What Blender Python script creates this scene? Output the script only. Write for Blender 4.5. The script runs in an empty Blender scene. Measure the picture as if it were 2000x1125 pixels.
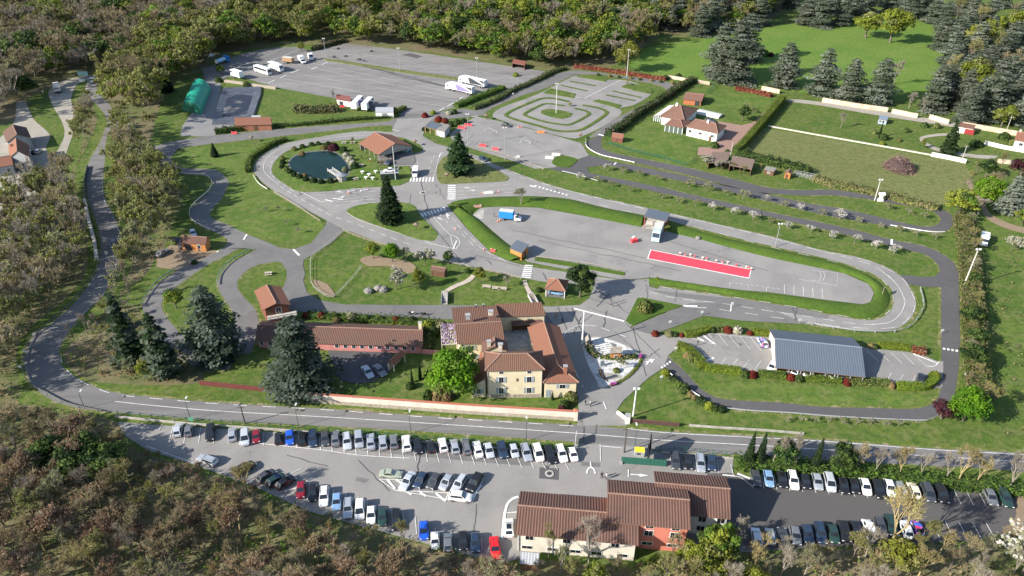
import bpy, bmesh, math, random
import numpy as np
from mathutils import Vector, Matrix
R = math.radians
random.seed(7)
rng = np.random.default_rng(11)
SC = bpy.context.scene
COL = SC.collection

# ------------------------------------------------------------------ camera model (used to turn survey pixels into ground points)
CAM_H, FOC, TILT = 108.5, 1420.0, math.atan(919/1420.0)
SP, CP = math.sin(TILT), math.cos(TILT)
def at(px, py, z=0.0):
    u, v = px-1000.0, py-562.5
    dy = FOC*CP - v*SP
    dz = -(FOC*SP + v*CP)
    t = (z-CAM_H)/dz
    return Vector((u*t, dy*t, z))
def proj(p):
    x, y, z = p[0], p[1], p[2]-CAM_H
    dep = y*CP - z*SP
    vy = -y*SP - z*CP
    return (1000+FOC*x/dep, 562.5+FOC*vy/dep)
def zof(bx, by, ty):
    g = at(bx, by)
    lo, hi = 0.0, 60.0
    for _ in range(40):
        m = (lo+hi)/2
        if proj((g.x, g.y, m))[1] > ty: lo = m
        else: hi = m
    return lo

# ------------------------------------------------------------------ tagging
USED = {}
def tag(o, label=None, cat=None, group=None, kind=None):
    if label: o['label'] = label
    if cat: o['category'] = cat
    if group: o['group'] = group
    if kind: o['kind'] = kind
    return o
def empty(name, loc, rz=0.0, label=None, cat=None, group=None):
    o = bpy.data.objects.new(name, None); COL.objects.link(o)
    o.empty_display_size = .3
    o.location = loc; o.rotation_euler = (0, 0, rz)
    return tag(o, label, cat, group)
KIDS = {}
def setpar(o, p):
    o.parent = p
    KIDS.setdefault(p.name, []).append(o)
def copy_tree(o, parent=None):
    c = o.copy(); COL.objects.link(c)
    if parent is not None: setpar(c, parent)
    for ch in KIDS.get(o.name, []): copy_tree(ch, c)
    return c
ORD = ['first','second','third','fourth','fifth','sixth','seventh','eighth','ninth','tenth','eleventh','twelfth','thirteenth','fourteenth','fifteenth',
 'sixteenth','seventeenth','eighteenth','nineteenth','twentieth','twenty-first','twenty-second','twenty-third','twenty-fourth','twenty-fifth','twenty-sixth',
 'twenty-seventh','twenty-eighth','twenty-ninth','thirtieth','thirty-first','thirty-second','thirty-third','thirty-fourth','thirty-fifth']

# ------------------------------------------------------------------ materials
def nn(t, typ, **kw):
    n = t.nodes.new(typ)
    for k, v in kw.items(): setattr(n, k, v)
    return n
MATS = {}
def mat(name, col, rough=.7, metal=0.0, spec=.3, var=0.0, vscale=1.0, bump=0.0, bscale=20.0, col2=None, coat=0, rnd=0.0, trans=0):
    if name in MATS: return MATS[name]
    m = bpy.data.materials.new(name); m.use_nodes = True
    t = m.node_tree; b = t.nodes['Principled BSDF']
    b.inputs['Roughness'].default_value = rough; b.inputs['Metallic'].default_value = metal
    b.inputs['Specular IOR Level'].default_value = spec
    if coat: b.inputs['Coat Weight'].default_value = coat; b.inputs['Coat Roughness'].default_value = .08
    c = (*col, 1)
    b.inputs['Base Color'].default_value = c
    out = None
    if var or col2:
        tc = nn(t, 'ShaderNodeTexCoord'); nz = nn(t, 'ShaderNodeTexNoise')
        nz.inputs['Scale'].default_value = vscale; nz.inputs['Detail'].default_value = 6
        t.links.new(tc.outputs['Object'], nz.inputs['Vector'])
        rp = nn(t, 'ShaderNodeValToRGB')
        c2 = col2 if col2 else tuple(x*(1-var) for x in col)
        c1 = col if col2 else tuple(min(1, x*(1+var*.6)) for x in col)
        rp.color_ramp.elements[0].position = .32; rp.color_ramp.elements[1].position = .68
        rp.color_ramp.elements[0].color = (*c2, 1); rp.color_ramp.elements[1].color = (*c1, 1)
        t.links.new(nz.outputs['Fac'], rp.inputs['Fac']); out = rp.outputs['Color']
    if rnd:
        oi = nn(t, 'ShaderNodeObjectInfo'); hs = nn(t, 'ShaderNodeHueSaturation')
        mr = nn(t, 'ShaderNodeMapRange'); mr.inputs['To Min'].default_value = 1-rnd; mr.inputs['To Max'].default_value = 1+rnd
        t.links.new(oi.outputs['Random'], mr.inputs['Value']); t.links.new(mr.outputs['Result'], hs.inputs['Value'])
        m2 = nn(t, 'ShaderNodeMath', operation='MULTIPLY'); m2.inputs[1].default_value = 7.31
        m3 = nn(t, 'ShaderNodeMath', operation='FRACT')
        mh = nn(t, 'ShaderNodeMapRange'); mh.inputs['To Min'].default_value = .5-rnd*.06; mh.inputs['To Max'].default_value = .5+rnd*.06
        t.links.new(oi.outputs['Random'], m2.inputs[0]); t.links.new(m2.outputs[0], m3.inputs[0]); t.links.new(m3.outputs[0], mh.inputs['Value'])
        t.links.new(mh.outputs['Result'], hs.inputs['Hue'])
        if out: t.links.new(out, hs.inputs['Color'])
        else: hs.inputs['Color'].default_value = c
        out = hs.outputs['Color']
    if out: t.links.new(out, b.inputs['Base Color'])
    if bump:
        tc2 = nn(t, 'ShaderNodeTexCoord'); n2 = nn(t, 'ShaderNodeTexNoise'); n2.inputs['Scale'].default_value = bscale; n2.inputs['Detail'].default_value = 4
        bp = nn(t, 'ShaderNodeBump'); bp.inputs['Strength'].default_value = bump; bp.inputs['Distance'].default_value = .1
        t.links.new(tc2.outputs['Object'], n2.inputs['Vector']); t.links.new(n2.outputs['Fac'], bp.inputs['Height']); t.links.new(bp.outputs['Normal'], b.inputs['Normal'])
    if name.startswith('foliage'):
        tr = nn(t, 'ShaderNodeBsdfTranslucent'); ms = nn(t, 'ShaderNodeMixShader'); ms.inputs[0].default_value = .35
        if out: t.links.new(out, tr.inputs['Color'])
        else: tr.inputs['Color'].default_value = c
        t.links.new(b.outputs[0], ms.inputs[1]); t.links.new(tr.outputs[0], ms.inputs[2]); t.links.new(ms.outputs[0], t.nodes['Material Output'].inputs['Surface'])
    MATS[name] = m
    return m
def mix(t, fac, a, b):
    n = nn(t, 'ShaderNodeMix', data_type='RGBA')
    for s, v in ((n.inputs[0], fac), (n.inputs[6], a), (n.inputs[7], b)):
        if hasattr(v, 'links') : t.links.new(v, s)
        elif isinstance(v, (int, float)): s.default_value = v
        else: s.default_value = (*v, 1)
    return n.outputs[2]
def noise(t, vec, scale, detail=5, rough=.55, lo=.35, hi=.65):
    n = nn(t, 'ShaderNodeTexNoise'); n.inputs['Scale'].default_value = scale; n.inputs['Detail'].default_value = detail; n.inputs['Roughness'].default_value = rough
    t.links.new(vec, n.inputs['Vector'])
    r = nn(t, 'ShaderNodeMapRange'); r.inputs['From Min'].default_value = lo; r.inputs['From Max'].default_value = hi
    t.links.new(n.outputs['Fac'], r.inputs['Value'])
    return r.outputs['Result']
def ground_mat(name, layers, base, bump=.3, bscale=8, rough=.95, cracks=0, aniso=None):
    """layers: (scale, lo, hi, colour, amount)"""
    if name in MATS: return MATS[name]
    m = bpy.data.materials.new(name); m.use_nodes = True
    t = m.node_tree; b = t.nodes['Principled BSDF']; b.inputs['Roughness'].default_value = rough; b.inputs['Specular IOR Level'].default_value = .15
    tc = nn(t, 'ShaderNodeTexCoord'); vec = tc.outputs['Object']
    c = base
    for (s, lo, hi, colr, amt) in layers:
        v = vec
        if aniso and s < 1:
            mp = nn(t, 'ShaderNodeMapping'); mp.inputs['Scale'].default_value = aniso[:3]; mp.inputs['Rotation'].default_value = (0, 0, aniso[3])
            t.links.new(vec, mp.inputs['Vector']); v = mp.outputs['Vector']
        f = noise(t, v, s, lo=lo, hi=hi)
        mu = nn(t, 'ShaderNodeMath', operation='MULTIPLY'); mu.inputs[1].default_value = amt; t.links.new(f, mu.inputs[0])
        c = mix(t, mu.outputs[0], c, colr)
    if cracks:
        nz = nn(t, 'ShaderNodeTexNoise'); nz.inputs['Scale'].default_value = .35; nz.inputs['Detail'].default_value = 3; t.links.new(vec, nz.inputs['Vector'])
        sc = nn(t, 'ShaderNodeVectorMath', operation='SCALE'); sc.inputs['Scale'].default_value = 5.0; t.links.new(nz.outputs['Color'], sc.inputs[0])
        ad = nn(t, 'ShaderNodeVectorMath', operation='ADD'); t.links.new(vec, ad.inputs[0]); t.links.new(sc.outputs[0], ad.inputs[1])
        vo = nn(t, 'ShaderNodeTexVoronoi', feature='DISTANCE_TO_EDGE'); vo.inputs['Scale'].default_value = .085; t.links.new(ad.outputs[0], vo.inputs['Vector'])
        lt = nn(t, 'ShaderNodeMath', operation='LESS_THAN'); lt.inputs[1].default_value = .0045; t.links.new(vo.outputs['Distance'], lt.inputs[0])
        msk = noise(t, vec, .05, lo=.5, hi=.62)
        mu = nn(t, 'ShaderNodeMath', operation='MULTIPLY'); t.links.new(lt.outputs[0], mu.inputs[0]); t.links.new(msk, mu.inputs[1])
        m3 = nn(t, 'ShaderNodeMath', operation='MULTIPLY'); m3.inputs[1].default_value = cracks; t.links.new(mu.outputs[0], m3.inputs[0])
        c = mix(t, m3.outputs[0], c, (.025, .027, .03))
    if hasattr(c, 'links'): t.links.new(c, b.inputs['Base Color'])
    else: b.inputs['Base Color'].default_value = (*c, 1)
    if bump:
        n2 = nn(t, 'ShaderNodeTexNoise'); n2.inputs['Scale'].default_value = bscale; n2.inputs['Detail'].default_value = 6; t.links.new(vec, n2.inputs['Vector'])
        bp = nn(t, 'ShaderNodeBump'); bp.inputs['Strength'].default_value = bump; bp.inputs['Distance'].default_value = .12
        t.links.new(n2.outputs['Fac'], bp.inputs['Height']); t.links.new(bp.outputs['Normal'], b.inputs['Normal'])
    MATS[name] = m
    return m
def roof_mat(name, c1, c2, spacing=.36, lichen=(.2, .17, .13), la=.45, depth=1.0):
    if name in MATS: return MATS[name]
    m = bpy.data.materials.new(name); m.use_nodes = True
    t = m.node_tree; b = t.nodes['Principled BSDF']; b.inputs['Roughness'].default_value = .85; b.inputs['Specular IOR Level'].default_value = .2
    uv = nn(t, 'ShaderNodeUVMap'); sx = nn(t, 'ShaderNodeSeparateXYZ'); t.links.new(uv.outputs[0], sx.inputs[0])
    mu = nn(t, 'ShaderNodeMath', operation='MULTIPLY'); mu.inputs[1].default_value = 2*math.pi/spacing; t.links.new(sx.outputs[0], mu.inputs[0])
    si = nn(t, 'ShaderNodeMath', operation='SINE'); t.links.new(mu.outputs[0], si.inputs[0])
    mr = nn(t, 'ShaderNodeMapRange'); mr.inputs['From Min'].default_value = -1; t.links.new(si.outputs[0], mr.inputs['Value'])
    tc = nn(t, 'ShaderNodeTexCoord')
    f1 = noise(t, tc.outputs['Object'], .35, lo=.4, hi=.75); f2 = noise(t, tc.outputs['Object'], 4.0, lo=.3, hi=.7)
    mm = nn(t, 'ShaderNodeMath', operation='MULTIPLY'); mm.inputs[1].default_value = la; t.links.new(f1, mm.inputs[0])
    ca = mix(t, f2, c1, tuple(x*.8 for x in c1))
    c = mix(t, mm.outputs[0], ca, lichen)
    md = nn(t, 'ShaderNodeMath', operation='MULTIPLY'); md.inputs[1].default_value = .7; t.links.new(mr.outputs[0], md.inputs[0])
    c = mix(t, md.outputs[0], c, c2)
    t.links.new(c, b.inputs['Base Color'])
    bp = nn(t, 'ShaderNodeBump'); bp.inputs['Strength'].default_value = depth; bp.inputs['Distance'].default_value = .06; bp.invert = True
    t.links.new(mr.outputs[0], bp.inputs['Height']); t.links.new(bp.outputs['Normal'], b.inputs['Normal'])
    MATS[name] = m
    return m

# ------------------------------------------------------------------ mesh builder
class MB:
    def __init__(s): s.v = []; s.f = []; s.m = []; s.uv = []
    def face(s, pts, m=0, uv=None):
        i = len(s.v); s.v += [tuple(p) for p in pts]; s.f.append(tuple(range(i, i+len(pts)))); s.m.append(m)
        if uv == 'slope':
            a, b, c = Vector(pts[0]), Vector(pts[1]), Vector(pts[2])
            n = (b-a).cross(c-a).normalized(); e = Vector((0, 0, 1)).cross(n)
            e = e.normalized() if e.length > 1e-5 else Vector((1, 0, 0)); up = n.cross(e)
            uv = [(Vector(p).dot(e), Vector(p).dot(up)) for p in pts]
        s.uv.append(uv)
        return s
    def box(s, c, d, rz=0.0, m=0, top=None):
        cx, cy, cz = c; x, y, z = d[0]/2, d[1]/2, d[2]/2
        ca, sa = math.cos(rz), math.sin(rz)
        tx = x*(top if top else 1); ty = y*(top if top else 1)
        P = []
        for (a, b, e) in ((-x,-y,-z),(x,-y,-z),(x,y,-z),(-x,y,-z),(-tx,-ty,z),(tx,-ty,z),(tx,ty,z),(-tx,ty,z)):
            P.append((cx+a*ca-b*sa, cy+a*sa+b*ca, cz+e))
        for q in ((0,3,2,1),(4,5,6,7),(0,1,5,4),(1,2,6,5),(2,3,7,6),(3,0,4,7)): s.face([P[k] for k in q], m)
        return s
    def prism(s, poly, z0, z1, m=0, mside=None, bottom=False):
        n = len(poly)
        s.face([(p[0], p[1], z1) for p in poly], m)
        for i in range(n):
            a, b = poly[i], poly[(i+1) % n]
            s.face([(a[0],a[1],z0),(b[0],b[1],z0),(b[0],b[1],z1),(a[0],a[1],z1)], m if mside is None else mside)
        if bottom: s.face([(p[0], p[1], z0) for p in reversed(poly)], m)
        return s
    def tube(s, a, b, r0, r1=None, n=8, m=0, caps=True):
        a, b = Vector(a), Vector(b); r1 = r0 if r1 is None else r1
        d = (b-a).normalized(); x = d.orthogonal().normalized(); y = d.cross(x)
        A = [a+(x*math.cos(2*math.pi*k/n)+y*math.sin(2*math.pi*k/n))*r0 for k in range(n)]
        B = [b+(x*math.cos(2*math.pi*k/n)+y*math.sin(2*math.pi*k/n))*r1 for k in range(n)]
        i = len(s.v); s.v += [tuple(p) for p in A+B]
        for k in range(n):
            s.f.append((i+k, i+(k+1) % n, i+n+(k+1) % n, i+n+k)); s.m.append(m); s.uv.append(None)
        if caps:
            s.f.append(tuple(i+n+k for k in range(n))); s.m.append(m); s.uv.append(None)
            s.f.append(tuple(i+k for k in reversed(range(n)))); s.m.append(m); s.uv.append(None)
        return s
    def ball(s, c, r, m=0, nu=10, nv=6, sz=1.0, jit=0.0):
        i = len(s.v)
        for j in range(nv+1):
            th = math.pi*j/nv
            for k in range(nu):
                ph = 2*math.pi*k/nu
                q = 1+random.uniform(-jit, jit)
                s.v.append((c[0]+r*q*math.sin(th)*math.cos(ph), c[1]+r*q*math.sin(th)*math.sin(ph), c[2]+r*q*sz*math.cos(th)))
        for j in range(nv):
            for k in range(nu):
                s.f.append((i+j*nu+k, i+(j+1)*nu+k, i+(j+1)*nu+(k+1) % nu, i+j*nu+(k+1) % nu)); s.m.append(m); s.uv.append(None)
        return s
    def loft(s, rings, m=0, closed=True, caps=True):
        i = len(s.v); n = len(rings[0])
        for r in rings: s.v += [tuple(p) for p in r]
        for j in range(len(rings)-1):
            for k in range(n if closed else n-1):
                s.f.append((i+j*n+k, i+j*n+(k+1) % n, i+(j+1)*n+(k+1) % n, i+(j+1)*n+k)); s.m.append(m); s.uv.append(None)
        if caps:
            s.f.append(tuple(i+k for k in reversed(range(n)))); s.m.append(m); s.uv.append(None)
            q = i+(len(rings)-1)*n
            s.f.append(tuple(q+k for k in range(n))); s.m.append(m); s.uv.append(None)
        return s
    def build(s, name, mats, parent=None, loc=None, smooth=False, **kw):
        me = bpy.data.meshes.new(name); me.from_pydata(s.v, [], s.f)
        if not isinstance(mats, (list, tuple)): mats = [mats]
        for m in mats: me.materials.append(m)
        if len(mats) > 1: me.polygons.foreach_set('material_index', s.m)
        if any(u is not None for u in s.uv):
            ul = me.uv_layers.new(name='UVMap'); L = []
            for fa, u in zip(s.f, s.uv):
                for k in range(len(fa)): L += list(u[k]) if u is not None else [0, 0]
            ul.data.foreach_set('uv', L)
        if smooth: me.polygons.foreach_set('use_smooth', [True]*len(me.polygons))
        me.update()
        o = bpy.data.objects.new(name, me); COL.objects.link(o)
        if parent is not None: setpar(o, parent)
        if loc is not None: o.location = loc
        tag(o, **kw)
        return o
def np_mesh(name, V, F, mi, mats):
    """V (n,3), F (m,4) or list of such, all quads"""
    me = bpy.data.meshes.new(name)
    me.vertices.add(len(V)); me.vertices.foreach_set('co', np.asarray(V, dtype=np.float32).ravel())
    F = np.asarray(F, dtype=np.int32); k = F.shape[1]
    me.loops.add(F.size); me.loops.foreach_set('vertex_index', F.ravel())
    me.polygons.add(len(F)); me.polygons.foreach_set('loop_start', np.arange(0, F.size, k, dtype=np.int32))
    for m in mats: me.materials.append(m)
    if len(mats) > 1: me.polygons.foreach_set('material_index', np.asarray(mi, dtype=np.int32))
    me.update(calc_edges=True)
    return me
def link(name, me, parent=None, loc=None, **kw):
    o = bpy.data.objects.new(name, me); COL.objects.link(o)
    if parent is not None: setpar(o, parent)
    if loc is not None: o.location = loc
    tag(o, **kw)
    return o

# ------------------------------------------------------------------ curves in survey pixels
def cr(pts, n=6, closed=False):
    out = []; N = len(pts)
    for i in range(N if closed else N-1):
        g = (lambda k: pts[k % N]) if closed else (lambda k: pts[min(max(k, 0), N-1)])
        p0, p1, p2, p3 = g(i-1), g(i), g(i+1), g(i+2)
        for j in range(n):
            t = j/n
            out.append(tuple(.5*((2*b)+(-a+c)*t+(2*a-5*b+4*c-d)*t*t+(-a+3*b-3*c+d)*t**3) for a, b, c, d in zip(p0, p1, p2, p3)))
    if not closed: out.append(tuple(pts[-1]))
    return out
ZC = [0.008]; ZS = [.0022]
def zone(z, st=.003): ZC[0] = z; ZS[0] = st
def nextz():
    ZC[0] += ZS[0]
    return ZC[0]
def sheet(name, poly, m, smooth=0, z=None, skirt=0, kind='structure', **kw):
    if smooth: poly = cr(poly, smooth, True)
    z = nextz() if z is None else z
    P = [at(*p) for p in poly]
    if sum(P[i].x*P[(i+1) % len(P)].y-P[(i+1) % len(P)].x*P[i].y for i in range(len(P))) < 0: P.reverse()
    b = MB()
    if skirt:
        b.prism([(p.x, p.y) for p in P], .0, z+skirt)
    else: b.face([(p.x, p.y, z) for p in P])
    return b.build(name, m, kind=kind, **kw)
def strip(name, pairs, m, n=6, z=None, kind='structure', prof=None, **kw):
    """pairs: (lx,ly,rx,ry) in survey pixels"""
    if prof is None and name in ('kart_track', 'training_roads', 'track_road', 'main_road'):
        vb = MB(); zv = .04 if name != 'training_roads' else .06; pv0 = None
        for (a, c, d, e) in cr(pairs, n):
            A, B = at(a, c), at(d, e); t = (B-A).normalized()*.75
            A, B = A-t, B+t; cur = ((A.x, A.y, zv), (B.x, B.y, zv))
            if pv0: vb.face([pv0[0], cur[0], cur[1], pv0[1]])
            pv0 = cur
        vb.build('verge', MATS['worn verge'], kind='structure')
    z = nextz() if z is None else z
    q = cr(pairs, n)
    b = MB()
    prof = prof or [(0, 0), (1, 0)]
    rows = []
    for (a, c, d, e) in q:
        A, B = at(a, c), at(d, e)
        rows.append([A.lerp(B, t)+Vector((0, 0, z+h*(1+(random.uniform(-.12, .12) if h else 0)))) for t, h in prof])
    k = len(prof); i0 = 0
    for r in rows: b.v += [tuple(p) for p in r]
    for j in range(len(rows)-1):
        for i in range(k-1):
            b.f.append((j*k+i, j*k+i+1, (j+1)*k+i+1, (j+1)*k+i)); b.m.append(0); b.uv.append(None)
    me = b
    o = me.build(name, m, smooth=bool(prof and len(prof) > 2), kind=kind, **kw)
    # make all normals point up
    bm = bmesh.new(); bm.from_mesh(o.data)
    for f in bm.faces:
        if f.normal.z < 0: f.normal_flip()
    bm.to_mesh(o.data); bm.free()
    return o
def wline(P, w, b, z, dash=None, m=0, start=0.0):
    """lay a line of width w along world points P as quads in builder b, optionally dashed (on, off)"""
    d = -start; segs = []
    if dash is None:
        segs = [P]
    else:
        on, off = dash; cur = []; acc = 0.0; state = True; left = on
        for i in range(len(P)-1):
            a, c = P[i], P[i+1]; L = (c-a).length; s0 = 0.0
            if state and not cur: cur = [a]
            while L-s0 > left:
                s0 += left; p = a.lerp(c, s0/L)
                if state: cur.append(p); segs.append(cur); cur = []; state = False; left = off
                else: cur = [p]; state = True; left = on
            left -= (L-s0)
            if state: cur.append(c)
        if state and len(cur) > 1: segs.append(cur)
    for S in segs:
        L = []
        for i, p in enumerate(S):
            t = (S[min(i+1, len(S)-1)]-S[max(i-1, 0)]); t.z = 0
            if t.length < 1e-6: t = Vector((1, 0, 0))
            t.normalize(); n = Vector((-t.y, t.x, 0))*(w/2)
            L.append((p-n, p+n))
        for i in range(len(L)-1):
            a, c = L[i], L[i+1]
            b.face([(a[0].x, a[0].y, z), (c[0].x, c[0].y, z), (c[1].x, c[1].y, z), (a[1].x, a[1].y, z)], m)
def pl(pts, n=6): return [at(*p) for p in (cr(pts, n) if n > 1 else pts)]
# ================================================================== GROUND
GR = ground_mat('meadow grass', [(.018,.4,.62,(.11,.14,.03),.7),(.07,.45,.6,(.042,.1,.012),.75),(.3,.47,.58,(.17,.16,.07),.5),(.7,.47,.56,(.035,.08,.011),.65),(2.2,.48,.6,(.13,.155,.045),.5),(4,.4,.7,(.035,.06,.012),.5)], (.1,.152,.026), bump=.5, bscale=3)
GL = ground_mat('mown lawn', [(.03,.4,.62,(.115,.15,.035),.7),(.12,.45,.6,(.045,.105,.012),.8),(.35,.48,.58,(.2,.185,.08),.5),(.7,.47,.56,(.04,.09,.012),.65),(2.2,.48,.6,(.14,.17,.05),.5),(5,.4,.7,(.04,.07,.012),.45)], (.105,.165,.028), bump=.4, bscale=4)
GB = ground_mat('long bank grass', [(.2,.4,.65,(.085,.135,.02),.7),(1.2,.4,.65,(.03,.07,.01),.7),(4,.45,.7,(.11,.145,.03),.45)], (.052,.1,.013), bump=1.0, bscale=2.2)
GD = ground_mat('dry grass', [(.03,.4,.62,(.11,.13,.035),.7),(.15,.42,.62,(.18,.175,.075),.45),(.5,.45,.62,(.065,.095,.024),.75),(1.5,.47,.6,(.22,.2,.1),.6),(5,.4,.7,(.055,.055,.022),.5)], (.135,.165,.048), bump=.6, bscale=3)
GF = ground_mat('woodland floor', [(.04,.4,.62,(.08,.12,.028),.85),(.25,.4,.65,(.21,.17,.105),.6),(1.5,.4,.68,(.08,.075,.04),.5)], (.14,.12,.07), bump=1, bscale=2)
ASL = ground_mat('pale worn asphalt', [(.03,.4,.62,(.275,.262,.248),.8),(.1,.45,.6,(.18,.175,.17),.6),(.4,.5,.65,(.3,.285,.265),.35),(1.6,.5,.7,(.17,.165,.16),.3),(9,.35,.7,(.17,.166,.16),.35)], (.235,.227,.218), bump=.15, bscale=30, cracks=.85)
ASM = ground_mat('grey asphalt', [(.03,.4,.62,(.19,.184,.178),.8),(.12,.45,.6,(.115,.114,.114),.6),(.5,.5,.68,(.21,.2,.192),.3),(9,.35,.7,(.1,.1,.1),.35)], (.152,.148,.146), bump=.15, bscale=30, cracks=.35)
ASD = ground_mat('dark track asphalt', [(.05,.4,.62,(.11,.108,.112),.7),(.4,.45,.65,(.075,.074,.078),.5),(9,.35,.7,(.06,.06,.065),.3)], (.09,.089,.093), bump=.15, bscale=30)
ASY = ground_mat('lorry yard asphalt', [(.02,.4,.62,(.25,.235,.225),.8),(.1,.45,.62,(.155,.15,.148),.6),(.4,.48,.66,(.1,.1,.1),.35),(8,.35,.7,(.14,.138,.136),.3)], (.2,.192,.186), bump=.12, bscale=30, aniso=(.25,1,1,.42))
ASR = ground_mat('main road asphalt', [(.05,.4,.62,(.2,.193,.188),.75),(.3,.45,.62,(.12,.118,.118),.6),(9,.35,.7,(.11,.11,.11),.3)], (.162,.158,.155), bump=.12, bscale=30, aniso=(.2,1.6,1,-.05))
ASN = ground_mat('fresh asphalt', [(.1,.4,.65,(.092,.086,.084),.6),(8,.35,.7,(.06,.058,.06),.4)], (.098,.093,.092), bump=.12, bscale=30)
GRV = ground_mat('grey gravel', [(.1,.4,.65,(.25,.245,.235),.6),(2,.4,.7,(.15,.15,.15),.5)], (.2,.2,.2), bump=.5, bscale=10)
DUST = ground_mat('pale dusty yard', [(.06,.4,.65,(.36,.33,.28),.7),(.6,.4,.7,(.2,.18,.15),.5)], (.3,.28,.24), bump=.3, bscale=6)
DIRT = ground_mat('bare dirt', [(.1,.4,.65,(.26,.2,.14),.6),(.9,.42,.7,(.16,.12,.08),.5)], (.23,.175,.12), bump=.5, bscale=4)
PINK = ground_mat('pink drive gravel', [(.1,.4,.65,(.3,.19,.155),.5),(1.4,.4,.7,(.22,.15,.12),.5)], (.27,.175,.145), bump=.3, bscale=6)
WGRV = ground_mat('white gravel', [(.3,.4,.65,(.38,.38,.37),.6),(2.0,.45,.62,(.62,.62,.6),.7),(1.2,.5,.62,(.22,.22,.21),.5)], (.5,.5,.49), bump=.5, bscale=5)
CONC = mat('concrete slab', (.36,.34,.31), .9, var=.25, vscale=.8, bump=.1)
WHT = mat('white road paint', (.66,.66,.64), .8, var=.28, vscale=1.3)
REDP = mat('red painted surface', (.62,.055,.085), .75, var=.12, vscale=.8)
WATER = mat('dark pond water', (.007,.024,.02), .12, spec=.15, var=.3, vscale=.15, bump=.03, bscale=2)

b = MB(); b.face([(-1500,-300,0),(1500,-300,0),(1500,2600,0),(-1500,2600,0)])
b.build('ground', GR, kind='structure')

VERGE = ground_mat('worn verge', [(.12,.45,.6,(.075,.125,.02),.8),(.5,.5,.58,(.24,.2,.12),.9),(1.6,.48,.58,(.06,.105,.016),.7)], (.12,.14,.035), bump=.5, bscale=4)
# wood floors
WOODS = dict(
 A=[(-120,-8),(430,-8),(440,60),(300,100),(215,140),(150,148),(100,172),(62,190),(35,232),(-140,260)],
 B=[(430,-8),(640,-8),(650,78),(580,86),(520,90),(430,110),(392,140),(350,158),(322,185),(304,235),(288,288),(262,250),(215,205),(205,160),(300,100),(440,60)],
 C=[(640,-8),(1300,-8),(1290,66),(1245,98),(1195,128),(1062,137),(905,112),(780,95),(665,82)],
 D=[(238,250),(288,290),(296,332),(320,352),(354,374),(354,405),(336,445),(320,485),(302,508),(290,530),(246,572),(226,604),(230,585),(256,520),(256,465),(241,405),(229,345),(230,300)],
 E=[(174,200),(160,250),(160,300),(140,335),(90,365),(20,420),(-80,480),(-120,800),(30,790),(34,730),(34,680),(70,630),(122,590),(162,545),(172,500),(166,440),(150,390),(148,330),(172,280),(190,235)],
 F=[(-140,800),(40,788),(110,806),(225,822),(245,868),(300,892),(385,915),(490,955),(600,1002),(700,1030),(860,1072),(960,1098),(1000,1110),(1010,1290),(-200,1290)],
 G=[(1012,1105),(1235,1112),(1300,1090),(1430,1062),(1480,1082),(1700,1068),(1880,1062),(1985,1040),(2080,1000),(2150,1290),(1012,1290)],
 H=[(1300,-8),(1560,-8),(1500,40),(1440,60),(1330,72),(1290,60)],
)
for k, poly in WOODS.items(): sheet('woodland_floor', poly, GF, smooth=3)
sheet('woodland_floor', [(125,690),(170,640),(235,590),(300,620),(380,700),(395,742),(340,752),(200,748),(130,725)], GF, smooth=3)
# lawns and meadows
sheet('dry_meadow', [(1482,262),(1504,252),(1820,308),(1886,322),(1905,395),(1860,402),(1760,388),(1620,366),(1545,336),(1450,300)], GD, smooth=3)
sheet('pasture', [(1240,100),(1400,72),(1560,45),(1830,45),(1850,120),(1800,190),(1700,195),(1380,160),(1250,140)], ground_mat('pasture grass', [(.012,.4,.62,(.13,.19,.04),.6),(.05,.45,.6,(.07,.15,.02),.6),(.25,.47,.58,(.16,.18,.055),.35),(.7,.47,.57,(.06,.12,.016),.5)], (.105,.18,.028), bump=.5, bscale=3), smooth=3)
sheet('villa_lawn', [(1190,270),(1270,205),(1340,178),(1395,172),(1510,193),(1470,235),(1400,240),(1360,300),(1345,330),(1210,292)], GL, smooth=2)
sheet('rough_meadow', [(1895,470),(2100,470),(2100,860),(1950,850),(1925,700),(1925,560)], GR, smooth=3)
sheet('lawn', [(1340,770),(1440,745),(1800,772),(1820,790),(1600,796),(1400,780)], GL, smooth=2)
sheet('lawn', [(335,300),(500,290),(545,380),(632,440),(600,470),(520,468),(420,425),(445,350)], GL, smooth=3)

zone(.055)
# public road, hairpin and valley yard
strip('main_road', [(2400,975,2400,925),(2000,922,2000,886),(1820,910,1820,876),(1610,899,1610,860),(1446,889,1446,851),(1300,881,1300,843),(1110,863,1110,829),(840,844,840,813),(630,832,630,798),(430,822,430,787),(300,812,300,776),(230,806,232,768),(150,797,190,757),(95,778,150,738),(62,750,124,718),(47.6,718,117,700),(50,690,116,683),(66,655,130,655),(92,638,160,615),(140,598,200,578),(175,553,224,530),(192,520,236,498),(197,476,240,470),(187,430,224,425),(173,390,204,385),(169,350,202,343),(172,322,204,320),(181,302,205,302),(193,284,206,279),(204,257,216,251),(209,238,222,224),(204,222,214,204),(188,204,198,188),(174,190,189,176),(166,172,190,160)], ASR)
strip('hairpin_road', [(166,176,190,165),(170,161,193,154),(172,157,188,147),(154,163,162,149.5),(146,172,133,155),(141,185,109,165),(139,196,96,177),(141,204,96,189),(147,222,106,212),(150,234,119,234),(146,252,126,255),(138,275,122,276),(120,320,100,310),(90,355,60,335),(20,420,-20,385),(-80,490,-120,440)], DUST)
sheet('dusty_yard', [(33,200),(49,198),(65,232),(86,251),(98,267),(90,290),(100,315),(60,335),(30,352),(-60,390),(-60,330),(20,250),(31,218)], DUST, smooth=3)

zone(.07)
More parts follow.
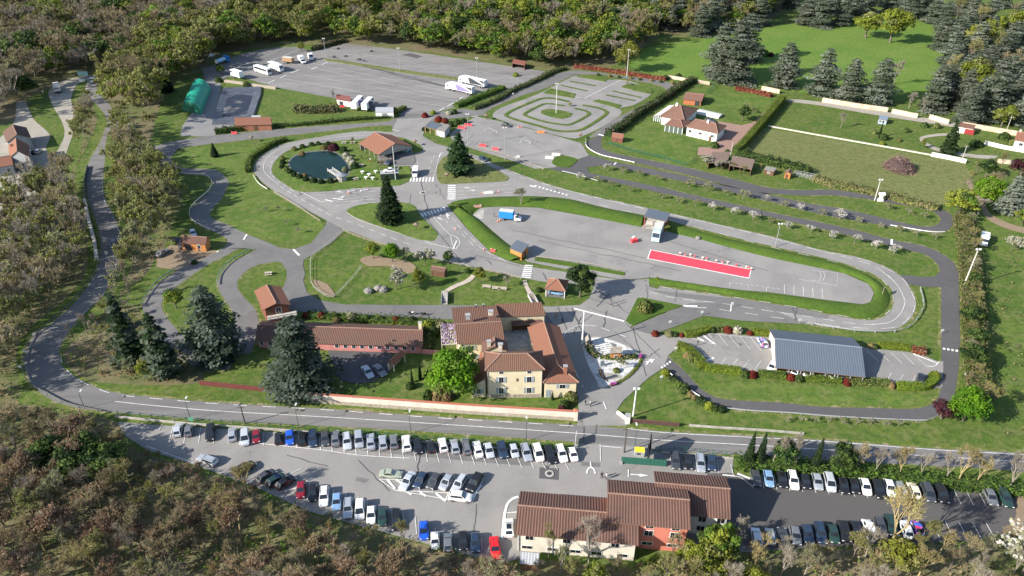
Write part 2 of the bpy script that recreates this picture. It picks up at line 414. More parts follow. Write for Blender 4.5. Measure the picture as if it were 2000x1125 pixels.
# lower car parks
sheet('parking_lot', [(230,824),(300,830),(370,834),(560,846),(840,873),(1000,886),(1118,893),(1122,866),(1230,872),(1290,884),(1310,884),(1432,898),(1432,926),(1480,940),(1480,1078),(1400,1080),(1200,1040),(1020,1090),(990,1098),(960,1096),(860,1070),(700,1027),(600,998),(500,952),(385,910),(290,880),(245,852)], ASL)
sheet('parking_lot', [(1380,925),(1425,924),(1470,936),(1855,954),(1992,968),(1985,1005),(1976,1040),(1880,1058),(1700,1064),(1478,1078),(1420,1050)], ASN)
sheet('asphalt_patch', [(840,866),(1035,888),(1038,911),(960,905),(830,893),(700,880)], ASM)
sheet('asphalt_patch', [(1054,913),(1065,914),(1065,909),(1073,910),(1073,915),(1092,915),(1091,938),(1053,935)], ASD)
sheet('asphalt_patch', [(1134,902),(1172,904),(1172,913),(1134,910)], ASM)
sheet('asphalt_patch', [(699,932),(722,937),(713,944),(692,939)], ASM)
sheet('sandy_verge', [(1988,968),(2060,975),(2060,1040),(1978,1045),(1985,1005)], DIRT, smooth=2)

zone(.058)
# lorry yard, hangar yard, upper road
sheet('lorry_yard', [(395,134),(470,106),(528,93),(580,91.5),(600,98),(613,100),(673,85),(780,97),(901,115),(1075,141),(1002,174),(985,180),(890,209),(857,218),(838,224),(800,222),(781,226),(771,212),(736,218),(692,205),(686,198),(540,171),(483,154),(445,150),(420,165),(398,152)], ASY)
sheet('lorry_yard_apron', [(395,134),(470,106),(528,93),(580,91.5),(600,98),(570,112),(500,134),(470,146),(445,150),(420,165),(398,152)], ASM)
sheet('gravel_yard', [(411,150),(431,162),(431,178),(414,240),(459,246),(461,254),(421,267),(353,266),(356,246),(374,222),(395,180),(398,158)], GRV)
sheet('asphalt_patch', [(784,107),(802,104),(826,110),(814,114)], ASD)
strip('track_road', [(300,292,338,304),(318,281,352,290),(400,267,415,281),(540,253,550,266),(660,244,660,254),(751,238,746,245),(776,231,790,250)], ASM)
sheet('track_road', [(764,236),(790,222),(838,222),(858,219),(905,212),(928,216),(940,226),(915,229),(880,232),(840,239),(826,248),(826,266),(790,262),(766,250)], ASM)
strip('track_road', [(890,221,945,226),(925,216,958,213),(975,188,1013,189),(1025,171,1063,173),(1071,153,1118,148),(1090,144,1135,146),(1123,138,1160,146),(1180,143,1190,148),(1226,150,1215,153),(1265,154,1260,161),(1303,161,1290,168),(1318,170,1302,177),(1313,181,1298,185),(1295,194,1275,197),(1258,215,1238,214),(1206,244,1190,240),(1178,264,1146,272)], ASM)
sheet('manoeuvre_area', [(962,225),(980,210),(1046,186),(1120,149),(1135,150),(1186,156),(1212,156),(1250,165),(1272,180),(1262,192),(1236,206),(1210,212),(1214,222),(1180,246),(1138,266),(1113,270),(1036,251),(975,234)], ASL, smooth=3)
sheet('practice_yard', [(930,228),(990,240),(1035,252),(1060,258),(1135,280),(1150,304),(1110,318),(1080,328),(1045,330),(1000,314),(920,290),(884,274),(878,264),(890,252),(915,236)], ASL)

zone(.088)
# central plaza
PC = [(588,405),(545,378),(548,350),(590,366),(700,360),(790,350),(798,345),(806,330),(770,330),(765,305),(800,288),(772,268),(766,254),(776,233),(830,230),(850,228),(832,245),(826,266),(850,280),(905,297),(935,305),(960,318),(1000,335),(1060,357),(1110,372),(1200,394),(1300,417),(1300,428),(1200,410),(1110,390),(1050,385),(985,387),(895,392),(873,401),(910,445),(960,495),(995,511),(1036,522),(1221,548),(1268,545),(1268,560),(1300,570),(1345,590),(1345,600),(1250,622),(1230,640),(1265,652),(1300,655),(1340,658),(1325,677),(1306,694),(1294,720),(1268,737),(1218,782),(1204,802),(1225,832),(1127,832),(1130,800),(1126,745),(1080,632),(1060,600),(1133,596),(1151,583),(1160,560),(1110,553),(1063,551),(1018,543),(950,528),(885,515),(813,496),(761,481),(671,448),(636,430)]
sheet('training_roads', PC, ASL)
strip('training_roads', [(790,250,775,275),(768,258,720,274),(735,257,703,273),(701,257,675,274),(660,262,650,277),(625,268,610,283),(590,274,575,291),(550,283,556,298),(513,303,543,309),(500,318,533,323),(496,332,532,338),(506,350,546,353),(540,376,572,372),(588,406,610,385)], ASL)
strip('training_roads', [(1190,404,1190,390),(1260,419,1300,415),(1350,443,1400,438),(1450,468,1500,461),(1551,491,1600,488),(1620,507,1675,503),(1673,523,1725,520),(1713,540,1763,543),(1735,558,1783,573),(1746,580,1789,595),(1743,600,1783,615),(1730,617,1766,634),(1695,626,1735,645),(1625,616,1650,643),(1550,601,1575,633),(1425,581,1450,612),(1350,570,1350,596),(1288,560,1270,585)], ASL)
sheet('slip_lane', [(1345,593),(1240,636),(1230,642),(1273,654),(1300,645),(1375,617),(1450,627),(1560,633),(1575,632),(1500,603),(1425,590)], ASM)
sheet('sunken_yard', [(920,423),(940,405),(980,404),(1050,406),(1150,424),(1256,444),(1313,455),(1375,470),(1425,484),(1504,503),(1575,518),(1650,535),(1697,556),(1707,573),(1700,590),(1685,595),(1625,588),(1500,571),(1400,564),(1300,546),(1265,543),(1221,548),(1030,512),(995,480),(940,432)], ASL)
sheet('asphalt_patch', [(1268,566),(1350,575),(1450,585),(1560,602),(1620,616),(1615,624),(1500,606),(1400,592),(1300,576)], ASM)

zone(.062)
# left kart track
strip('kart_track', [(303,285,361,284),(303,313,337,300),(322,331,338,318),(363,341,362,329),(401,343,413,331),(416,358,438,343),(411,373,446,360),(383,398,431,390),(373,413,411,413),(376,430,415,427),(400,445,440,437),(430,458,466,450),(446,470,483,458)], ASM)
strip('kart_track', [(446,466,500,474),(444,478,500,487),(426,490,470,486),(401,501,440,500),(378,512,405,518),(313,550,351,555),(281,590,323,580),(282,615,316,602),(300,650,335,632),(330,685,362,660),(390,722,402,690),(450,722,455,690)], ASM)
strip('kart_track', [(530,477,560,505),(500,488,542,511),(472,503,502,518),(445,519,477,533),(428,543,463,554),(427,565,470,573),(442,590,490,595),(455,612,502,612),(458,650,505,645),(440,700,490,690)], ASM)
sheet('kart_track', [(443,463),(473,453),(483,458),(513,470),(550,485),(575,487),(608,475),(636,440),(640,428),(674,448),(650,473),(613,496),(593,508),(592,520),(596,535),(592,548),(600,572),(625,587),(675,595),(791,596),(876,596),(1000,598),(1068,598),(1085,642),(980,628),(880,624),(791,622),(726,620),(625,614),(580,608),(556,605),(548,572),(560,545),(560,528),(550,514),(520,502),(500,487),(470,484),(445,480)], ASM)
sheet('dirt_yard', [(306,505),(333,478),(355,480),(401,486),(427,491),(400,504),(376,518),(346,528),(306,522)], DIRT)
# right kart track
sheet('kart_track', [(1064,327),(1076,322),(1113,328),(1126,316),(1148,303),(1180,311),(1201,320),(1146,327),(1151,338),(1300,368),(1302,380),(1176,351),(1096,336)], ASD)
strip('kart_track', [(1290,365,1290,376.5),(1340,378,1350,390),(1476,408,1478,418),(1500,414,1500,423),(1650,445,1645,457),(1740,468,1745,482),(1800,480,1792,493),(1830,491,1815,502),(1861,512,1833,520),(1872,538,1838,545),(1873,568,1838,568),(1875,655,1838,640),(1874,680,1838,690),(1872,720,1838,722),(1868,748,1838,750),(1862,780,1833,775),(1843,806,1815,791),(1790,822,1780,799),(1700,818,1690,797),(1600,813,1600,795),(1538,807,1538,788),(1467,803,1463,784),(1417,798,1413,780),(1392,791,1388,772),(1365,778,1365,756),(1346,764,1342,731),(1323,741,1321,711),(1307,732,1306,698),(1292,722,1300,686)], ASD)
strip('kart_track', [(1140,280,1180,262),(1147,288,1174,276),(1171,303,1178,291),(1200,310,1203,300),(1239,318.5,1250,310),(1308,333,1333,326),(1375,350,1405,343),(1450,370,1460,357),(1501,378,1501,367),(1563,382,1560,372),(1626,382,1626,371),(1700,390,1700,381),(1727,395,1750,389),(1776,403,1802,400),(1821,414,1848,413),(1837,428,1864,430),(1828,440,1856,446),(1811,443,1840,454),(1785,440,1801,452.5),(1745,431,1750,444),(1650,409,1650,428),(1575,397,1575,412),(1500,380,1500,393),(1415,363,1400,369),(1325,341,1300,348),(1225,321,1200,326),(1185,313,1160,318)], ASD)
sheet('kart_track', [(1755,538),(1800,541),(1826,540),(1840,528),(1842,560),(1775,556)], ASD, smooth=2)
sheet('parking_lot', [(1268,657),(1345,658),(1385,649),(1503,660),(1600,665),(1708,682),(1774,688),(1809,697),(1833,707),(1842,706),(1842,732),(1840,757),(1825,759),(1800,757),(1700,747),(1600,737),(1520,730),(1449,724),(1378,716),(1358,696),(1322,676),(1300,680)], ASL)
zone(.105,.0012)
# courts and drives
sheet('villa_drive', [(1399,236),(1447,245),(1470,240),(1519,197),(1530,199),(1484,239),(1436,290),(1426,304),(1362,304),(1364,288),(1388,288),(1402,276),(1420,256)], PINK)
sheet('farm_track', [(1546,194),(1600,199),(1716,217),(1848,237),(1875,243),(1870,250),(1846,246),(1715,226),(1600,206),(1540,199)], DUST, smooth=2)
strip('farm_track', [(1868,262,1868,266),(1835,261,1838,266),(1800,267,1808,270),(1797,275,1806,276),(1812,287,1820,284),(1832,296,1838,291),(1880,306,1885,300),(1940,312,1950,305)], DUST)
strip('farm_track', [(1886,355,1894,352),(1900,380,1908,376),(1915,400,1922,394),(1925,425,1935,418),(1960,445,1972,437),(2020,462,2030,452)], DIRT)
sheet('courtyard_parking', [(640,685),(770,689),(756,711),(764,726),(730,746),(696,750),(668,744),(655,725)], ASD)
sheet('courtyard_paving', [(960,640),(1060,630),(1075,715),(985,715)], CONC)
sheet('forecourt', [(744,322),(735,305),(790,290),(806,300),(812,316),(806,323)], ASM)
sheet('pond_lawn', [(703,273),(650,277),(610,283),(575,291),(543,309),(533,323),(532,338),(546,353),(573,371),(590,376),(640,374),(700,368),(780,363),(798,355),(804,347),(800,325),(744,324),(735,300),(790,290),(806,301),(824,296),(826,290),(818,282),(789,270),(740,264)], GL, smooth=0, skirt=.08)
sheet('forecourt', [(742,322),(735,306),(790,288),(808,300),(812,316),(806,323)], ASM, z=ZC[0]+.1)
sheet('grass_island', [(678,415),(686,406),(713,399),(740,397),(801,398),(823,423),(852,453),(855,463),(848,470),(838,471),(813,467),(751,446),(701,428)], GL, smooth=3, skirt=.1)
sheet('grass_island', [(853,335),(858,318),(875,305),(930,313),(988,343),(992,350),(980,355),(900,359),(868,360),(856,354)], GD, smooth=3, skirt=.1)
sheet('grass_island', [(1245,583),(1253,582),(1335,598),(1280,617),(1240,635),(1230,634),(1222,628)], GB, skirt=.1)
sheet('grass_island', [(1078,318),(1085,308),(1098,304),(1126,311),(1122,320),(1110,327),(1090,326)], GB, smooth=3, skirt=.1)
sheet('grass_strip', [(1045,505),(1050,503),(1140,517),(1221,533),(1219,539),(1130,524),(1044,510)], GB, skirt=.1)
sheet('grass_strip', [(627,114.5),(660,118),(780,136.5),(896,152.5),(900,156),(890,157),(780,141.5),(640,119.5)], GD, skirt=.2)
# pale edging of the gravel garden and its gravel
ISL = [(1136,672),(1144,664),(1155,660),(1173,660),(1200,667),(1222,676),(1243,688),(1251,697),(1252,704),(1240,719),(1219,739),(1195,752),(1172,760),(1163,743),(1147,713)]
sheet('kerb', ISL, CONC, smooth=3, skirt=.13)
cxm = sum(p[0] for p in ISL)/len(ISL); cym = sum(p[1] for p in ISL)/len(ISL)
zi = ZC[0]+.15
sheet('gravel_garden', [(cxm+(x-cxm)*.965, cym+(y-cym)*.96) for x, y in ISL], WGRV, smooth=3, z=zi)
sheet('gravel_garden', [(1163,733),(1180,729),(1217,736),(1196,744),(1174,741)], DUST, smooth=2, z=zi+.01)
sheet('white_stripes', [(1157,668),(1172,665),(1204,674),(1205,690),(1165,692),(1156,680)], ASM, z=zi+.012)
# pond
P0 = [(566,318),(573,309),(590,301),(620,297),(645,297),(662,304),(675,318),(681,328),(680,338),(673,346),(650,350),(622,350),(600,345),(580,337),(568,328)]
zp = ZC[0]+.1
c0 = (624, 323)
sheet('pond_bank', [(c0[0]+(x-c0[0])*1.05, c0[1]+(y-c0[1])*1.07) for x, y in P0], mat('pond liner', (.13,.13,.125), .9, var=.3), smooth=4, z=zp)
sheet('pond', P0, WATER, smooth=4, z=zp+.02)
# maneuver grass bands
def band(pts, w, m=GR, closed=False, z=None, h=.12):
    P = [at(*p) for p in cr(pts, 4, closed)]
    z = nextz()
    b = MB(); wline(P, w, b, z+h)
    wline(P, w+.25, b, z+.03)
    return b.build('grass_strip', m, kind='structure')
band([(1138,206),(1163,210),(1181,216),(1183,224),(1151,246),(1126,256),(1088,256),(1051,246),(998,231),(991,222),(1026,205),(1058,193),(1083,193),(1111,199)], 1.7)
band([(1122,212),(1140,216),(1149,220),(1148,226),(1118,242),(1101,244),(1063,238),(1031,228),(1026,222),(1056,206),(1073,203),(1101,207)], 1.5)
sheet('grass_island', [(1056,222),(1071,213),(1118,222),(1098,233)], GR, smooth=2, skirt=.1)
for a in ([(1113,159),(1163,168)],[(1096,167),(1146,178)],[(1196,178),(1252,191)],[(1184,186),(1240,197)]): band(a, 1.1)
sheet('grass_island', [(1123,150),(1135,146),(1186,155),(1183,160)], GR, skirt=.1)
sheet('grass_island', [(1075,173),(1085,175),(1125,184),(1120,192),(1060,182)], GR, skirt=.1)
sheet('grass_island', [(1156,198),(1170,195),(1215,206),(1207,213),(1200,210)], GR, skirt=.1)
sheet('grass_island', [(1212,170),(1230,163),(1262,168),(1276,178),(1268,184),(1240,178)], GR, skirt=.1)
# long-grass banks (raised)
BP = [(0,0),(.2,.55),(.5,.95),(.8,.55),(1,0)]
strip('grass_bank', [(873,400,921,421),(890,418,938,432),(910,443,962,454),(940,474,995,479),(960,493,1012,490),(995,510,1034,508)], GB, prof=BP)
strip('grass_bank', [(880,396,921,421),(900,391,930,409),(945,386,960,405),(1000,384,1000,404.5),(1050,384,1050,406),(1110,389,1110,416),(1176,405,1176,429),(1257,422,1252,444)], GB, prof=[(0,0),(.2,.5),(.5,1.1),(.8,.7),(1,0)])
strip('grass_bank', [(1308,431,1310,455),(1375,455,1375,470),(1450,473,1440,488),(1526,490,1504,504),(1608,507,1575,519),(1650,521,1650,535),(1690,536,1692,552),(1720,555,1706,569),(1736,577,1707,580),(1734,595,1698,592),(1720,612,1683,595.5),(1695,622,1660,592),(1625,613,1625,588),(1550,598,1550,579),(1425,577,1425,565.5),(1350,564,1350,555),(1288,557,1288,545),(1267,552,1267,544)], GB, prof=[(0,0),(.2,.4),(.5,.75),(.8,.5),(1,0)])
# slurry lagoon: sloped liner sides going down to a flat bottom, seen as an open basin standing slightly proud of the gravel
LIN = mat('grey pond liner', (.075,.082,.1), .45, var=.35, vscale=.4)
rim = [at(*p) for p in [(437,174),(510,172),(509,186),(496,226),(486,241),(415,243),(418,231),(431,187)]]
bot = [at(*p) for p in [(455,190),(489,189),(480,221),(474,238),(428,239),(438,213),(448,194)]]
bb = MB()
cen = sum(rim, Vector())/len(rim)
inner = [cen+(p-cen)*.62 for p in rim]
for i in range(8):
    j = (i+1) % 8
    bb.face([(rim[i].x,rim[i].y,.75),(rim[j].x,rim[j].y,.75),(inner[j].x,inner[j].y,.08),(inner[i].x,inner[i].y,.08)])
    o_ = [cen+(p-cen)*1.04 for p in (rim[i], rim[j])]
    bb.face([(o_[0].x,o_[0].y,.0),(o_[1].x,o_[1].y,.0),(rim[j].x,rim[j].y,.75),(rim[i].x,rim[i].y,.75)])
basin = empty('lined_basin', (0,0,0), label='open basin lined with grey sheeting and half filled with muddy water beside the green hangar', cat='basin')
bb.build('basin_liner', LIN, basin)
b = MB(); b.face([(p.x,p.y,.1) for p in inner]); b.build('basin_water', ground_mat('muddy basin water', [(.12,.5,.58,(.2,.185,.175),.85),(.9,.4,.7,(.06,.06,.07),.4)], (.02,.027,.045), bump=.1, rough=.5), basin)

# red brake-test carpet and its border
zr = nextz()
sheet('red_lane', [(1270,488),(1468,527),(1463,545),(1264,506)], WHT, z=zr)
sheet('red_lane', [(1271.6,489.4),(1466,527.6),(1461.8,543.2),(1266,505.4)], REDP, z=zr+.012)
sheet('concrete_pad', [(920,424),(938,412),(946,410),(944,429),(936,428)], CONC)
sheet('concrete_pad', [(1253,445),(1260,430),(1300,436),(1290,453)], CONC)
# footpaths
strip('footpath', [(865,571,873,572),(880,560,892,562),(908,548,918,551),(921,537,929,540)], mat('pale path', (.42,.36,.3), .9, var=.2), n=4)
strip('footpath', [(1020,549,1028,548),(1025,562,1033,561),(1032,577,1042,575)], mat('pale path', (.42,.36,.3)), n=4)
sheet('animal_pen_dirt', [(703,508),(725,500),(760,505),(800,512),(815,528),(795,534),(760,521),(720,520)], DIRT, smooth=3)
sheet('animal_pen_dirt', [(612,547),(640,556),(655,578),(648,581),(622,568)], DIRT, smooth=2)
sheet('boules_court', [(674,290),(689,286),(730,322),(717,331)], mat('orange sand', (.42,.21,.12), .9, var=.15))
sheet('picnic_paving', [(704,334),(724,323),(746,326),(746,352),(716,355)], mat('pink paving', (.33,.25,.23), .9, var=.2))

# ------------------------------------------------------------------ road markings
mk = MB()
ZL = .165
LN = [0]
def L(pts, w=.13, dash=None, n=6, b=None, z=None):
    LN[0] = (LN[0]+1) % 70
    wline(pl(pts, n), w, b or mk, (ZL if z is None else z)+LN[0]*.0004*(.25 if z is not None else 1), dash)
# main road
L([(2000,903),(1820,892),(1610,879),(1446,869),(1300,861),(1110,846),(840,828),(630,815),(430,804),(300,793),(225,785)], .14, None)
L([(2000,889),(1820,879),(1610,863),(1446,854),(1300,846),(1225,838)], .14)
L([(1120,833),(990,825),(840,816),(630,801),(430,790),(300,779),(232,772),(190,760),(152,741),(127,719),(119.5,700),(118.5,683)], .14, (3,3.5))
L([(160,616),(200,579),(222,531),(234,498),(238,472),(222,427),(202,386),(201,344)], .14, (3,5))
# parking bays, lower lot
def bays(line0, line1, k, w=.1):
    for i in range(k):
        t = i/(k-1) if k > 1 else 0
        a = (line0[0]+(line1[0]-line0[0])*t, line0[1]+(line1[1]-line0[1])*t)
        c = (line0[2]+(line1[2]-line0[2])*t, line0[3]+(line1[3]-line0[3])*t)
        L([a, c], w, n=1)
bays((339,831,330,866),(446,839,446,867), 5); bays((468,842,468,870),(560,850,561,873), 5); bays((578,852,580,876),(830,876,835,903), 12); bays((850,877,858,904),(1098,895,1112,920), 12)
L([(505,867),(630,880),(700,890),(800,896)], .12)
L([(286,872),(330,888),(378,905)], .12); L([(250,834),(310,838)], .1, (1.2,1)); bays((239,824,232,832),(318,829,311,840), 3)
bays((605,942,600,979),(700,971,694,1006), 5); bays((717,978,717,1012),(834,1019,838,1052), 6); bays((850,1032,850,1060),(970,1060,972,1080), 5)
L([(612,933),(578,955),(540,963)], .16, n=1); L([(510,908),(466,934)], .1, n=1); L([(560,930),(590,915)], .1, n=1)
for q in ([(741,937),(770,958),(893,980),(920,983)],[(741,937),(785,938)],[(770,958),(800,960),(880,964)],[(875,965),(870,980)],[(945,935),(922,983)]): L(q, .14, n=1)
for q in ([(757,938),(772,956)],[(774,938),(785,945)],[(793,960),(804,967)],[(820,962),(832,970)],[(851,964),(870,980)],[(940,948),(918,980)],[(934,958),(912,980)]): L(q, .45, n=1)
for x in (795,820,847,872,897): L([(x+18,935),(x-4,962)], .1, n=1)
L([(1013,971),(1000,976),(990,988),(985,1010),(983,1030),(981,1052)], .5); L([(990,1003),(1010,1001)], .14, n=1)
L([(1172,869),(1173,901)], .14, n=1); L([(1172,872),(1215,876)], .14, n=1)
L([(1153,903),(1154,914)], .25, n=1); L([(1146,926),(1148,918),(1154,914),(1160,918),(1162,926)], .3, n=3)
L([(1227,918),(1227,933)], .18, n=1); L([(1231,927.5),(1254,929)], .22, n=1); mk.face([(*at(1249,926)[:2],ZL),(*at(1249,932)[:2],ZL),(*at(1267,930)[:2],ZL)])
bays((1308,889,1312,918),(1400,897,1404,926), 5); L([(1411,928),(1435,930)], .14, n=1); L([(1427,908),(1432,928)], .12, n=1)
L([(1411,929),(1432,931),(1447,934),(1470,952)], .16); L([(1440,926),(1465,936)], .5, n=1); L([(1465,924),(1471,953)], .14, n=1)
bays((1487,926,1492,955),(1800,952,1822,985), 14); bays((1861,955,1877,986),(1934,960,1950,992), 4)
bays((1488,1040,1494,1068),(1770,1016,1784,1048), 12); bays((1793,1018,1808,1052),(1925,1022,1944,1056), 6)
# covered car park bays
bays((1403,654,1422,677),(1488,663,1509,690), 5); L([(1383,652),(1403,654),(1510,664)], .1, n=1)
for q in ([(1383,652),(1399,674),(1352,662)],[(1350,693),(1395,699),(1383,715)]): L(q, .14, n=1)
for q in ([(1362,661),(1375,667)],[(1372,655),(1396,673)],[(1358,698),(1378,696)],[(1372,708),(1394,700)]): L(q, .5, n=1)
bays((1418,700,1403,719),(1486,706,1472,726), 4); L([(1509,710),(1494,727)], .1, n=1)
bays((1692,685,1715,706),(1762,690,1785,713), 4); bays((1716,728,1708,744),(1788,734,1779,751), 4); L([(1783,692),(1810,716)], .1, n=1); L([(1783,692),(1832,711)], .4, n=1); L([(1810,716),(1825,716),(1834,707)], .2)
# right kart track bars
def stripes(p0, p1, q0, q1, k, duty=.5):
    for i in range(k):
        t0, t1 = i/k, (i+duty)/k
        a = [(p0[0]+(p1[0]-p0[0])*t, p0[1]+(p1[1]-p0[1])*t) for t in (t0, t1)]
        c = [(q0[0]+(q1[0]-q0[0])*t, q0[1]+(q1[1]-q0[1])*t) for t in (t1, t0)]
        mk.face([(*at(*p)[:2], ZL) for p in a+c])
stripes((1841,680),(1874,685),(1841,683.5),(1874,689), 4, .6); stripes((1290,718),(1311,704),(1293,721),(1313,707), 4, .6)
stripes((1739,468),(1745,468),(1739,479),(1745,479), 1, .8); stripes((1198,322),(1203,317),(1200,323.5),(1205,318), 1, .9); stripes((1169,262),(1181,265),(1168,264),(1180,267), 1, .9)
# zebra crossings
stripes((801,347),(851,347),(800,355.5),(849,355.5), 8, .55)
stripes((875,362),(874,392),(890,362),(890,392), 8, .55)
stripes((820,418),(871,404),(826,424),(874,411), 8, .55)
stripes((1025,518),(1017,545),(1041,519),(1036,546), 7, .55)
# training-road edge and centre lines
L([(790,264),(745,266),(700,265),(650,270),(600,279),(550,291),(523,308),(515,325),(519,340),(545,362)], .14)
L([(548,365),(575,382),(610,402),(650,423),(700,440),(760,464),(800,478)], .14, (2.6,2.2))
L([(556,296),(535,312),(530,324),(529,338),(540,352),(570,372),(586,378)], .14, (2.6,2.2))
L([(588,375.5),(626,395)], .2, n=1); L([(626,395),(660,392),(715,385),(734,383)], .12); L([(626,395),(680,394),(734,388)], .12)
L([(635,391),(650,394)], .5, n=1); L([(650,388),(670,391)], .5, n=1)
L([(622,382),(700,376),(744,374)], .12, (2.6,3)); L([(655,404),(690,395),(735,390)], .12, (2.6,3)); L([(590,376),(660,372),(740,368)], .12, (3,3))
L([(678,415),(684,407),(713,398.5),(734,396.5)], .12); L([(678,416),(703,431),(752,448),(800,462),(838,473)], .12)
L([(830,474),(888,487),(892,484),(898,478),(896,468),(888,462),(881,461),(883,474),(888,487)], .16, n=3); L([(886,486),(892,471)], .4, n=1)
L([(843,420),(862,442),(880,460)], .14); L([(856,416),(880,441),(910,465),(934,491)], .12, (2.6,3)); L([(875,413),(898,444),(930,475),(946,490),(990,512)], .12, (3,2))
L([(823,423),(850,451),(856,463),(850,470)], .14)
L([(845,353),(852,330),(858,308),(868,299)], .12); L([(858,308),(860,301),(866,299)], .35, n=2); L([(838,332),(845,312),(852,298)], .12, (2.6,3))
L([(890,367),(930,366),(1000,360)], .12, (2.6,3)); L([(890,374),(960,373),(1010,368),(1045,365)], .12, (2.6,1)); L([(890,381),(1000,377),(1060,376)], .12, (2.6,3)); L([(890,388),(940,384),(1000,382)], .12)
stripes((1043,364.5),(1111,384),(1045,362.5),(1113,382), 9, .55)
L([(1035,363),(1046,366)], .7, n=1)
L([(905,301),(960,325),(1020,348),(1080,365),(1160,386),(1240,405),(1330,424),(1400,440),(1500,464),(1600,490),(1690,514),(1720,529),(1750,555),(1766,585),(1765,600),(1755,618),(1735,631),(1700,635),(1660,632),(1570,618),(1480,605),(1400,592),(1330,585),(1270,572)], .13, (3,2))
L([(1720,529),(1750,555),(1766,585),(1765,600),(1755,618),(1735,631),(1700,635)], .13)
L([(1000,336),(1060,358),(1110,373),(1200,394.5),(1300,417),(1400,440),(1500,463),(1600,490),(1675,505),(1724,522),(1761,544),(1781,573),(1787,595),(1781,614),(1764,632),(1735,642),(1650,640),(1575,630)], .13, (4,3))
L([(1130,391),(1200,408),(1300,429),(1400,455),(1500,482),(1600,505),(1660,521),(1712,541),(1734,560),(1744,580),(1741,600),(1728,615),(1695,624)], .13, (3,5))
L([(1290,561),(1350,570),(1425,580),(1550,600),(1625,614),(1690,625)], .13, (3,3.5))
L([(1250,581.5),(1340,600),(1380,602)], .2, n=2); L([(1335,598),(1362,599)], .6, n=1); L([(1405,605),(1427,609)], .14, n=1); L([(1428,596),(1427,609)], .3, n=1)
L([(1455,612),(1480,616)], .14, n=1); L([(1505,620),(1530,623)], .14, n=1)
# yard entrance
L([(1121,603.5),(1219,628.5)], .55, n=1)
L([(1101,660),(1106,649),(1118,642),(1134,636),(1164,638)], .14); L([(1174,641),(1192,648),(1225,660)], .14, (2.5,2))
L([(1102,668),(1110,694),(1124,727),(1140,758)], .14, (3,2.5))
L([(1262,713.5),(1272,702)], .3, n=1); mk.face([(*at(1266,704)[:2],ZL),(*at(1273,710)[:2],ZL),(*at(1280,702)[:2],ZL)]); mk.face([(*at(1261,707)[:2],ZL),(*at(1266,713)[:2],ZL),(*at(1267,706)[:2],ZL)])
L([(1178,785),(1184,800)], .25, n=1)
# kart-track bars left
stripes((481,458),(474,469),(484,459),(477,470), 1, .95); stripes((571,488),(583,501),(575,487),(588,500), 1, .95); stripes((422,493),(427,490),(424,494),(429,491), 1, .9)
L([(766,254),(780,256)], .3, n=1)
# arrows near the two junctions
for (x, y, dx, dy) in ((672,376,-12,0),(660,388,10,-4),(920,368,-10,0),(918,372,8,0),(865,430,-9,-3),(876,428,-4,-9)):
    L([(x,y),(x+dx,y+dy)], .3, n=1); L([(x+dx*.5-dy*.4,y+dy*.5+dx*.2),(x+dx*1.3,y+dy*1.3)], .4, n=1)
# sunken yard markings
bays((1532,557,1532,574),(1605,565,1607,584), 5, .12); L([(1425,553),(1480,559),(1530,567)], .12, (.8,.6)); bays((1425,553,1425,560),(1497,562,1497,570), 3)
L([(1585,528),(1600,530),(1636,534),(1634,559),(1560,546)], .09, n=1); L([(1585,548),(1600,550),(1604,540),(1601,530)], .1, n=1); L([(1607,549),(1611,540),(1608,531)], .1, n=1)
# practice yard box marks
L([(945,257),(953,250),(971,258),(969,261)], .2, n=1); L([(1015,280),(1020,272),(1036,278),(1034,282)], .2, n=1)
L([(1125,190),(1142,192.5),(1212,157),(1233,160)], .3, n=1); L([(921,229),(935,227)], .3, n=1)
# lorry yard lanes
for (a, c) in (((630,117),(868,166)),((610,124),(868,178)),((600,131),(880,190)),((560,141),(895,199)),((530,150),(890,213)),((500,160),(560,170))): L([a, c], .12, n=1)
for k in range(5): L([(640+k*10,96+k*6),(1000+k*12,150+k*4)], .12, n=1)
for (a, c) in (((440,143),(560,92)),((465,147),(590,94)),((425,141),(545,92)),((480,135),(590,97)),((405,137),(440,124))): L([a, c], .12, n=1)
for (a, c) in (((524,163),(537,157)),((547,153),(560,147)),((568,144),(584,137)),((608,136),(620,131)),((628,127),(640,122)),((858,217),(868,211)),((873,209),(887,201)),((892,198),(904,190)),((930,187),(940,181))): L([a, c], .5, n=1)
# island white stripes
for k in range(7):
    L([(1157+k*1.4,671+k*3.4),(1186-k*-2.8,663.5+k*4)], .55, n=1, z=zi+.02)
mk.build('road_marking', WHT, kind='structure')
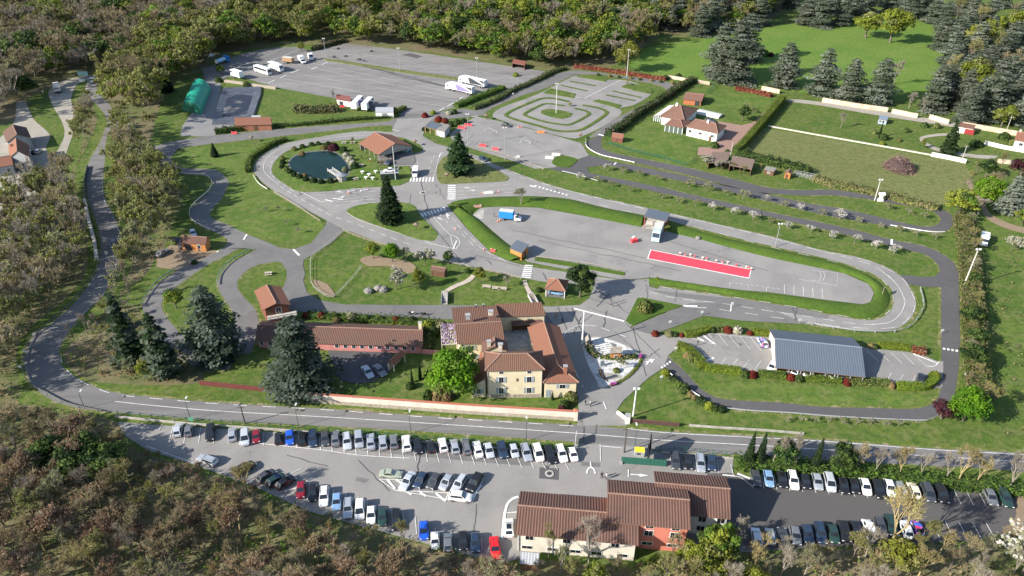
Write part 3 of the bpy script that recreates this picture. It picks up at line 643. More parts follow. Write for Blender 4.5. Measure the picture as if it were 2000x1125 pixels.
# sealed cracks in the old asphalt of the yard and the training roads
ck = MB(); random.seed(5)
def crack(a, c, w=.16, wob=2.2, k=9):
    pts = []
    for i in range(k+1):
        t = i/k; s = math.sin(math.pi*t)
        pts.append((a[0]+(c[0]-a[0])*t+random.uniform(-wob, wob)*s, a[1]+(c[1]-a[1])*t+random.uniform(-wob, wob)*.6*s))
    L(pts, w, n=3, b=ck, z=ZL-.008)
for a, c in (((1116,602),(1150,676)),((1104,602),(1140,640)),((1128,640),(1160,612)),((1146,600),(1240,632)),((1160,560),(1262,640)),((1165,600),(1190,575)),((1190,596),(1222,586)),((1196,600),(1224,590)),((1185,608),(1178,640)),((1222,632),(1290,700)),((1200,648),(1252,696)),((1120,655),(1135,620)),((1236,640),(1262,735)),((1262,700),(1288,682)),
  ((822,352),(838,430)),((836,430),(905,520)),((850,360),(870,392)),((802,380),(800,402)),((905,520),(930,500)),((930,500),(1015,520)),((1060,533),(1068,548)),((950,508),(960,518)),((1150,548),(1210,556)),((1190,574),(1196,597)),((1262,555),(1265,585)),((1322,566),(1318,590)),((1548,600),(1556,626)),((1556,601),(1552,627)),((1000,312),(1090,330)),((960,262),(1050,285)),((905,285),(925,262)),((700,410),(730,440)),((600,390),(640,412)),((1000,450),(1260,505)),((1050,470),(1330,530)),((1300,470),(1500,530)),((1210,600),(1150,583)),((1090,600),(1108,648)),((700,900),(760,960)),((820,884),(815,925)),((930,985),(925,1040)),((1060,900),(1062,912)),((560,890),(640,912)),((1165,830),(1160,866)),((1140,834),(1139,864))):
    crack(a, c, random.choice([.1,.14,.2]), random.uniform(1.2, 3.2))
for k in range(7): crack((640+k*20, 112+k*5+random.uniform(-3,3)), (800+k*14, 150+k*3.5+random.uniform(-4,4)), random.uniform(.35,.8), .8)
ck.build('crack_sealing', mat('crack sealing tar', (.075,.076,.08), .8), kind='structure')
# manholes
for (x, y, r) in ((826.5,377.5,1.3),(1073,926,.9)):
    g = at(x, y); b = MB(); b.tube((0,0,0),(0,0,.03), r, r, 20, 0); b.tube((0,0,.03),(0,0,.045), r*.55, r*.55, 20, 1)
    b.build('manhole_cover', [CONC, mat('iron', (.05,.05,.052), .6)], loc=(g.x,g.y,ZL), label='round manhole cover in the %s' % ('middle of the training crossroads' if x < 900 else 'square dark patch of the lower car park'), cat='manhole cover')
# ================================================================== BUILDINGS
TILE = roof_mat('terracotta canal tiles', (0.212,0.111,0.075), (0.081,0.041,0.033), spacing=.42, lichen=(0.134,0.102,0.075), la=.7)
TILE2 = roof_mat('weathered clay tiles', (0.176,0.098,0.074), (0.071,0.038,0.033), spacing=.42, lichen=(0.113,0.094,0.075), la=.7)
TILE3 = roof_mat('brown ribbed tiles', (0.189,0.102,0.076), (0.049,0.029,0.026), spacing=.5, lichen=(0.099,0.070,0.056), la=.7)
TILEO = roof_mat('flat orange tiles', (0.240,0.111,0.071), (0.176,0.078,0.054), spacing=.5, lichen=(0.183,0.107,0.075), la=.4, depth=.3)
TILEV = roof_mat('brown villa tiles', (0.233,0.123,0.088), (0.120,0.066,0.050), spacing=.5, lichen=(0.155,0.115,0.096), la=.6, depth=.6)
METAL = roof_mat('blue grey ribbed metal', (.105,.13,.165), (.065,.085,.115), spacing=.55, lichen=(.12,.145,.175), la=.4, depth=.5)
TIN = roof_mat('pale corrugated tin', (.42,.44,.46), (.26,.28,.3), spacing=.5, lichen=(.36,.36,.36), la=.4, depth=.6)
RIDGE = mat('ridge tiles', (0.240,0.148,0.113), .85, var=.2, vscale=2)
RIDGEM = mat('ridge metal', (.16,.19,.23), .5)
YEL = mat('pale yellow render', (.62,.54,.37), .9, var=.08, vscale=.6)
CRM = mat('cream white render', (.62,.57,.48), .9, var=.12, vscale=.5)
WWALL = mat('white render', (.68,.66,.62), .9, var=.1, vscale=.5)
PNK = mat('salmon pink render', (.50,.17,.12), .9, var=.12, vscale=.5)
ROS = mat('rose pink render', (.48,.2,.185), .9, var=.12, vscale=.5)
ORW = mat('orange timber cladding', (.46,.19,.06), .8, var=.25, vscale=3)
BRW = mat('brown timber', (.12,.065,.04), .85, var=.3, vscale=2)
GRW = mat('weathered grey boards', (.34,.32,.29), .85, var=.3, vscale=2)
BRK = mat('brick wall', (.3,.13,.08), .9, var=.3, vscale=3)
GREY = mat('grey render', (.3,.31,.32), .9, var=.15, vscale=.7)
STONE = mat('rubble stone', (.36,.31,.25), .95, var=.4, vscale=3, bump=.6, bscale=6)
GLASS = mat('dark window glass', (.012,.015,.02), .08, spec=.6)
FRAME = mat('white window frame', (.7,.7,.69), .6)
SHUT = mat('grey blue shutter', (.27,.31,.33), .7, var=.1)
DARKM = mat('dark steel', (.05,.055,.06), .5, metal=.3)
GALV = mat('galvanised steel', (.42,.44,.45), .45, metal=.5, var=.15, vscale=2)
POSTW = mat('pale post', (.5,.46,.4), .8)
CHIMM = mat('chimney render', (.52,.47,.4), .9, var=.2)

class Bld:
    def __init__(s, name, label, cat, fl, fr, bl, he, hr, ridge='x', hip=(0, 0), over=.45, walls=YEL, roof=TILE, ridgem=RIDGE, sides='FRBL', posts=0, z0=0.0, thick=.16, gable=None, group=None, flat=False, postm=None, rv=.5):
        F = at(*fl, he); Rr = at(*fr, he); Bk = at(*bl, he)
        s.F = F.xy.to_3d(); s.ex = (Rr-F); s.ey = (Bk-F); s.ex.z = s.ey.z = 0; s.he = he; s.hr = hr
        s.L = s.ex.length; s.W = s.ey.length; s.ux = s.ex.normalized(); s.uy = s.ey.normalized()
        s.o = s.F+s.ex*.5+s.ey*.5; s.over = over
        s.e = empty(name, s.o, label=label, cat=cat, group=group)
        s.z0 = z0
        # roof
        b = MB(); hl, hh = hip; rm = 0
        P = lambda u, v, z: (s.F+s.ux*u+s.uy*v-s.o)+Vector((0, 0, z))
        s.P = P; Lx, W = s.L, s.W
        def slab(pts):
            n = len(pts)
            p = [Vector(q) for q in pts]
            if (p[1]-p[0]).cross(p[2]-p[0]).z < 0: p.reverse()
            b.face(p, 0, 'slope')
            dn = Vector((0, 0, -thick))
            b.face([q+dn for q in reversed(p)], 1)
            for i in range(n): b.face([p[i], p[i]+dn, p[(i+1) % n]+dn, p[(i+1) % n]], 1)
        walls_top = []
        if ridge == 'x':
            A, B = P(hl, W*rv, hr), P(Lx-hh, W*rv, hr)
            slab([P(0,0,he), P(Lx,0,he), B, A]); slab([P(Lx,W,he), P(0,W,he), A, B])
            if hl: slab([P(0,W,he), P(0,0,he), A])
            if hh: slab([P(Lx,0,he), P(Lx,W,he), B])
            lines = [(A, B)]
            if hl: lines += [(P(0,0,he), A), (P(0,W,he), A)]
            if hh: lines += [(P(Lx,0,he), B), (P(Lx,W,he), B)]
        elif ridge == 'y':
            A, B = P(Lx/2, hl, hr), P(Lx/2, W-hh, hr)
            slab([P(0,W,he), P(0,0,he), A, B]); slab([P(Lx,0,he), P(Lx,W,he), B, A])
            if hl: slab([P(0,0,he), P(Lx,0,he), A])
            if hh: slab([P(Lx,W,he), P(0,W,he), B])
            lines = [(A, B)]
            if hl: lines += [(P(0,0,he), A), (P(Lx,0,he), A)]
            if hh: lines += [(P(0,W,he), B), (P(Lx,W,he), B)]
        elif ridge == 'mono': slab([P(0,0,he), P(Lx,0,he), P(Lx,W,hr), P(0,W,hr)]); lines = []
        elif ridge == 'monox': slab([P(0,0,he), P(Lx,0,hr), P(Lx,W,hr), P(0,W,he)]); lines = []
        for A, B in lines: b.tube(A+Vector((0,0,.03)), B+Vector((0,0,.03)), .17, n=6, m=2)
        s.roof = b.build('roof', [roof, mat('eaves boards', (.16,.1,.07), .9), ridgem], s.e)
        # walls
        def top(u, v):
            if ridge == 'x': f = v/(W*rv) if v < W*rv else (W-v)/(W*(1-rv))
            elif ridge == 'y': f = 1-abs(u-Lx/2)/(Lx/2)
            elif ridge == 'mono': f = v/W
            else: f = u/Lx
            if ridge == 'x':
                if hl: f = min(f, u/hl)
                if hh: f = min(f, (Lx-u)/hh)
            if ridge == 'y':
                if hl: f = min(f, v/hl)
                if hh: f = min(f, (W-v)/hh)
            return he+(hr-he)*max(0, f)-thick-.02
        o_ = over
        C = {'FL':(o_,o_),'FR':(Lx-o_,o_),'BR':(Lx-o_,W-o_),'BL':(o_,W-o_)}
        wl = MB()
        for sd, (a, c) in dict(F=('FL','FR'), R=('FR','BR'), B=('BR','BL'), L=('BL','FL')).items():
            a, c = C[a], C[c]
            mid = ((a[0]+c[0])/2, (a[1]+c[1])/2)
            if ridge == 'x' and sd in 'LR': mid = (a[0], W*rv)
            if sd in sides: wl.face([P(*a,z0), P(*c,z0), P(*c,top(*c)), P(*mid,top(*mid)), P(*a,top(*a))])
            elif gable and sd in gable: wl.face([P(*a,he-.9), P(*c,he-.9), P(*c,top(*c)), P(*mid,top(*mid)), P(*a,top(*a))])
        if wl.f:
            s.wall = wl.build('wall', walls, s.e)
            sm = s.wall.modifiers.new('t', 'SOLIDIFY'); sm.thickness = .18; sm.offset = -1
        if posts:
            for i in range(posts+1):
                for v in (o_, W-o_):
                    pm = MB(); u = o_+(Lx-2*o_)*i/posts
                    q = P(u, v, 0); pm.box((q.x, q.y, top(u,v)/2), (.2,.2,top(u,v)), math.atan2(s.ux.y, s.ux.x))
                    pm.build('post', postm or POSTW, s.e)
    def side(s, sd):
        o = s.over
        if sd == 'F': return s.P(o,o,0), s.ux, -s.uy, s.L-2*o
        if sd == 'R': return s.P(s.L-o,o,0), s.uy, s.ux, s.W-2*o
        if sd == 'B': return s.P(s.L-o,s.W-o,0), -s.ux, s.uy, s.L-2*o
        return s.P(o,s.W-o,0), -s.uy, -s.ux, s.W-2*o
    def panel(s, name, sd, f, z, w, h, m, d=.05, parent=None, off=0.0):
        p, t, n, Ls = s.side(sd)
        n = (n-t*n.dot(t)).normalized()
        c = p+t*(f*Ls)+n*(d/2+off)
        b = MB(); b.box((c.x, c.y, z+h/2), (w, d, h), math.atan2(t.y, t.x))
        return b.build(name, m, parent or s.e)
    def win(s, sd, f, z, w=1.0, h=1.3, shutters=False, bars=True):
        fr = s.panel('window', sd, f, z-.08, w+.24, h+.16, FRAME, .06)
        p, t, n, Ls = s.side(sd)
        if bars:
            for k in (-1, 1): s.panel('pane', sd, f+k*(w/4+.02)/Ls, z, w/2-.03, h, GLASS, .03, fr, .055)
        else: s.panel('pane', sd, f, z, w, h, GLASS, .03, fr, .055)
        if shutters:
            for k in (-1, 1): s.panel('shutter', sd, f+k*(w*.5+.12+w*.28)/Ls, z-.05, w*.52, h+.1, SHUT, .07)
    def door(s, sd, f, w=1.0, h=2.1, m=None, z=0.0):
        d = s.panel('door', sd, f, z, w, h, m or BRW, .06)
        s.panel('handle', sd, f+(w*.38)/s.side(sd)[3], z+1.0, .08, .14, DARKM, .05, d, .06)
    def chimney(s, u, v, z0, h, w=.7, m=None):
        q = s.P(u*s.L, v*s.W, 0); b = MB()
        b.box((q.x, q.y, z0+h/2), (w, w*.8, h), math.atan2(s.ux.y, s.ux.x)); b.box((q.x, q.y, z0+h+.05), (w+.2, w*.8+.2, .1), math.atan2(s.ux.y, s.ux.x), 1)
        b.build('chimney', [m or CHIMM, GREY], s.roof)
    def skylight(s, pu, pv, z, w=.9):
        pass

# --- yellow farmhouse group
manor = Bld('farmhouse', 'tall pale yellow farmhouse with hipped tile roof and grey shutters behind the long road wall', 'house', (947,724), (1064.5,722), (946,687), 8.3, 10.2, 'x', (3.6, 3.6), .5)
for z in (1.0, 4.1):
    for f in (.25, .76): manor.win('F', f, z+.4, .95, 1.5, True)
for f in (.25, .76): manor.win('F', f, 7.0, .8, .6)
manor.panel('niche', 'F', .545, 4.7, .5, .9, mat('painted niche shade', (.16,.1,.07), .9), .04)  # flat panel, the shade of the recess is put into its dark colour
manor.panel('stone_base', 'F', .5, 0, manor.L-.9, 1.0, STONE, .05)
for (sd, f) in (('F',.008),('F',.992)): manor.panel('downpipe', sd, f, 0, .12, 8.0, GALV, .12)
manor.win('R', .4, 6.3, .8, 1.2)
manor.chimney(.27, .93, 8.2, 2.6, .8, CHIMM)
barn = Bld('farmhouse', 'big yellow farm building with broad striped tile roof left of the courtyard', 'house', (893,672), (987,666), (881,601), 6.0, 7.1, 'x', (0, 0), .5, roof=TILE, rv=.42)
for f in (.18, .28, .62): barn.win('F', f, 3.3+.3, .9, 1.3, f != .62)
for f in (.28, .5): barn.win('F', f, .9, .9, 1.3, True)
barn.chimney(.30, .47, 7.9, 1.3, 1.0, GREY); barn.chimney(.80, .55, 7.9, 1.1, 1.1, CHIMM)
for k in (.55, .72): barn.chimney(k, .985, 5.9, .7, .3, DARKM)
link_ = Bld('farm_outbuilding', 'small tiled link roof with a chimney wedged between the farmhouse and the big barn roof', 'building', (941,688), (993,686), (940,669), 6.2, 7.7, 'y', (0, 0), .3, roof=TILE2)
link_.chimney(.28, .3, 6.8, 1.7, .8, CHIMM); link_.chimney(.72, .1, 6.6, 1.5, .8, BRK)
annex = Bld('farm_outbuilding', 'low lean-to annex with sloping tile roof on the left side of the yellow farmhouse', 'building', (918,757), (950,754.5), (938,687), 3.2, 5.6, 'monox', over=.3, roof=TILEO, gable=None)
annex.win('F', .5, 1.1, .9, 1.2, True)
gate_ = Bld('farm_outbuilding', 'narrow yellow range with a single tiled slope closing the back of the courtyard', 'building', (975,619.5), (1066,615.5), (968,602.5), 4.4, 5.8, 'mono', over=.25, roof=TILE)
lean_ = Bld('farm_outbuilding', 'dark open tiled lean-to against the yellow wall inside the courtyard', 'building', (999,636), (1056,634), (999,629), 2.4, 3.1, 'mono', over=.15, roof=TILE2, walls=BRW, sides='BL')
wing = Bld('farm_wing', 'long tiled wing running from the courtyard to the front beside the yard road', 'building', (1061,748), (1131,747), (1030,639), 4.6, 6.3, 'y', (4.2, 0), .45, roof=TILEO)
wing.win('F', .56, 2.7, 1.2, 1.0, True); wing.door('F', .12, 1.1, 2.2, SHUT); wing.chimney(.66, .1, 5.0, 2.6, .8, BRK)
for f in (.15,.4,.6,.85): wing.win('L', f, 1.6, .9, 1.3)
perg = empty('pergola', at(876,672), label='pale pergola covered with mauve wisteria at the left end of the big farm roof', cat='pergola')
pc = [at(862,652), at(890,650), at(893,688), at(864,690)]
pc = [p-at(876,672) for p in pc]
for p in pc:
    b = MB(); b.box((p.x,p.y,1.3), (.16,.16,2.6)); b.build('post', POSTW, perg)
b = MB()
for k in range(9):
    t = k/8; a = pc[0].lerp(pc[1], t); c = pc[3].lerp(pc[2], t)
    b.tube(a+Vector((0,0,2.65)), c+Vector((0,0,2.65)), .07, n=5)
b.tube(pc[0]+Vector((0,0,2.55)), pc[1]+Vector((0,0,2.55)), .09, n=5); b.tube(pc[3]+Vector((0,0,2.55)), pc[2]+Vector((0,0,2.55)), .09, n=5)
b.build('beams', POSTW, perg)
b = MB()
for _ in range(260):
    s_, t_ = random.random(), random.random()**1.6
    q = pc[0].lerp(pc[1], s_).lerp(pc[3].lerp(pc[2], s_), t_)+Vector((0,0,2.75+random.uniform(-.2,.35)))
    r = random.uniform(.12,.24); a = Vector((random.gauss(0,1),random.gauss(0,1),random.gauss(0,.6))).normalized()*r; c = a.orthogonal().normalized()*r
    b.face([q-a-c, q+a-c, q+a+c, q-a+c], 0 if random.random() < .7 else 1)
b.build('wisteria', [mat('mauve blossom', (.27,.19,.33), .9), mat('grey stems', (.3,.27,.25), .9)], perg)

# --- long pink building, chalets
pink = Bld('long_building', 'very long low rose pink building with a row of small white windows and tiled roof', 'building', (498,666), (826,677.5), (512,626), 2.4, 4.15, 'x', over=.5, walls=ROS, roof=TILE2)
for x in (508, 525, 657, 674, 690.5, 707, 724, 740.5, 757, 774, 790.5, 807): pink.win('F', (x-501)/(823-501), .95, .8, 1.05)
pink.chimney(.985, .62, 3.9, 1.9, .7, YEL)
chal = Bld('balcony_house', 'brown timber house with orange tile roof and a white balcony above the long pink building', 'house', (514,605), (568,595), (496,568), 5.0, 6.2, 'y', over=.5, walls=mat('dark red timber', (.16,.06,.04), .85, var=.2), roof=TILEO, thick=.2)
chal.win('F', .55, 2.9, 1.2, 1.6); chal.door('F', .2, 1.2, 2.1, BRW, 2.7)
p, t, n, Ls = chal.side('F')
b = MB(); c = p+t*(Ls*.62)+n*1.0; b.box((c.x,c.y,2.55), (Ls*1.25,2.0,.16), math.atan2(t.y,t.x))
for k in range(-5, 8):
    q = p+t*(Ls*(.62+k*.1-.12))+n*1.95
    b.box((q.x,q.y,3.1), (.06,.06,1.0), 0)
q = p+t*(Ls*.62)+n*1.95; b.box((q.x,q.y,3.62), (Ls*1.25,.08,.08), math.atan2(t.y,t.x)); b.box((q.x,q.y,3.15), (Ls*1.25,.05,.3), math.atan2(t.y,t.x))
b.build('balcony', POSTW, chal.e)
shed1 = Bld('garden_shelter', 'small open shelter with steep tile roof at the edge of the shaded courtyard parking', 'shelter', (769,712), (792,691.5), (755.5,709), 2.3, 3.3, 'x', over=.2, walls=STONE, roof=TILEO, sides='B', posts=1)
shed2 = Bld('animal_shed', 'low shed with faded tile roof at the fence corner beside blossom trees', 'shed', (868,531), (875,527), (840,527), 2.0, 2.9, 'y', over=.2, walls=BRW, roof=TILE2)
cab = Bld('workshop_cabin', 'orange walled workshop cabin with striped tile roof beside the dirt yard', 'cabin', (350,473.5), (401,477.5), (361,460), 2.7, 3.9, 'x', over=.35, walls=ORW, roof=TILE3, sides='RFB')
cab.win('F', .72, .9, .9, 1.2); cab.panel('door', 'F', .25, 0, 2.2, 2.1, DARKM)
pav = Bld('pavilion', 'open square pavilion with hipped orange roof on white posts beside the dark round tree', 'pavilion', (1064,564.5), (1104.5,569.5), (1071,543.5), 2.5, 4.3, 'x', (2.6, 2.6), .3, roof=TILEO, sides='', posts=1, postm=WWALL, walls=YEL)
b = MB(); b.box((0,0,.14), (pav.L-.4, pav.W-.4, .08), math.atan2(pav.ux.y, pav.ux.x)); b.build('floor', ASM, pav.e)
# --- pond hangar
hang = Bld('open_hangar', 'large open sided hangar with broad orange roof and pale boarded gable beside the pond', 'hangar', (739,302.5), (806,285), (700,279.5), 3.0, 5.7, 'y', over=.4, walls=GRW, roof=TILEO, sides='', gable='FB', posts=0)
for i in range(5):
    for u in (.4, hang.L-.4):
        q = hang.P(u, .4+(hang.W-.8)*i/4, 0); b = MB(); b.box((q.x,q.y,1.4), (.25,.25,2.8)); b.build('post', GRW, hang.e)
hang.panel('back_wall', 'B', .5, 0, hang.L-1, 2.9, GRW, .15)
# --- barns and sheds at the lorry yard
tun = empty('tunnel_shed', at(384,200), label='bright green half round tunnel shed on the grey gravel yard', cat='shed')
fl, fr, bk = at(357,216), at(393,224), at(412,177)
og = at(384,200); ax = (fr-fl); ay = (bk-fr); Wt = ax.length
b = MB(); rows = []
GREEN = mat('green tarpaulin', (.012,.27,.17), .55, var=.18, vscale=.8)
for j in range(15):
    r = []
    for k in range(21):
        a = math.pi*k/20; u = .5-.5*math.cos(a)
        r.append(fl-og+ax*u+ay*(j/14)+Vector((0,0,1.0+3.9*math.sin(a))) if 0 < k < 20 else fl-og+ax*u+ay*(j/14)+Vector((0,0,.0)))
    rows.append(r)
b.loft(rows, 0, closed=False, caps=False); b.build('cover', GREEN, tun, smooth=False)
for j in (0, 14):
    b = MB(); b.face([Vector(p) for p in rows[j]]); b.build('end_wall', mat('dark green end', (.02,.16,.1), .7), tun)
b = MB(); q = fl-og+ax*.5; b.box((q.x, q.y-.12, 1.6), (3.2,.1,3.2), math.atan2(ax.y,ax.x)); b.build('door', mat('dark green door', (.015,.1,.065), .7), tun)
brs = Bld('brick_shed', 'long low brick shed with orange tile roof behind the round hedges', 'shed', (459,245), (531,243), (458,234.5), 2.6, 3.6, 'mono', over=.3, walls=BRK, roof=TILEO)
brs.door('F', .55, 1.6, 2.1)
cab2 = Bld('white_cabin', 'tiny white cabin behind the long brick shed', 'cabin', (491,235), (509,235), (491.5,226), 2.2, 2.4, 'mono', over=.05, walls=WWALL, roof=TIN); cab2.door('F', .5)
rust = Bld('lean_shed', 'shed with rusty flat roof and white wall between the lawn and the lorry yard', 'shed', (657,194), (686,199), (656,185), 2.5, 2.9, 'mono', over=.15, walls=WWALL, roof=roof_mat('rusty tin', (.25,.09,.07), (.17,.06,.05), .6), sides='RBF')
rust.panel('opening_shade', 'F', .3, 0, 2.2, 1.9, DARKM)  # no hole in the wall: a dark panel paints the shade inside
hut = Bld('pump_hut', 'small dark red brick hut beside the far end of the green tunnel shed', 'hut', (378,165), (395,167), (381,154), 2.6, 2.8, 'mono', over=.05, walls=BRK, roof=roof_mat('rusty tin', (.25,.09,.07), (.17,.06,.05), .6)); hut.door('F', .5)
boxc = Bld('white_container', 'white storage container with ribbed pale roof beside the two parked trailers', 'container', (733,219), (768.5,219), (733.5,210.5), 2.7, 3.0, 'mono', over=.03, walls=mat('white sheet metal', (.66,.67,.67), .6, var=.08), roof=TIN); boxc.door('F', .5, 2.2, 2.3, GALV)
shl = Bld('open_shelter', 'open shelter with dark blue roof on timber posts beside the practice yard', 'shelter', (829,247), (850,252.5), (843,240), 2.6, 3.1, 'mono', over=.2, walls=BRW, roof=METAL, sides='B', posts=2, postm=mat('yellow timber post', (.45,.33,.16), .8))
gar = Bld('garage', 'grey garage with white door joined to the dark roofed open shelter', 'garage', (851,252.5), (869,257), (861,241.5), 2.6, 3.0, 'mono', over=.1, walls=GREY, roof=mat('grey felt roof', (.2,.195,.18), .9, var=.2)); gar.door('F', .6, 2.0, 2.1, WWALL)
bik = Bld('bike_shed', 'brown open shed sheltering motorcycles at the edge of the upper yard under the wood', 'shed', (1000,123), (1025,127.5), (1003,117), 2.5, 3.0, 'mono', over=.1, walls=mat('red brown timber', (.17,.06,.045), .8, var=.2), roof=roof_mat('rusty tin', (.25,.09,.07), (.17,.06,.05), .6), sides='LRB')
dock = Bld('loading_dock', 'loading dock shelter with dark ribbed roof on red posts at the sunken yard', 'shelter', (1257.5,423), (1301.5,432.5), (1266,409), 4.0, 4.4, 'mono', over=.3, walls=GREY, roof=METAL, sides='', posts=1, postm=mat('red steel post', (.3,.08,.04), .6))
q = dock.P(dock.L*.4, dock.W*.75, 0); b = MB(); b.box((q.x,q.y,.6), (dock.L*.7, dock.W*.35, 1.2), math.atan2(dock.ux.y,dock.ux.x)); b.build('ramp', CONC, dock.e)
osh = Bld('orange_shed', 'orange boarded shed with dark blue roof at the corner of the sunken yard', 'shed', (995,484.5), (1019,494.5), (1009.5,472), 2.6, 3.3, 'mono', over=.2, walls=ORW, roof=METAL); osh.door('R', .5, 1.2, 2.0)
# --- covered car park
park = Bld('carport', 'huge carport with blue grey ribbed metal roof over the angled parking bays', 'carport', (1515,718), (1690.5,737), (1502.5,643), 2.3, 5.0, 'x', over=.35, walls=CRM, roof=METAL, ridgem=RIDGEM, sides='L', posts=7, postm=GALV)
# --- bottom building
bw = Bld('office_building', 'long white office building with brown striped tile roof at the lower car park', 'building', (1005,1044), (1248,1065), (1016,959), 4.9, 6.7, 'x', over=.5, walls=CRM, roof=TILE3)
for x in (.1, .42, .62, .83): bw.win('F', x, 3.3, 1.3, 1.0)
for x in (.08, .3, .5, .68, .9): bw.win('F', x, .9, 1.7, .7)
for (sd, f) in (('F',.01),('F',.3)): bw.panel('downpipe', sd, f, 0, .14, 4.6, GREY, .14)
bcn = Bld('office_building', 'salmon pink office block with the highest brown striped roof between the two white wings', 'building', (1184.5,1020), (1349.5,1034.5), (1186,936), 6.6, 8.4, 'x', over=.45, walls=PNK, roof=TILE3)
for x in (.52, .85):
    bcn.win('F', x, 3.6, 1.4, 1.3); bcn.win('F', x, 1.2, 1.8, .7)
    bcn.win('F', x, 5.6, 1.3, .5)
bea = Bld('office_building', 'white office wing with brown striped roof at the right of the salmon pink block', 'building', (1276,1001), (1427,1014), (1277,920), 5.2, 7.4, 'x', over=.5, walls=WWALL, roof=TILE3)
for x in (.66, .92): bea.win('F', x, 3.4, 1.3, 1.2); bea.win('F', x, 1.0, 1.3, 1.2)
bea.panel('air_unit', 'R', .45, .4, 1.0, .8, WWALL, .5)
cor = Bld('tin_leanto', 'low lean-to with grey corrugated roof below the left white office', 'shed', (1015,1101), (1052,1104), (1017,1082), 1.8, 2.4, 'mono', over=.1, walls=BRW, roof=TIN)
# --- villa
vil = Bld('villa', 'white bungalow wing with hipped tile roof facing the pink gravel drive', 'house', (1339,247), (1402.5,261), (1357,232.5), 3.9, 5.9, 'x', (3.2, 3.2), .5, walls=WWALL, roof=TILEV)
for x in (.12, .46, .86): vil.win('F', x, 1.7, 1.2, 1.0)
vil.win('F', .62, 2.2, .5, .5); vil.win('F', .66, 2.2, .5, .5); vil.door('F', .8, 1.0, 2.0, BRW)
vil.chimney(.55, .45, 5.2, 1.6, .8, WWALL)
vib = Bld('villa', 'rear villa block with pyramid tile roof and a skylight beside the white conservatory', 'house', (1289.5,227), (1337,236), (1318,204), 3.5, 6.6, 'x', (5.2, 5.2), .5, walls=WWALL, roof=TILEV)
vib.chimney(.3, .6, 5.2, 1.6, .8, WWALL)
ver = Bld('veranda', 'glazed veranda with low hipped tile roof projecting onto the villa lawn', 'veranda', (1298,243.5), (1334.5,250), (1314,229), 2.9, 4.2, 'x', (3, 3), .3, walls=mat('veranda glass', (.08,.11,.1), .15, spec=.5), roof=TILEV, posts=4, postm=FRAME)
cons = Bld('conservatory', 'white conservatory with sloping white roof on the left side of the villa', 'conservatory', (1277,226), (1290,228.5), (1306,206), 2.3, 3.2, 'monox', over=.1, walls=mat('veranda glass', (.08,.11,.1), .15), roof=mat('white panel roof', (.6,.6,.58), .6), posts=3, postm=FRAME)
gh = Bld('garden_house', 'brick garden house with brown roof and white porch at the top of the villa lawn', 'garden house', (1333.5,193.5), (1371,197.5), (1342,179.5), 2.5, 3.8, 'x', over=.4, walls=mat('orange brick', (.38,.13,.06), .85, var=.2), roof=TILEV, sides='FLB'); gh.door('F', .8, 2.2, 2.0, DARKM)
for (nm, lb, fl, fr, bl) in (('garden_barn','left brown roofed barn behind the white blossom bushes at the villa gate',(1383,318),(1420,317.5),(1391,300)),('garden_barn','right brown roofed barn behind olive shrubs at the foot of the tall clipped hedge',(1424,322.5),(1468,331),(1431,307))):
    g = Bld(nm, lb, 'barn', fl, fr, bl, 2.5, 3.2, 'mono', over=.2, walls=BRW, roof=roof_mat('brown shingle', (.2,.145,.115), (.14,.1,.085), .5, lichen=(.2,.17,.15)), sides='LRB', posts=2, postm=BRW)
pl1 = Bld('play_house', 'little brown wooden playhouse with red roof on the villa lawn', 'playhouse', (1194,268), (1217,271), (1197,261), 1.9, 3.0, 'x', over=.2, walls=mat('red brown timber', (.17,.06,.045), .8), roof=TILEO); pl1.door('F', .4, .9, 1.6)
cb3 = Bld('garden_cabin', 'small bright orange garden cabin beside the wire aviary', 'cabin', (1532,338), (1545,340), (1536,332), 2.1, 2.7, 'y', over=.2, walls=ORW, roof=TILEV); cb3.door('F', .4, .9, 1.7)
kn = Bld('kennel_shed', 'low dark shed with a grey roof between the garden barns and the orange cabin', 'shed', (1492,331), (1512,335), (1497,325.5), 1.8, 2.1, 'mono', over=.1, walls=BRW, roof=mat('grey felt roof', (.2,.195,.18), .9)); kn.win('F', .5, .6, .7, .6)
av = empty('aviary', at(1568,345), label='long low wire aviary beside the small orange garden cabin', cat='aviary')
b = MB(); A = at(1548,344)-at(1568,345); B_ = at(1588,352)-at(1568,345)
dv = (B_-A); nv = Vector((-dv.y,dv.x,0)).normalized()*2.2
for i in range(7):
    q = A.lerp(B_, i/6)
    for d in (Vector((0,0,0)), nv): b.tube(q+d, q+d+Vector((0,0,1.5)), .05, n=5)
    b.tube(q+Vector((0,0,1.5)), q+nv+Vector((0,0,1.5)), .04, n=5)
for d in (Vector((0,0,0)), nv):
    for z in (.5, 1.0, 1.5): b.tube(A+d+Vector((0,0,z)), B_+d+Vector((0,0,z)), .035, n=5)
b.build('frame', GALV, av)
bc = Bld('blue_hut', 'small pale blue hut with white windows beside the farm track', 'hut', (1716,232.5), (1733,235), (1718,227), 2.0, 2.5, 'mono', over=.1, walls=mat('pale blue boards', (.28,.36,.45), .7), roof=mat('blue felt', (.16,.2,.25), .8))
for x in (.25, .6): bc.win('F', x, .8, .9, .8)
ws = Bld('white_garage', 'white garage with dark red door behind the big dark conifer at the right', 'garage', (1871,247), (1901,252), (1876,240.5), 2.5, 2.8, 'mono', over=.1, walls=WWALL, roof=TILEV); ws.panel('door', 'F', .82, 0, 3.4, 2.1, mat('dark red door', (.25,.03,.03), .6), .06)
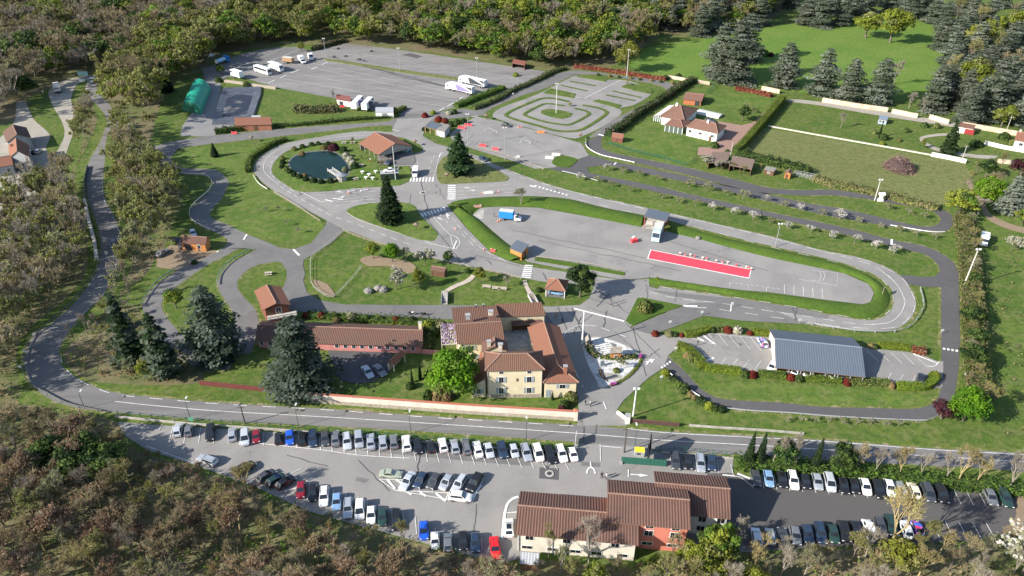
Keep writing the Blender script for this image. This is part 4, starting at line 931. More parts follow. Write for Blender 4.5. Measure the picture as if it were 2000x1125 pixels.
rh = Bld('cottage', 'white cottage with orange roof cut by the right edge of the view', 'house', (1981,273), (2030,282), (1988,257), 3.0, 4.8, 'x', over=.4, walls=WWALL, roof=TILEO); rh.win('F', .3, 1.0, 1.2, 1.1); rh.chimney(.1, .5, 4.4, 1.2)
# --- valley houses
va = Bld('valley_house', 'upper grey house with brown pitched roof in the valley yard', 'house', (13,278.5), (61,268.5), (5,258), 4.4, 6.6, 'y', over=.4, walls=GREY, roof=TILE2)
vb = Bld('valley_house', 'middle grey valley house with tall plain gable and orange and dark roof slopes', 'house', (18,307.5), (59,308), (16,282), 5.0, 7.6, 'y', over=.3, walls=GREY, roof=TILEO)
vb.chimney(.2, .6, 6, 1.3, .7, BRK)
vc = Bld('valley_house', 'lowest valley house with orange roof at the left edge of the view', 'house', (-30,331), (26,322), (-30,312), 3.6, 5.4, 'x', over=.3, walls=GREY, roof=TILEO); vc.win('F', .8, 1.2)
for B_ in (va, vb): B_.win('F', .5, 1.5, 1.0, 1.2); B_.win('R', .4, 1.5, 1.0, 1.2)
# --- huts in the gravel garden
h1 = Bld('stone_roof_hut', 'small hut with grey stone slab roof in the gravel garden between shrubs and white stripes', 'hut', (1191.5,690), (1215,689), (1192,678), 2.4, 3.1, 'x', over=.25, walls=ORW, roof=mat('stone slabs', (.27,.245,.21), .95, var=.35, vscale=2.5, bump=.8, bscale=4), ridgem=STONE)
h1.win('F', .5, 1.0, .6, .5)
h2 = Bld('stone_roof_hut', 'narrow stone roofed shelter at the foot of the tall white yard mast', 'hut', (1144,668.5), (1155,665), (1142,657), 2.2, 2.7, 'y', over=.2, walls=STONE, roof=mat('stone slabs', (.27,.245,.21), .95), ridgem=STONE)
# --- pond footbridge tower
pd = empty('pond_hut', at(668,353), label='round grey boarded hut with a white slatted jetty on the pond edge', cat='hut')
b = MB(); b.tube((0,0,0),(0,0,2.3), 1.7, 1.7, 12, 0); b.build('wall', GRW, pd)
b = MB(); b.tube((0,0,2.3),(0,0,2.9), 2.0, .5, 12, 0); b.build('roof', mat('blue grey felt', (.2,.22,.25), .8), pd)
b = MB(); A = at(663,347)-at(668,353); C = at(645,335)-at(668,353); D = (C-A).normalized(); N = Vector((-D.y,D.x,0))*1.0
for k in range(9):
    q = A.lerp(C, k/8); b.box((q.x,q.y,.55), (.35,2.0,.08), math.atan2(D.y,D.x))
for sg in (-1,1):
    b.tube(A+N*sg+Vector((0,0,1.4)), C+N*sg+Vector((0,0,1.4)), .07, n=5); b.tube(A+N*sg+Vector((0,0,.9)), C+N*sg+Vector((0,0,.9)), .05, n=5)
    for k in range(5): q = A.lerp(C, k/4)+N*sg; b.tube(q+Vector((0,0,.1)), q+Vector((0,0,1.4)), .06, n=5)
b.build('jetty', mat('white timber', (.62,.6,.56), .8), pd)
# pool cover
pv = empty('pool_cover', at(1386,224), label='white ribbed barrel pool cover on the villa lawn', cat='pool cover')
A = at(1364,219)-at(1386,224); C = at(1408,229)-at(1386,224); D = (C-A).normalized(); N = Vector((-D.y,D.x,0))
rows = []; b2 = MB()
for j in range(7):
    q = A.lerp(C, j/6); wd = 2.9; r = [q+N*(-wd*math.cos(math.pi*k/8))+Vector((0,0,1.1*math.sin(math.pi*k/8)+.1)) for k in range(9)]
    rows.append(r)
    for k in range(8): b2.tube(r[k], r[k+1], .09, n=4)
b = MB(); b.loft(rows, 0, closed=False, caps=False); b.face(rows[0]); b.face(rows[-1]); b.build('cover', mat('milky cover', (.5,.51,.48), .4), pv, smooth=False)
b2.build('ribs', FRAME, pv)
# ================================================================== VEHICLES
def paint(n, c, metal=.0, rough=.35): return mat('car paint '+n, c, rough, metal, spec=.5, coat=.6)
PAINT = {'white': paint('white', (.72,.72,.71)), 'silver': paint('silver', (.46,.49,.53), .45), 'pale silver': paint('pale silver', (.58,.61,.64), .35),
 'grey': paint('grey', (.2,.21,.22), .4), 'dark grey': paint('dark grey', (.065,.07,.078), .3), 'black': paint('black', (.012,.012,.014)), 'blue': paint('blue', (.012,.085,.5)),
 'dark blue': paint('dark blue', (.025,.045,.085), .2), 'dark red': paint('dark red', (.2,.008,.02)), 'red': paint('red', (.55,.012,.015)), 'dark green': paint('dark green', (.018,.045,.038)),
 'light blue': paint('light blue', (.24,.4,.62), .3), 'sage green': paint('sage', (.36,.4,.31), .2), 'cream': paint('cream', (.62,.57,.45)), 'turquoise': paint('turquoise', (.2,.45,.45), .1)}
def patch_paint(n, cols):
    m = bpy.data.materials.new(n); m.use_nodes = True; t = m.node_tree; b = t.nodes['Principled BSDF']; b.inputs['Roughness'].default_value = .4
    tc = nn(t, 'ShaderNodeTexCoord'); vo = nn(t, 'ShaderNodeTexVoronoi'); vo.inputs['Scale'].default_value = 1.6; t.links.new(tc.outputs['Object'], vo.inputs['Vector'])
    rp = nn(t, 'ShaderNodeValToRGB'); rp.color_ramp.interpolation = 'CONSTANT'
    for i, c in enumerate(cols):
        if i < 2: e = rp.color_ramp.elements[i]; e.position = i/len(cols)
        else: e = rp.color_ramp.elements.new(i/len(cols))
        e.color = (*c, 1)
    sx = nn(t, 'ShaderNodeSeparateColor'); t.links.new(vo.outputs['Color'], sx.inputs[0]); t.links.new(sx.outputs[0], rp.inputs['Fac']); t.links.new(rp.outputs[0], b.inputs['Base Color'])
    return m
PAINT['pink, blue and white patchwork'] = patch_paint('patchwork paint', [(.6,.62,.7),(.55,.12,.35),(.15,.3,.65),(.65,.65,.66),(.08,.04,.1),(.45,.2,.5)])
PAINT['purple, red and blue patchwork'] = patch_paint('patchwork paint dark', [(.2,.05,.35),(.5,.03,.1),(.05,.12,.5),(.35,.35,.45),(.03,.02,.05),(.5,.1,.4)])
TYRE = mat('tyre rubber', (.015,.015,.016), .9); RIM = mat('wheel rim', (.4,.41,.42), .4, metal=.6)
HEADL = mat('headlight', (.65,.67,.68), .15, spec=.6); TAILL = mat('tail light', (.35,.01,.012), .3)
CGL = mat('car glass', (.014,.018,.022), .05, spec=.8, coat=.5)
TRIM = mat('black trim', (.02,.02,.022), .7)
def wheel_mesh(r, w):
    b = MB(); b.tube((0,-w/2,0),(0,w/2,0), r, r, 14, 0); b.tube((0,-w/2-.012,0),(0,w/2+.012,0), r*.62, r*.62, 10, 1)
    o = b.build('wheel', [TYRE, RIM]); me = o.data; bpy.data.objects.remove(o); return me
WM = {}
CARP = {}
def car_proto(kind):
    """returns dict of part meshes"""
    if kind in CARP: return CARP[kind]
    #            L    W    H    hoodz beltz  x cowl, roof front, roof rear, rear base, deck z
    P = dict(hatch=(4.0,1.74,1.47,.86,.93,.95,.25,-1.35,-1.88,.86), small=(3.55,1.62,1.46,.88,.93,.95,.4,-1.2,-1.68,.88), estate=(4.6,1.8,1.47,.86,.93,1.0,.3,-1.9,-2.2,.88),
             sedan=(4.6,1.8,1.43,.86,.93,.95,.25,-1.05,-1.6,.95), suv=(4.45,1.86,1.64,.98,1.06,1.05,.4,-1.65,-2.1,1.0), mpv=(4.5,1.85,1.7,.98,1.05,1.45,.55,-1.8,-2.15,.95),
             van=(4.4,1.83,1.84,1.0,1.08,1.4,.75,-2.1,-2.18,1.0), classic=(4.5,1.68,1.4,.84,.9,.75,.3,-.85,-1.35,.88), beetle=(4.1,1.62,1.5,.86,.9,.75,.3,-.9,-1.6,.7))[kind]
    L, W, H, hz, bz, xc, xr, rr, rb, dz = P
    w = W/2; wb = w*.93; wr = w*.76
    def ring(x, ww, zt, zb=.2, cr_=.03):
        h = zt-zb
        pts = [(x,ww*.86,zb),(x,ww,zb+h*.3),(x,ww,zb+h*.62),(x,ww*.93,zt-.03),(x,ww*.6,zt+cr_*.7),(x,0,zt+cr_)]
        return pts+[(a,-b,c) for a, b, c in reversed(pts[:-1])]+[(x,-ww*.6,zb),(x,ww*.6,zb)]
    body = MB()
    body.loft([ring(L/2,w*.72,hz*.62,.28),ring(L/2-.12,w*.88,hz*.8,.22),ring(L/2-.45,w*.97,hz*.93),ring(xc+.1,w,hz+.02),ring(xc-.1,w,bz),ring(0,w,bz),ring(rb+.15,w,bz),ring(rb-.02 if rb > -L/2+.12 else -L/2+.13,w*.98,dz),ring(-L/2+.06,w*.92,dz-.08,.24),ring(-L/2,w*.8,dz-.2,.3)])
    # cabin
    zb = bz-.03; zr = H-.05
    C = [(xc,wb),(rb+.02,wb*.97)]; T = [(xr,wr),(rr,wr*.96)]
    A = [Vector((xc,wb,zb)),Vector((xc,-wb,zb)),Vector((rb,-wb*.95,zb)),Vector((rb,wb*.95,zb))]
    D = [Vector((xr,wr,zr)),Vector((xr,-wr,zr)),Vector((rr,-wr*.96,zr)),Vector((rr,wr*.96,zr))]
    E = [Vector((xr-.15,wr*.8,H)),Vector((xr-.15,-wr*.8,H)),Vector((rr+.15,-wr*.78,H)),Vector((rr+.15,wr*.78,H))]
    body.loft([A, D, E], caps=True)
    o = body.build('body', PAINT['white'], smooth=False); bm = bmesh.new(); bm.from_mesh(o.data); bmesh.ops.recalc_face_normals(bm, faces=bm.faces); bm.to_mesh(o.data); bm.free()
    parts = [('body', o.data, None)]; bpy.data.objects.remove(o)
    def pane(name, q, ins=(.08,.1,.08,.08)):
        a, b_, c, d = q   # bottom-left, bottom-right, top-right, top-left
        l, r, bt, tp = ins
        f = lambda u, v: a.lerp(b_, u).lerp(d.lerp(c, u), v)
        n = (b_-a).cross(d-a).normalized()
        g = MB(); ps = [f(l,bt)+n*.012, f(1-r,bt)+n*.012, f(1-r,1-tp)+n*.012, f(l,1-tp)+n*.012]
        g.face(ps); g.face([p-n*.02 for p in reversed(ps)])
        for i in range(4):
            j = (i+1) % 4; g.face([ps[i], ps[i]-n*.02, ps[j]-n*.02, ps[j]])
        oo = g.build(name, CGL); parts.append((name, oo.data, None)); bpy.data.objects.remove(oo)
    pane('windscreen', (A[1],A[0],D[0],D[1]), (.05,.05,.06,.04))
    pane('rear_window', (A[3],A[2],D[2],D[3]), (.08,.08,.12,.06))
    if kind != 'van':
        pane('side_window', (A[0],A[3],D[3],D[0]), (.06,.05,.1,.1)); pane('side_window', (A[2],A[1],D[1],D[2]), (.05,.06,.1,.1))
    else:
        M1 = A[0].lerp(A[3],.35); M2 = D[0].lerp(D[3],.25); pane('side_window', (A[0],M1,M2,D[0]), (.06,.1,.1,.1))
        N1 = A[1].lerp(A[2],.35); N2 = D[1].lerp(D[2],.25); pane('side_window', (N1,A[1],D[1],N2), (.1,.06,.1,.1))
    for sg in (1,-1):
        g = MB(); g.box((L/2-.1, sg*w*.68, hz*.68), (.16,.34,.15), 0); oo = g.build('headlight', HEADL); parts.append(('headlight', oo.data, None)); bpy.data.objects.remove(oo)
        g = MB(); g.box((-L/2+.05, sg*w*.72, dz-.2), (.12,.2,.2), 0); oo = g.build('tail_light', TAILL); parts.append(('tail_light', oo.data, None)); bpy.data.objects.remove(oo)
    r = .33 if kind in ('suv','van','mpv') else .305
    if r not in WM: WM[r] = wheel_mesh(r, .2)
    wm = WM[r]
    for x in (L/2-.78, -L/2+.78):
        for sg in (1,-1): parts.append(('wheel', wm, (x, sg*(w-.095), r)))
    if kind in ('estate','suv'):
        for sg in (1,-1):
            g = MB(); g.tube((xr-.2,sg*wr*.86,H+.04),(rr+.2,sg*wr*.84,H+.04), .03, n=5); oo = g.build('roof_rail', TRIM); parts.append(('roof_rail', oo.data, None)); bpy.data.objects.remove(oo)
    CARP[kind] = parts
    return parts
FIRST = {}
def car(kind, col, px, py, hx, hy, label, group=None, z0=0.0, zc=.6, cat='car', roof=None, scale=1.0):
    """centre pixel (taken at height zc), (hx,hy) image direction of the nose"""
    key = (kind, col)
    p = at(px, py, z0+zc); q = at(px+hx, py+hy, z0+zc)
    rz = math.atan2(q.y-p.y, q.x-p.x)
    if key in FIRST:
        e = copy_tree(FIRST[key])
        for k in ('group','label'):
            if k in e: del e[k]
    else:
        e = empty('car', (0,0,0)); FIRST[key] = e
        for nm, me, loc in car_proto(kind):
            o = link(nm, me, e, loc)
            if nm == 'body':
                o.material_slots[0].link = 'OBJECT'; o.material_slots[0].material = PAINT[col]
    e.location = (p.x, p.y, z0+.12); e.rotation_euler = (0, 0, rz)
    if scale != 1: e.scale = (scale,)*3
    tag(e, label, cat, group)
    if roof:
        o = [c for c in KIDS[e.name] if c.name.startswith('body')][0]
        parts = car_proto(kind)
        H = max(v.co.z for v in o.data.vertices)
        b = MB(); b.box((-.45,0,H+.012), (1.15,.95,.02)); b.build('sunroof', CGL, e)
    return e
NMK = dict(hatch='hatchback', small='small car', estate='estate car', sedan='saloon', suv='tall off-roader', mpv='people carrier', van='small van', classic='old saloon', beetle='classic car')
def row(cars, where, group, mfun):
    """cars: (px, py, colour, kind, nose) nose +1 towards the viewer"""
    n = len(cars)
    for i, (px, py, col, kind, ns) in enumerate(cars):
        m = mfun(px); h = (m*20*ns, 20*ns)
        same = [c for c in cars if c[2] == col and c[3] == kind]
        nb = []
        if i > 0: nb.append(cars[i-1][2])
        if i < n-1: nb.append(cars[i+1][2])
        base = f"{col} {NMK[kind]}"
        if len(same) == 1: lab = f"{base}, the only one in {where}"
        elif i == 0: lab = f"{base} at the left end of {where}"
        elif i == n-1: lab = f"{base} at the right end of {where}"
        else: lab = f"{base}, {ORD[i]} car from the left in {where}"
        car(kind, col, px, py, *h, lab, group)
def interp(pts):
    def f(x):
        if x <= pts[0][0]: return pts[0][1]
        for (a, b), (c, d) in zip(pts, pts[1:]):
            if x <= c: return b+(d-b)*(x-a)/(c-a)
        return pts[-1][1]
    return f
row([(348,840,'pale silver','hatch',-1),(369,841,'grey','small',-1),(411,846,'black','mpv',1),(454,849,'silver','hatch',-1),(479,855,'pale silver','mpv',1),(501,853,'dark red','small',1),
 (544,856,'black','small',-1),(566,855,'blue','hatch',1),(590,857,'black','hatch',-1),(611,857,'dark blue','estate',1),(635,857,'dark grey','hatch',1),(655,857,'grey','sedan',-1),(678,862,'pale silver','estate',1),
 (701,859,'silver','mpv',1),(724,863,'silver','sedan',-1),(748,864,'silver','hatch',-1),(769,863,'grey','hatch',-1),(794,866,'white','suv',-1),(816,872,'black','hatch',1),(841,872,'black','small',-1),
 (865,869,'white','hatch',-1),(888,872,'silver','hatch',-1),(910,872,'grey','estate',-1),(933,878,'white','sedan',-1),(955,880,'pale silver','hatch',1),(981,879,'dark blue','suv',1),(1004,881,'pale silver','small',1),
 (1028,884,'silver','estate',1),(1051,885,'white','mpv',1),(1074,889,'black','estate',1),(1097,886,'white','estate',1),(1119,888,'white','small',1)],
 'the roadside row', 'cars in the long row below the main road', interp([(340,-.2),(450,-.03),(580,.03),(715,.08),(783,.1),(852,.22),(970,.28),(1100,.33)]))
row([(588,957,'dark red','hatch',1),(611,963,'black','hatch',1),(633,970,'white','estate',1),(658,980,'light blue','hatch',1),(680,993,'silver','estate',1),(703,996,'white','mpv',1),(725,1006,'white','hatch',1),
 (747,1010,'dark green','hatch',1),(774,1016,'black','estate',1),(828,1036,'blue','hatch',1),(850,1056,'white','small',1),(875,1060,'grey','hatch',-1),(904,1056,'black','hatch',1),(928,1060,'dark blue','hatch',1),(967,1071,'red','sedan',1)],
 'the wood edge row', 'cars in the slanting row along the lower wood', interp([(588,-.1),(660,-.05),(740,-.03),(850,.02),(967,.12)]))
row([(796,940,'pale silver','sedan',1),(822,938,'dark blue','hatch',1),(848,940,'dark grey','hatch',1),(872,942,'silver','hatch',1),(897,945,'pale silver','estate',1),(927,942,'black','estate',1)],
 'the diagonal bays', 'cars in the diagonal bays in the middle of the car park', lambda x: -.66)
car('classic','sage green', 763,926, 20,1.5, 'old sage green saloon parked crosswise beside the diagonal bays', None, cat='car')
car('suv','white', 899,971, 20,2, 'white off-roader parked crosswise on the hatched corner of the diagonal bays', None)
car('hatch','white', 994,1031, -.6,-20, 'white car with black glass parked beside the left end of the white office', None, roof=1)
row([(405,899,'silver','estate',-1),(478,916,'black','suv',-1),(520,930,'dark grey','hatch',-1),(539,938,'dark green','hatch',-1),(558,943,'black','hatch',-1)], 'the bays behind twigs', 'cars in the angled bays half hidden by twigs', interp([(405,2.6),(440,-1.6),(560,-1.5)]))
row([(1319,900,'dark grey','estate',1),(1343,902,'black','hatch',1),(1368,905,'silver','estate',1),(1389,904,'dark blue','hatch',1)], 'the four bays behind the offices', 'cars in the four bays behind the office roofs', lambda x: .1)
row([(1476,934,'dark grey','hatch',1),(1501,935,'light blue','hatch',1),(1527,937,'black','hatch',1),(1549,938,'white','estate',1),(1573,941,'black','small',1),(1596,941,'silver','hatch',1),(1620,943,'pale silver','mpv',1),
 (1647,949,'black','hatch',1),(1668,950,'black','small',1),(1690,951,'white','hatch',1),(1716,956,'black','estate',1),(1737,953,'white','hatch',1),(1759,957,'silver','estate',-1),(1784,957,'cream','hatch',-1),(1812,963,'dark grey','mpv',1),(1838,965,'black','suv',1),(1934,971,'grey','hatch',1),(1963,973,'dark green','estate',1)],
 'the right lot hedge row', 'cars in the upper row of the dark right lot', interp([(1476,.2),(1620,.28),(1750,.36),(1880,.48),(1960,.5)]))
row([(1477,1049,'pale silver','hatch',-1),(1504,1048,'silver','small',-1),(1530,1052,'dark grey','sedan',-1),(1553,1046,'grey','hatch',1),(1577,1043,'dark blue','hatch',1),(1602,1041,'dark blue','estate',1),(1627,1043,'dark green','hatch',1),(1648,1039,'black','suv',1),(1672,1036,'black','hatch',1),
 (1697,1035,'white','van',-1),(1719,1028,'dark grey','hatch',1),(1740,1026,'dark green','estate',1),(1769,1034,'white','hatch',-1),(1792,1035,'purple, red and blue patchwork','small',1)],
 'the right lot lower row', 'cars in the lower row of the dark right lot', interp([(1477,.15),(1630,.28),(1720,.36),(1800,.42)]))
car('hatch','pink, blue and white patchwork', 1489,669, -11,-17, 'patchwork pink, blue and white rally car beside the left end of the carport')
car('hatch','white', 1508,717, -9,14, 'white car poking out from the left front corner of the carport')
for i, (x, y, w_) in enumerate(((1556,724,'below the red round bush'),(1580,727,'next to the middle of the hedge'),(1627,731,'right of the carport middle'))):
    car('sedan' if i else 'hatch', 'white', x, y, 10, -14, f'white car nose in shade under the carport eaves, {ORD[i]} from the left', 'white cars under the carport eaves')
car('suv','black', 1798,741, 5,-18, 'black car in the last bay at the right end of the carport lot')
car('sedan','silver', 718,727, 7,10, 'silver saloon in the shade of the courtyard, left of the pair'); car('sedan','grey', 742,724, 9,10, 'grey saloon in the shade of the courtyard, right of the pair')
car('hatch','black', 989,244.5, 20,4, 'black hatchback driving beside the manoeuvre area'); car('hatch','dark blue', 944,310.5, 16,8, 'dark blue hatchback on the training road in the shade of the big fir')
car('suv','dark grey', 222.5,477.5, -1,20, 'dark car driving up the road along the valley wall')
car('hatch','light blue', 1086,571, 20,3, 'light blue car standing under the open pavilion', z0=.1)
car('hatch','dark blue', 760,318, 10,-8, 'dark blue car at the mouth of the open hangar'); car('hatch','turquoise', 795,293, 10,-8, 'turquoise car parked inside the open hangar'); car('hatch','black', 768,308, 10,-8, 'black car parked inside the open hangar, deep in its shade')
car('hatch','pale silver', 377,456, 3,6, 'white car behind the roof of the orange workshop cabin'); car('hatch','silver', 362,480, 20,1, 'silver car in front of the open bay of the workshop cabin'); car('sedan','black', 346,470, 14,6, 'black car squeezed between the wood and the workshop cabin')
car('sedan','grey', 317,494, 14,-9, 'grey wreck parked at the edge of the dirt yard under the twigs')
car('suv','dark grey', 1387,236, 14,4, 'dark car parked behind the villa roof on the pink drive')
car('hatch','black', 66,297, 8,-10, 'black car in the valley yard beside the grey house'); car('hatch','silver', 75,296, 8,-8, 'silver car in the valley yard under the bank')
car('van','silver', 413,109, 14,-5, 'grey pickup at the edge of the wood behind the blue tanker'); car('van','white', 375,50, 14,2, 'tiny white van far away in the wood clearing')
# display car on a dark plinth
g = at(762,349)
pe = empty('plinth', (g.x,g.y,0), R(8), label='dark square plinth carrying the white classic car beside the picnic paving', cat='plinth')
b = MB(); b.box((0,0,1.3), (6.4,3.0,2.6)); b.build('panel', mat('dark green panels', (.02,.035,.03), .6), pe)
b = MB(); b.box((0,0,2.65), (6.6,3.2,.1)); b.build('deck', GREY, pe)
e = car('beetle','white', 762,330, 20,-2, 'white classic car displayed on top of the dark plinth'); e.location = (g.x, g.y, 2.7); e.rotation_euler = (0,0,R(188))

# ---- vans, lorries
LW = mat('lorry white', (.72,.73,.74), .45, spec=.4, coat=.3); LB = mat('lorry blue', (.02,.2,.52), .5); LGR = mat('lorry grey side', (.30,.32,.30), .6); LP = mat('lilac stripe', (.2,.17,.36), .5); LDK = mat('slate stripe', (.04,.05,.06), .5)
def lorry(name, label, cat, px, py, hx, hy, boxL, boxH=2.7, cab='big', W=2.5, boxm=None, boxz=1.1, cabm=None, group=None, tip=None, trailer=False, zc=1.8, stripe=None, tank=False, flat=False, rows_=None):
    p = at(px, py, zc); q = at(px+hx, py+hy, zc); rz = math.atan2(q.y-p.y, q.x-p.x)
    e = empty(name, (p.x,p.y,.1), rz, label, cat, group)
    cl = 0 if trailer else (2.3 if cab == 'big' else 2.2)
    L = boxL+cl+(.3 if cl else 0); x1 = L/2-cl-(.3 if cl else 0); x0 = -L/2
    b = MB(); b.box(((x0+x1)/2+.3*(cl > 0),0,boxz-.15), (boxL+(.6 if cl else 0),W*.5,.3)); b.build('chassis', TRIM, e)
    if tank:
        b = MB(); b.tube((x0+.2,0,boxz+1.0),(x1-.1,0,boxz+1.0), 1.05, 1.05, 16, 0); b.build('tank', [mat('pale blue tank', (.3,.48,.62), .35, metal=.3)], e)
        b = MB(); b.tube((x0,0,boxz+1.0),(x0+.2,0,boxz+1.0), .6, 1.05, 16, 0); b.build('tank_end', LW, e)
    elif flat:
        b = MB(); b.box(((x0+x1)/2,0,boxz+.1), (boxL,W,.2)); b.build('bed', mat('bed boards', (.22,.17,.13), .9), e)
        for sg in (1,-1):
            b = MB(); b.box(((x0+x1)/2,sg*W/2,boxz+.55), (boxL,.08,.7)); b.build('side_board', LW, e)
        b = MB(); b.box((x0+.04,0,boxz+.55), (.08,W-.1,.7)); b.build('tail_board', LW, e)
    else:
        b = MB(); b.box(((x0+x1)/2,0,boxz+boxH/2), (boxL,W,boxH)); b.build('cargo_box', boxm or LW, e)
        b = MB(); b.box(((x0+x1)/2,0,boxz+boxH+.02), (boxL-.1,W-.1,.05)); b.build('box_roof', mat('box roof', (.5,.49,.45), .7, var=.12) if boxm else LW, e)
        b = MB(); b.box((x0-.02,0,boxz+boxH/2), (.05,W-.15,boxH-.15)); b.build('rear_door', LGR if boxm else mat('rear door', (.55,.57,.6), .5), e)
        if stripe:
            for sg in (1,-1):
                b = MB(); y = sg*(W/2+.012); zt = boxz+boxH-.05; zb = boxz+.08
                pts = [(x0+boxL*.74,y,zt),(x0+boxL*.58,y,zt),(x0+boxL*.02,y,zb+.5),(x0+boxL*.02,y,zb+.2),(x0+boxL*.36,y,zb+.1),(x0+boxL*.66,y,zb)]
                b.face(pts if sg < 0 else pts[::-1]); b.build('side_stripe', stripe, e)
                b = MB(); pts = [(x0+.15,y+sg*.004,zb+.9),(x0+.15,y+sg*.004,zt-.15),(x0+boxL*.33,y+sg*.004,zt-.15)]
                b.face(pts if sg < 0 else pts[::-1]); b.build('side_panel', LDK, e)
    if cl:
        xc0 = L/2-cl; hb = 2.9 if cab == 'big' else (1.75 if cab == 'van' else 2.3)
        cm = cabm or LW; b = MB(); wq = W*.96/2
        if cab == 'van':
            R_ = lambda x, z0, z1, k=1.0: [(x,-wq*k*.9,z0),(x,wq*k*.9,z0),(x,wq*k*.85,z1),(x,-wq*k*.85,z1)]
            b.loft([R_(xc0,.5,2.3),R_(xc0+.75,.5,2.3),R_(xc0+1.35,.5,1.35),R_(xc0+2.1,.5,1.1),R_(L/2,.55,.8,.9)])
            wn = [Vector((xc0+.82,0,2.2)),Vector((xc0+1.32,0,1.42))]
        else:
            R_ = lambda x, z0, z1, k=1.0: [(x,-wq*k,z0),(x,wq*k,z0),(x,wq*k,z1),(x,-wq*k,z1)]
            b.loft([R_(xc0,.55,hb+.75),R_(xc0+1.2,.55,hb+.7,.98),R_(xc0+1.75,.55,hb+.3,.97),R_(L/2-.08,.5,1.75),R_(L/2,.45,1.2,.98)])
            wn = [Vector((xc0+1.78,0,hb+.2)),Vector((L/2-.07,0,1.85))]
        b.build('cab', cm, e)
        d = (wn[1]-wn[0]); nrm = Vector((-d.z,0,d.x)).normalized(); nrm = nrm if nrm.x > 0 else -nrm
        b = MB(); a0, a1 = wn[0]+nrm*.03, wn[1]+nrm*.03; ww = wq*.86
        b.face([(a0.x,-ww,a0.z),(a1.x,-ww,a1.z),(a1.x,ww,a1.z),(a0.x,ww,a0.z)]); b.build('windscreen', CGL, e)
        for sg in (1,-1):
            b = MB(); zz = (1.45,2.15) if cab == 'van' else (1.75,2.6); b.box((xc0+.85,sg*wq*(.9 if cab == 'van' else 1.0),sum(zz)/2), (.8,.05,zz[1]-zz[0])); b.build('side_window', CGL, e)
            b = MB(); b.box((L/2-.02,sg*wq*.7,.8), (.1,.35,.18)); b.build('headlight', HEADL, e)
    r = .36 if cab == 'van' else .5
    xs = rows_ or ([x0+1.2, x0+2.4] if trailer else ([L/2-1.1, x0+1.4] if boxL < 8 else [L/2-1.2, L/2-4.4, x0+1.6, x0+2.9]))
    if r not in WM: WM[r] = wheel_mesh(r, .3)
    for x in xs:
        for sg in (1,-1): link('wheel', WM[r], e, (x, sg*(W/2-.17), r))
    return e
lorry('articulated_lorry','white articulated lorry with lilac side stripe, the nearer of the pair in the lorry yard','lorry', 898,173, -20,-4.6, 13.4, 2.8, stripe=LP, group='articulated lorries side by side')
lorry('articulated_lorry','white articulated lorry with slate grey stripe, the farther of the pair in the lorry yard','lorry', 923,160, -20,-4.6, 13.4, 2.8, stripe=LDK, group='articulated lorries side by side')
lorry('box_trailer','left white box trailer with lilac stripe parked beside the rusty roofed shed','trailer', 698,203, -12,12, 10, 2.8, trailer=True, stripe=LP, group='box trailers by the yard edge')
lorry('box_trailer','right white box trailer with dark stripe parked beside the white storage container','trailer', 718,205, -12,12, 9.5, 2.8, trailer=True, stripe=LDK, group='box trailers by the yard edge')
lorry('box_trailer','short white trailer parked behind the bus at the stony edge of the lorry yard','trailer', 463,146, 16,5, 7.5, 2.8, trailer=True, stripe=mat('pale grey stripe', (.4,.42,.45), .5))
lorry('box_lorry','white box lorry with grey stripe parked beside the coach','lorry', 539,131, 16,5, 7.2, 2.7, stripe=mat('pale grey stripe', (.4,.42,.45), .5))
lorry('tanker_lorry','blue tanker lorry at the wood edge of the lorry yard','lorry', 434,118, 16,-6, 6.5, tank=True, cabm=LB)
lorry('tractor_unit','white lorry tractor unit at the green strip end','lorry', 605,110, 12,9, 2.6, .4, boxm=TRIM, boxz=.9); lorry('small_box_lorry','short white van body parked left of the tractor unit','lorry', 590,116.5, 12,8, 3.4, 2.3, cab='van')
lorry('flat_trailer','brown tarpaulin trailer left of the short white van body','trailer', 563,117, 16,2, 6, 2.0, trailer=True, boxm=mat('brown tarpaulin', (.3,.19,.11), .9))
lorry('box_van','blue and white box van with tail lift in the sunken yard','van', 997,421.5, 20,2.2, 4.6, 2.35, cab='van', boxm=LB, boxz=.9, W=2.2, zc=1.6)
lorry('box_lorry','grey box lorry with pale blue cab backed to the loading dock','lorry', 1285,452, -7,18, 5.6, 2.5, boxm=LGR, cabm=mat('pale blue cab', (.36,.48,.58), .4, coat=.3), zc=2.0)
lorry('tipper_lorry','white flatbed tipper lorry on the pale hairpin road','lorry', 112,174, -3,-13, 5.6, flat=True, zc=1.2)
lorry('pickup_truck','pale blue pickup with dark load on the hairpin bend','pickup', 181,157.5, 2,10, 2.6, .7, cab='van', boxm=mat('dark load', (.03,.035,.04), .8), boxz=.8, W=1.9, cabm=mat('pale blue cab', (.36,.48,.58), .4, coat=.3), zc=.9)
# white minibus at the zebra crossing
vb_ = lorry('delivery_van','white high roofed van waiting at the zebra crossing by the pond','van', 811,336, -3,17, 3.6, 1.75, cab='van', boxz=.55, W=2.0, zc=1.2)
lorry('caravan','white motorhome parked among the bushes at the right edge','motorhome', 1923,468, -2,18, 3.6, 1.9, cab='van', boxz=.6, W=2.2, zc=1.3)
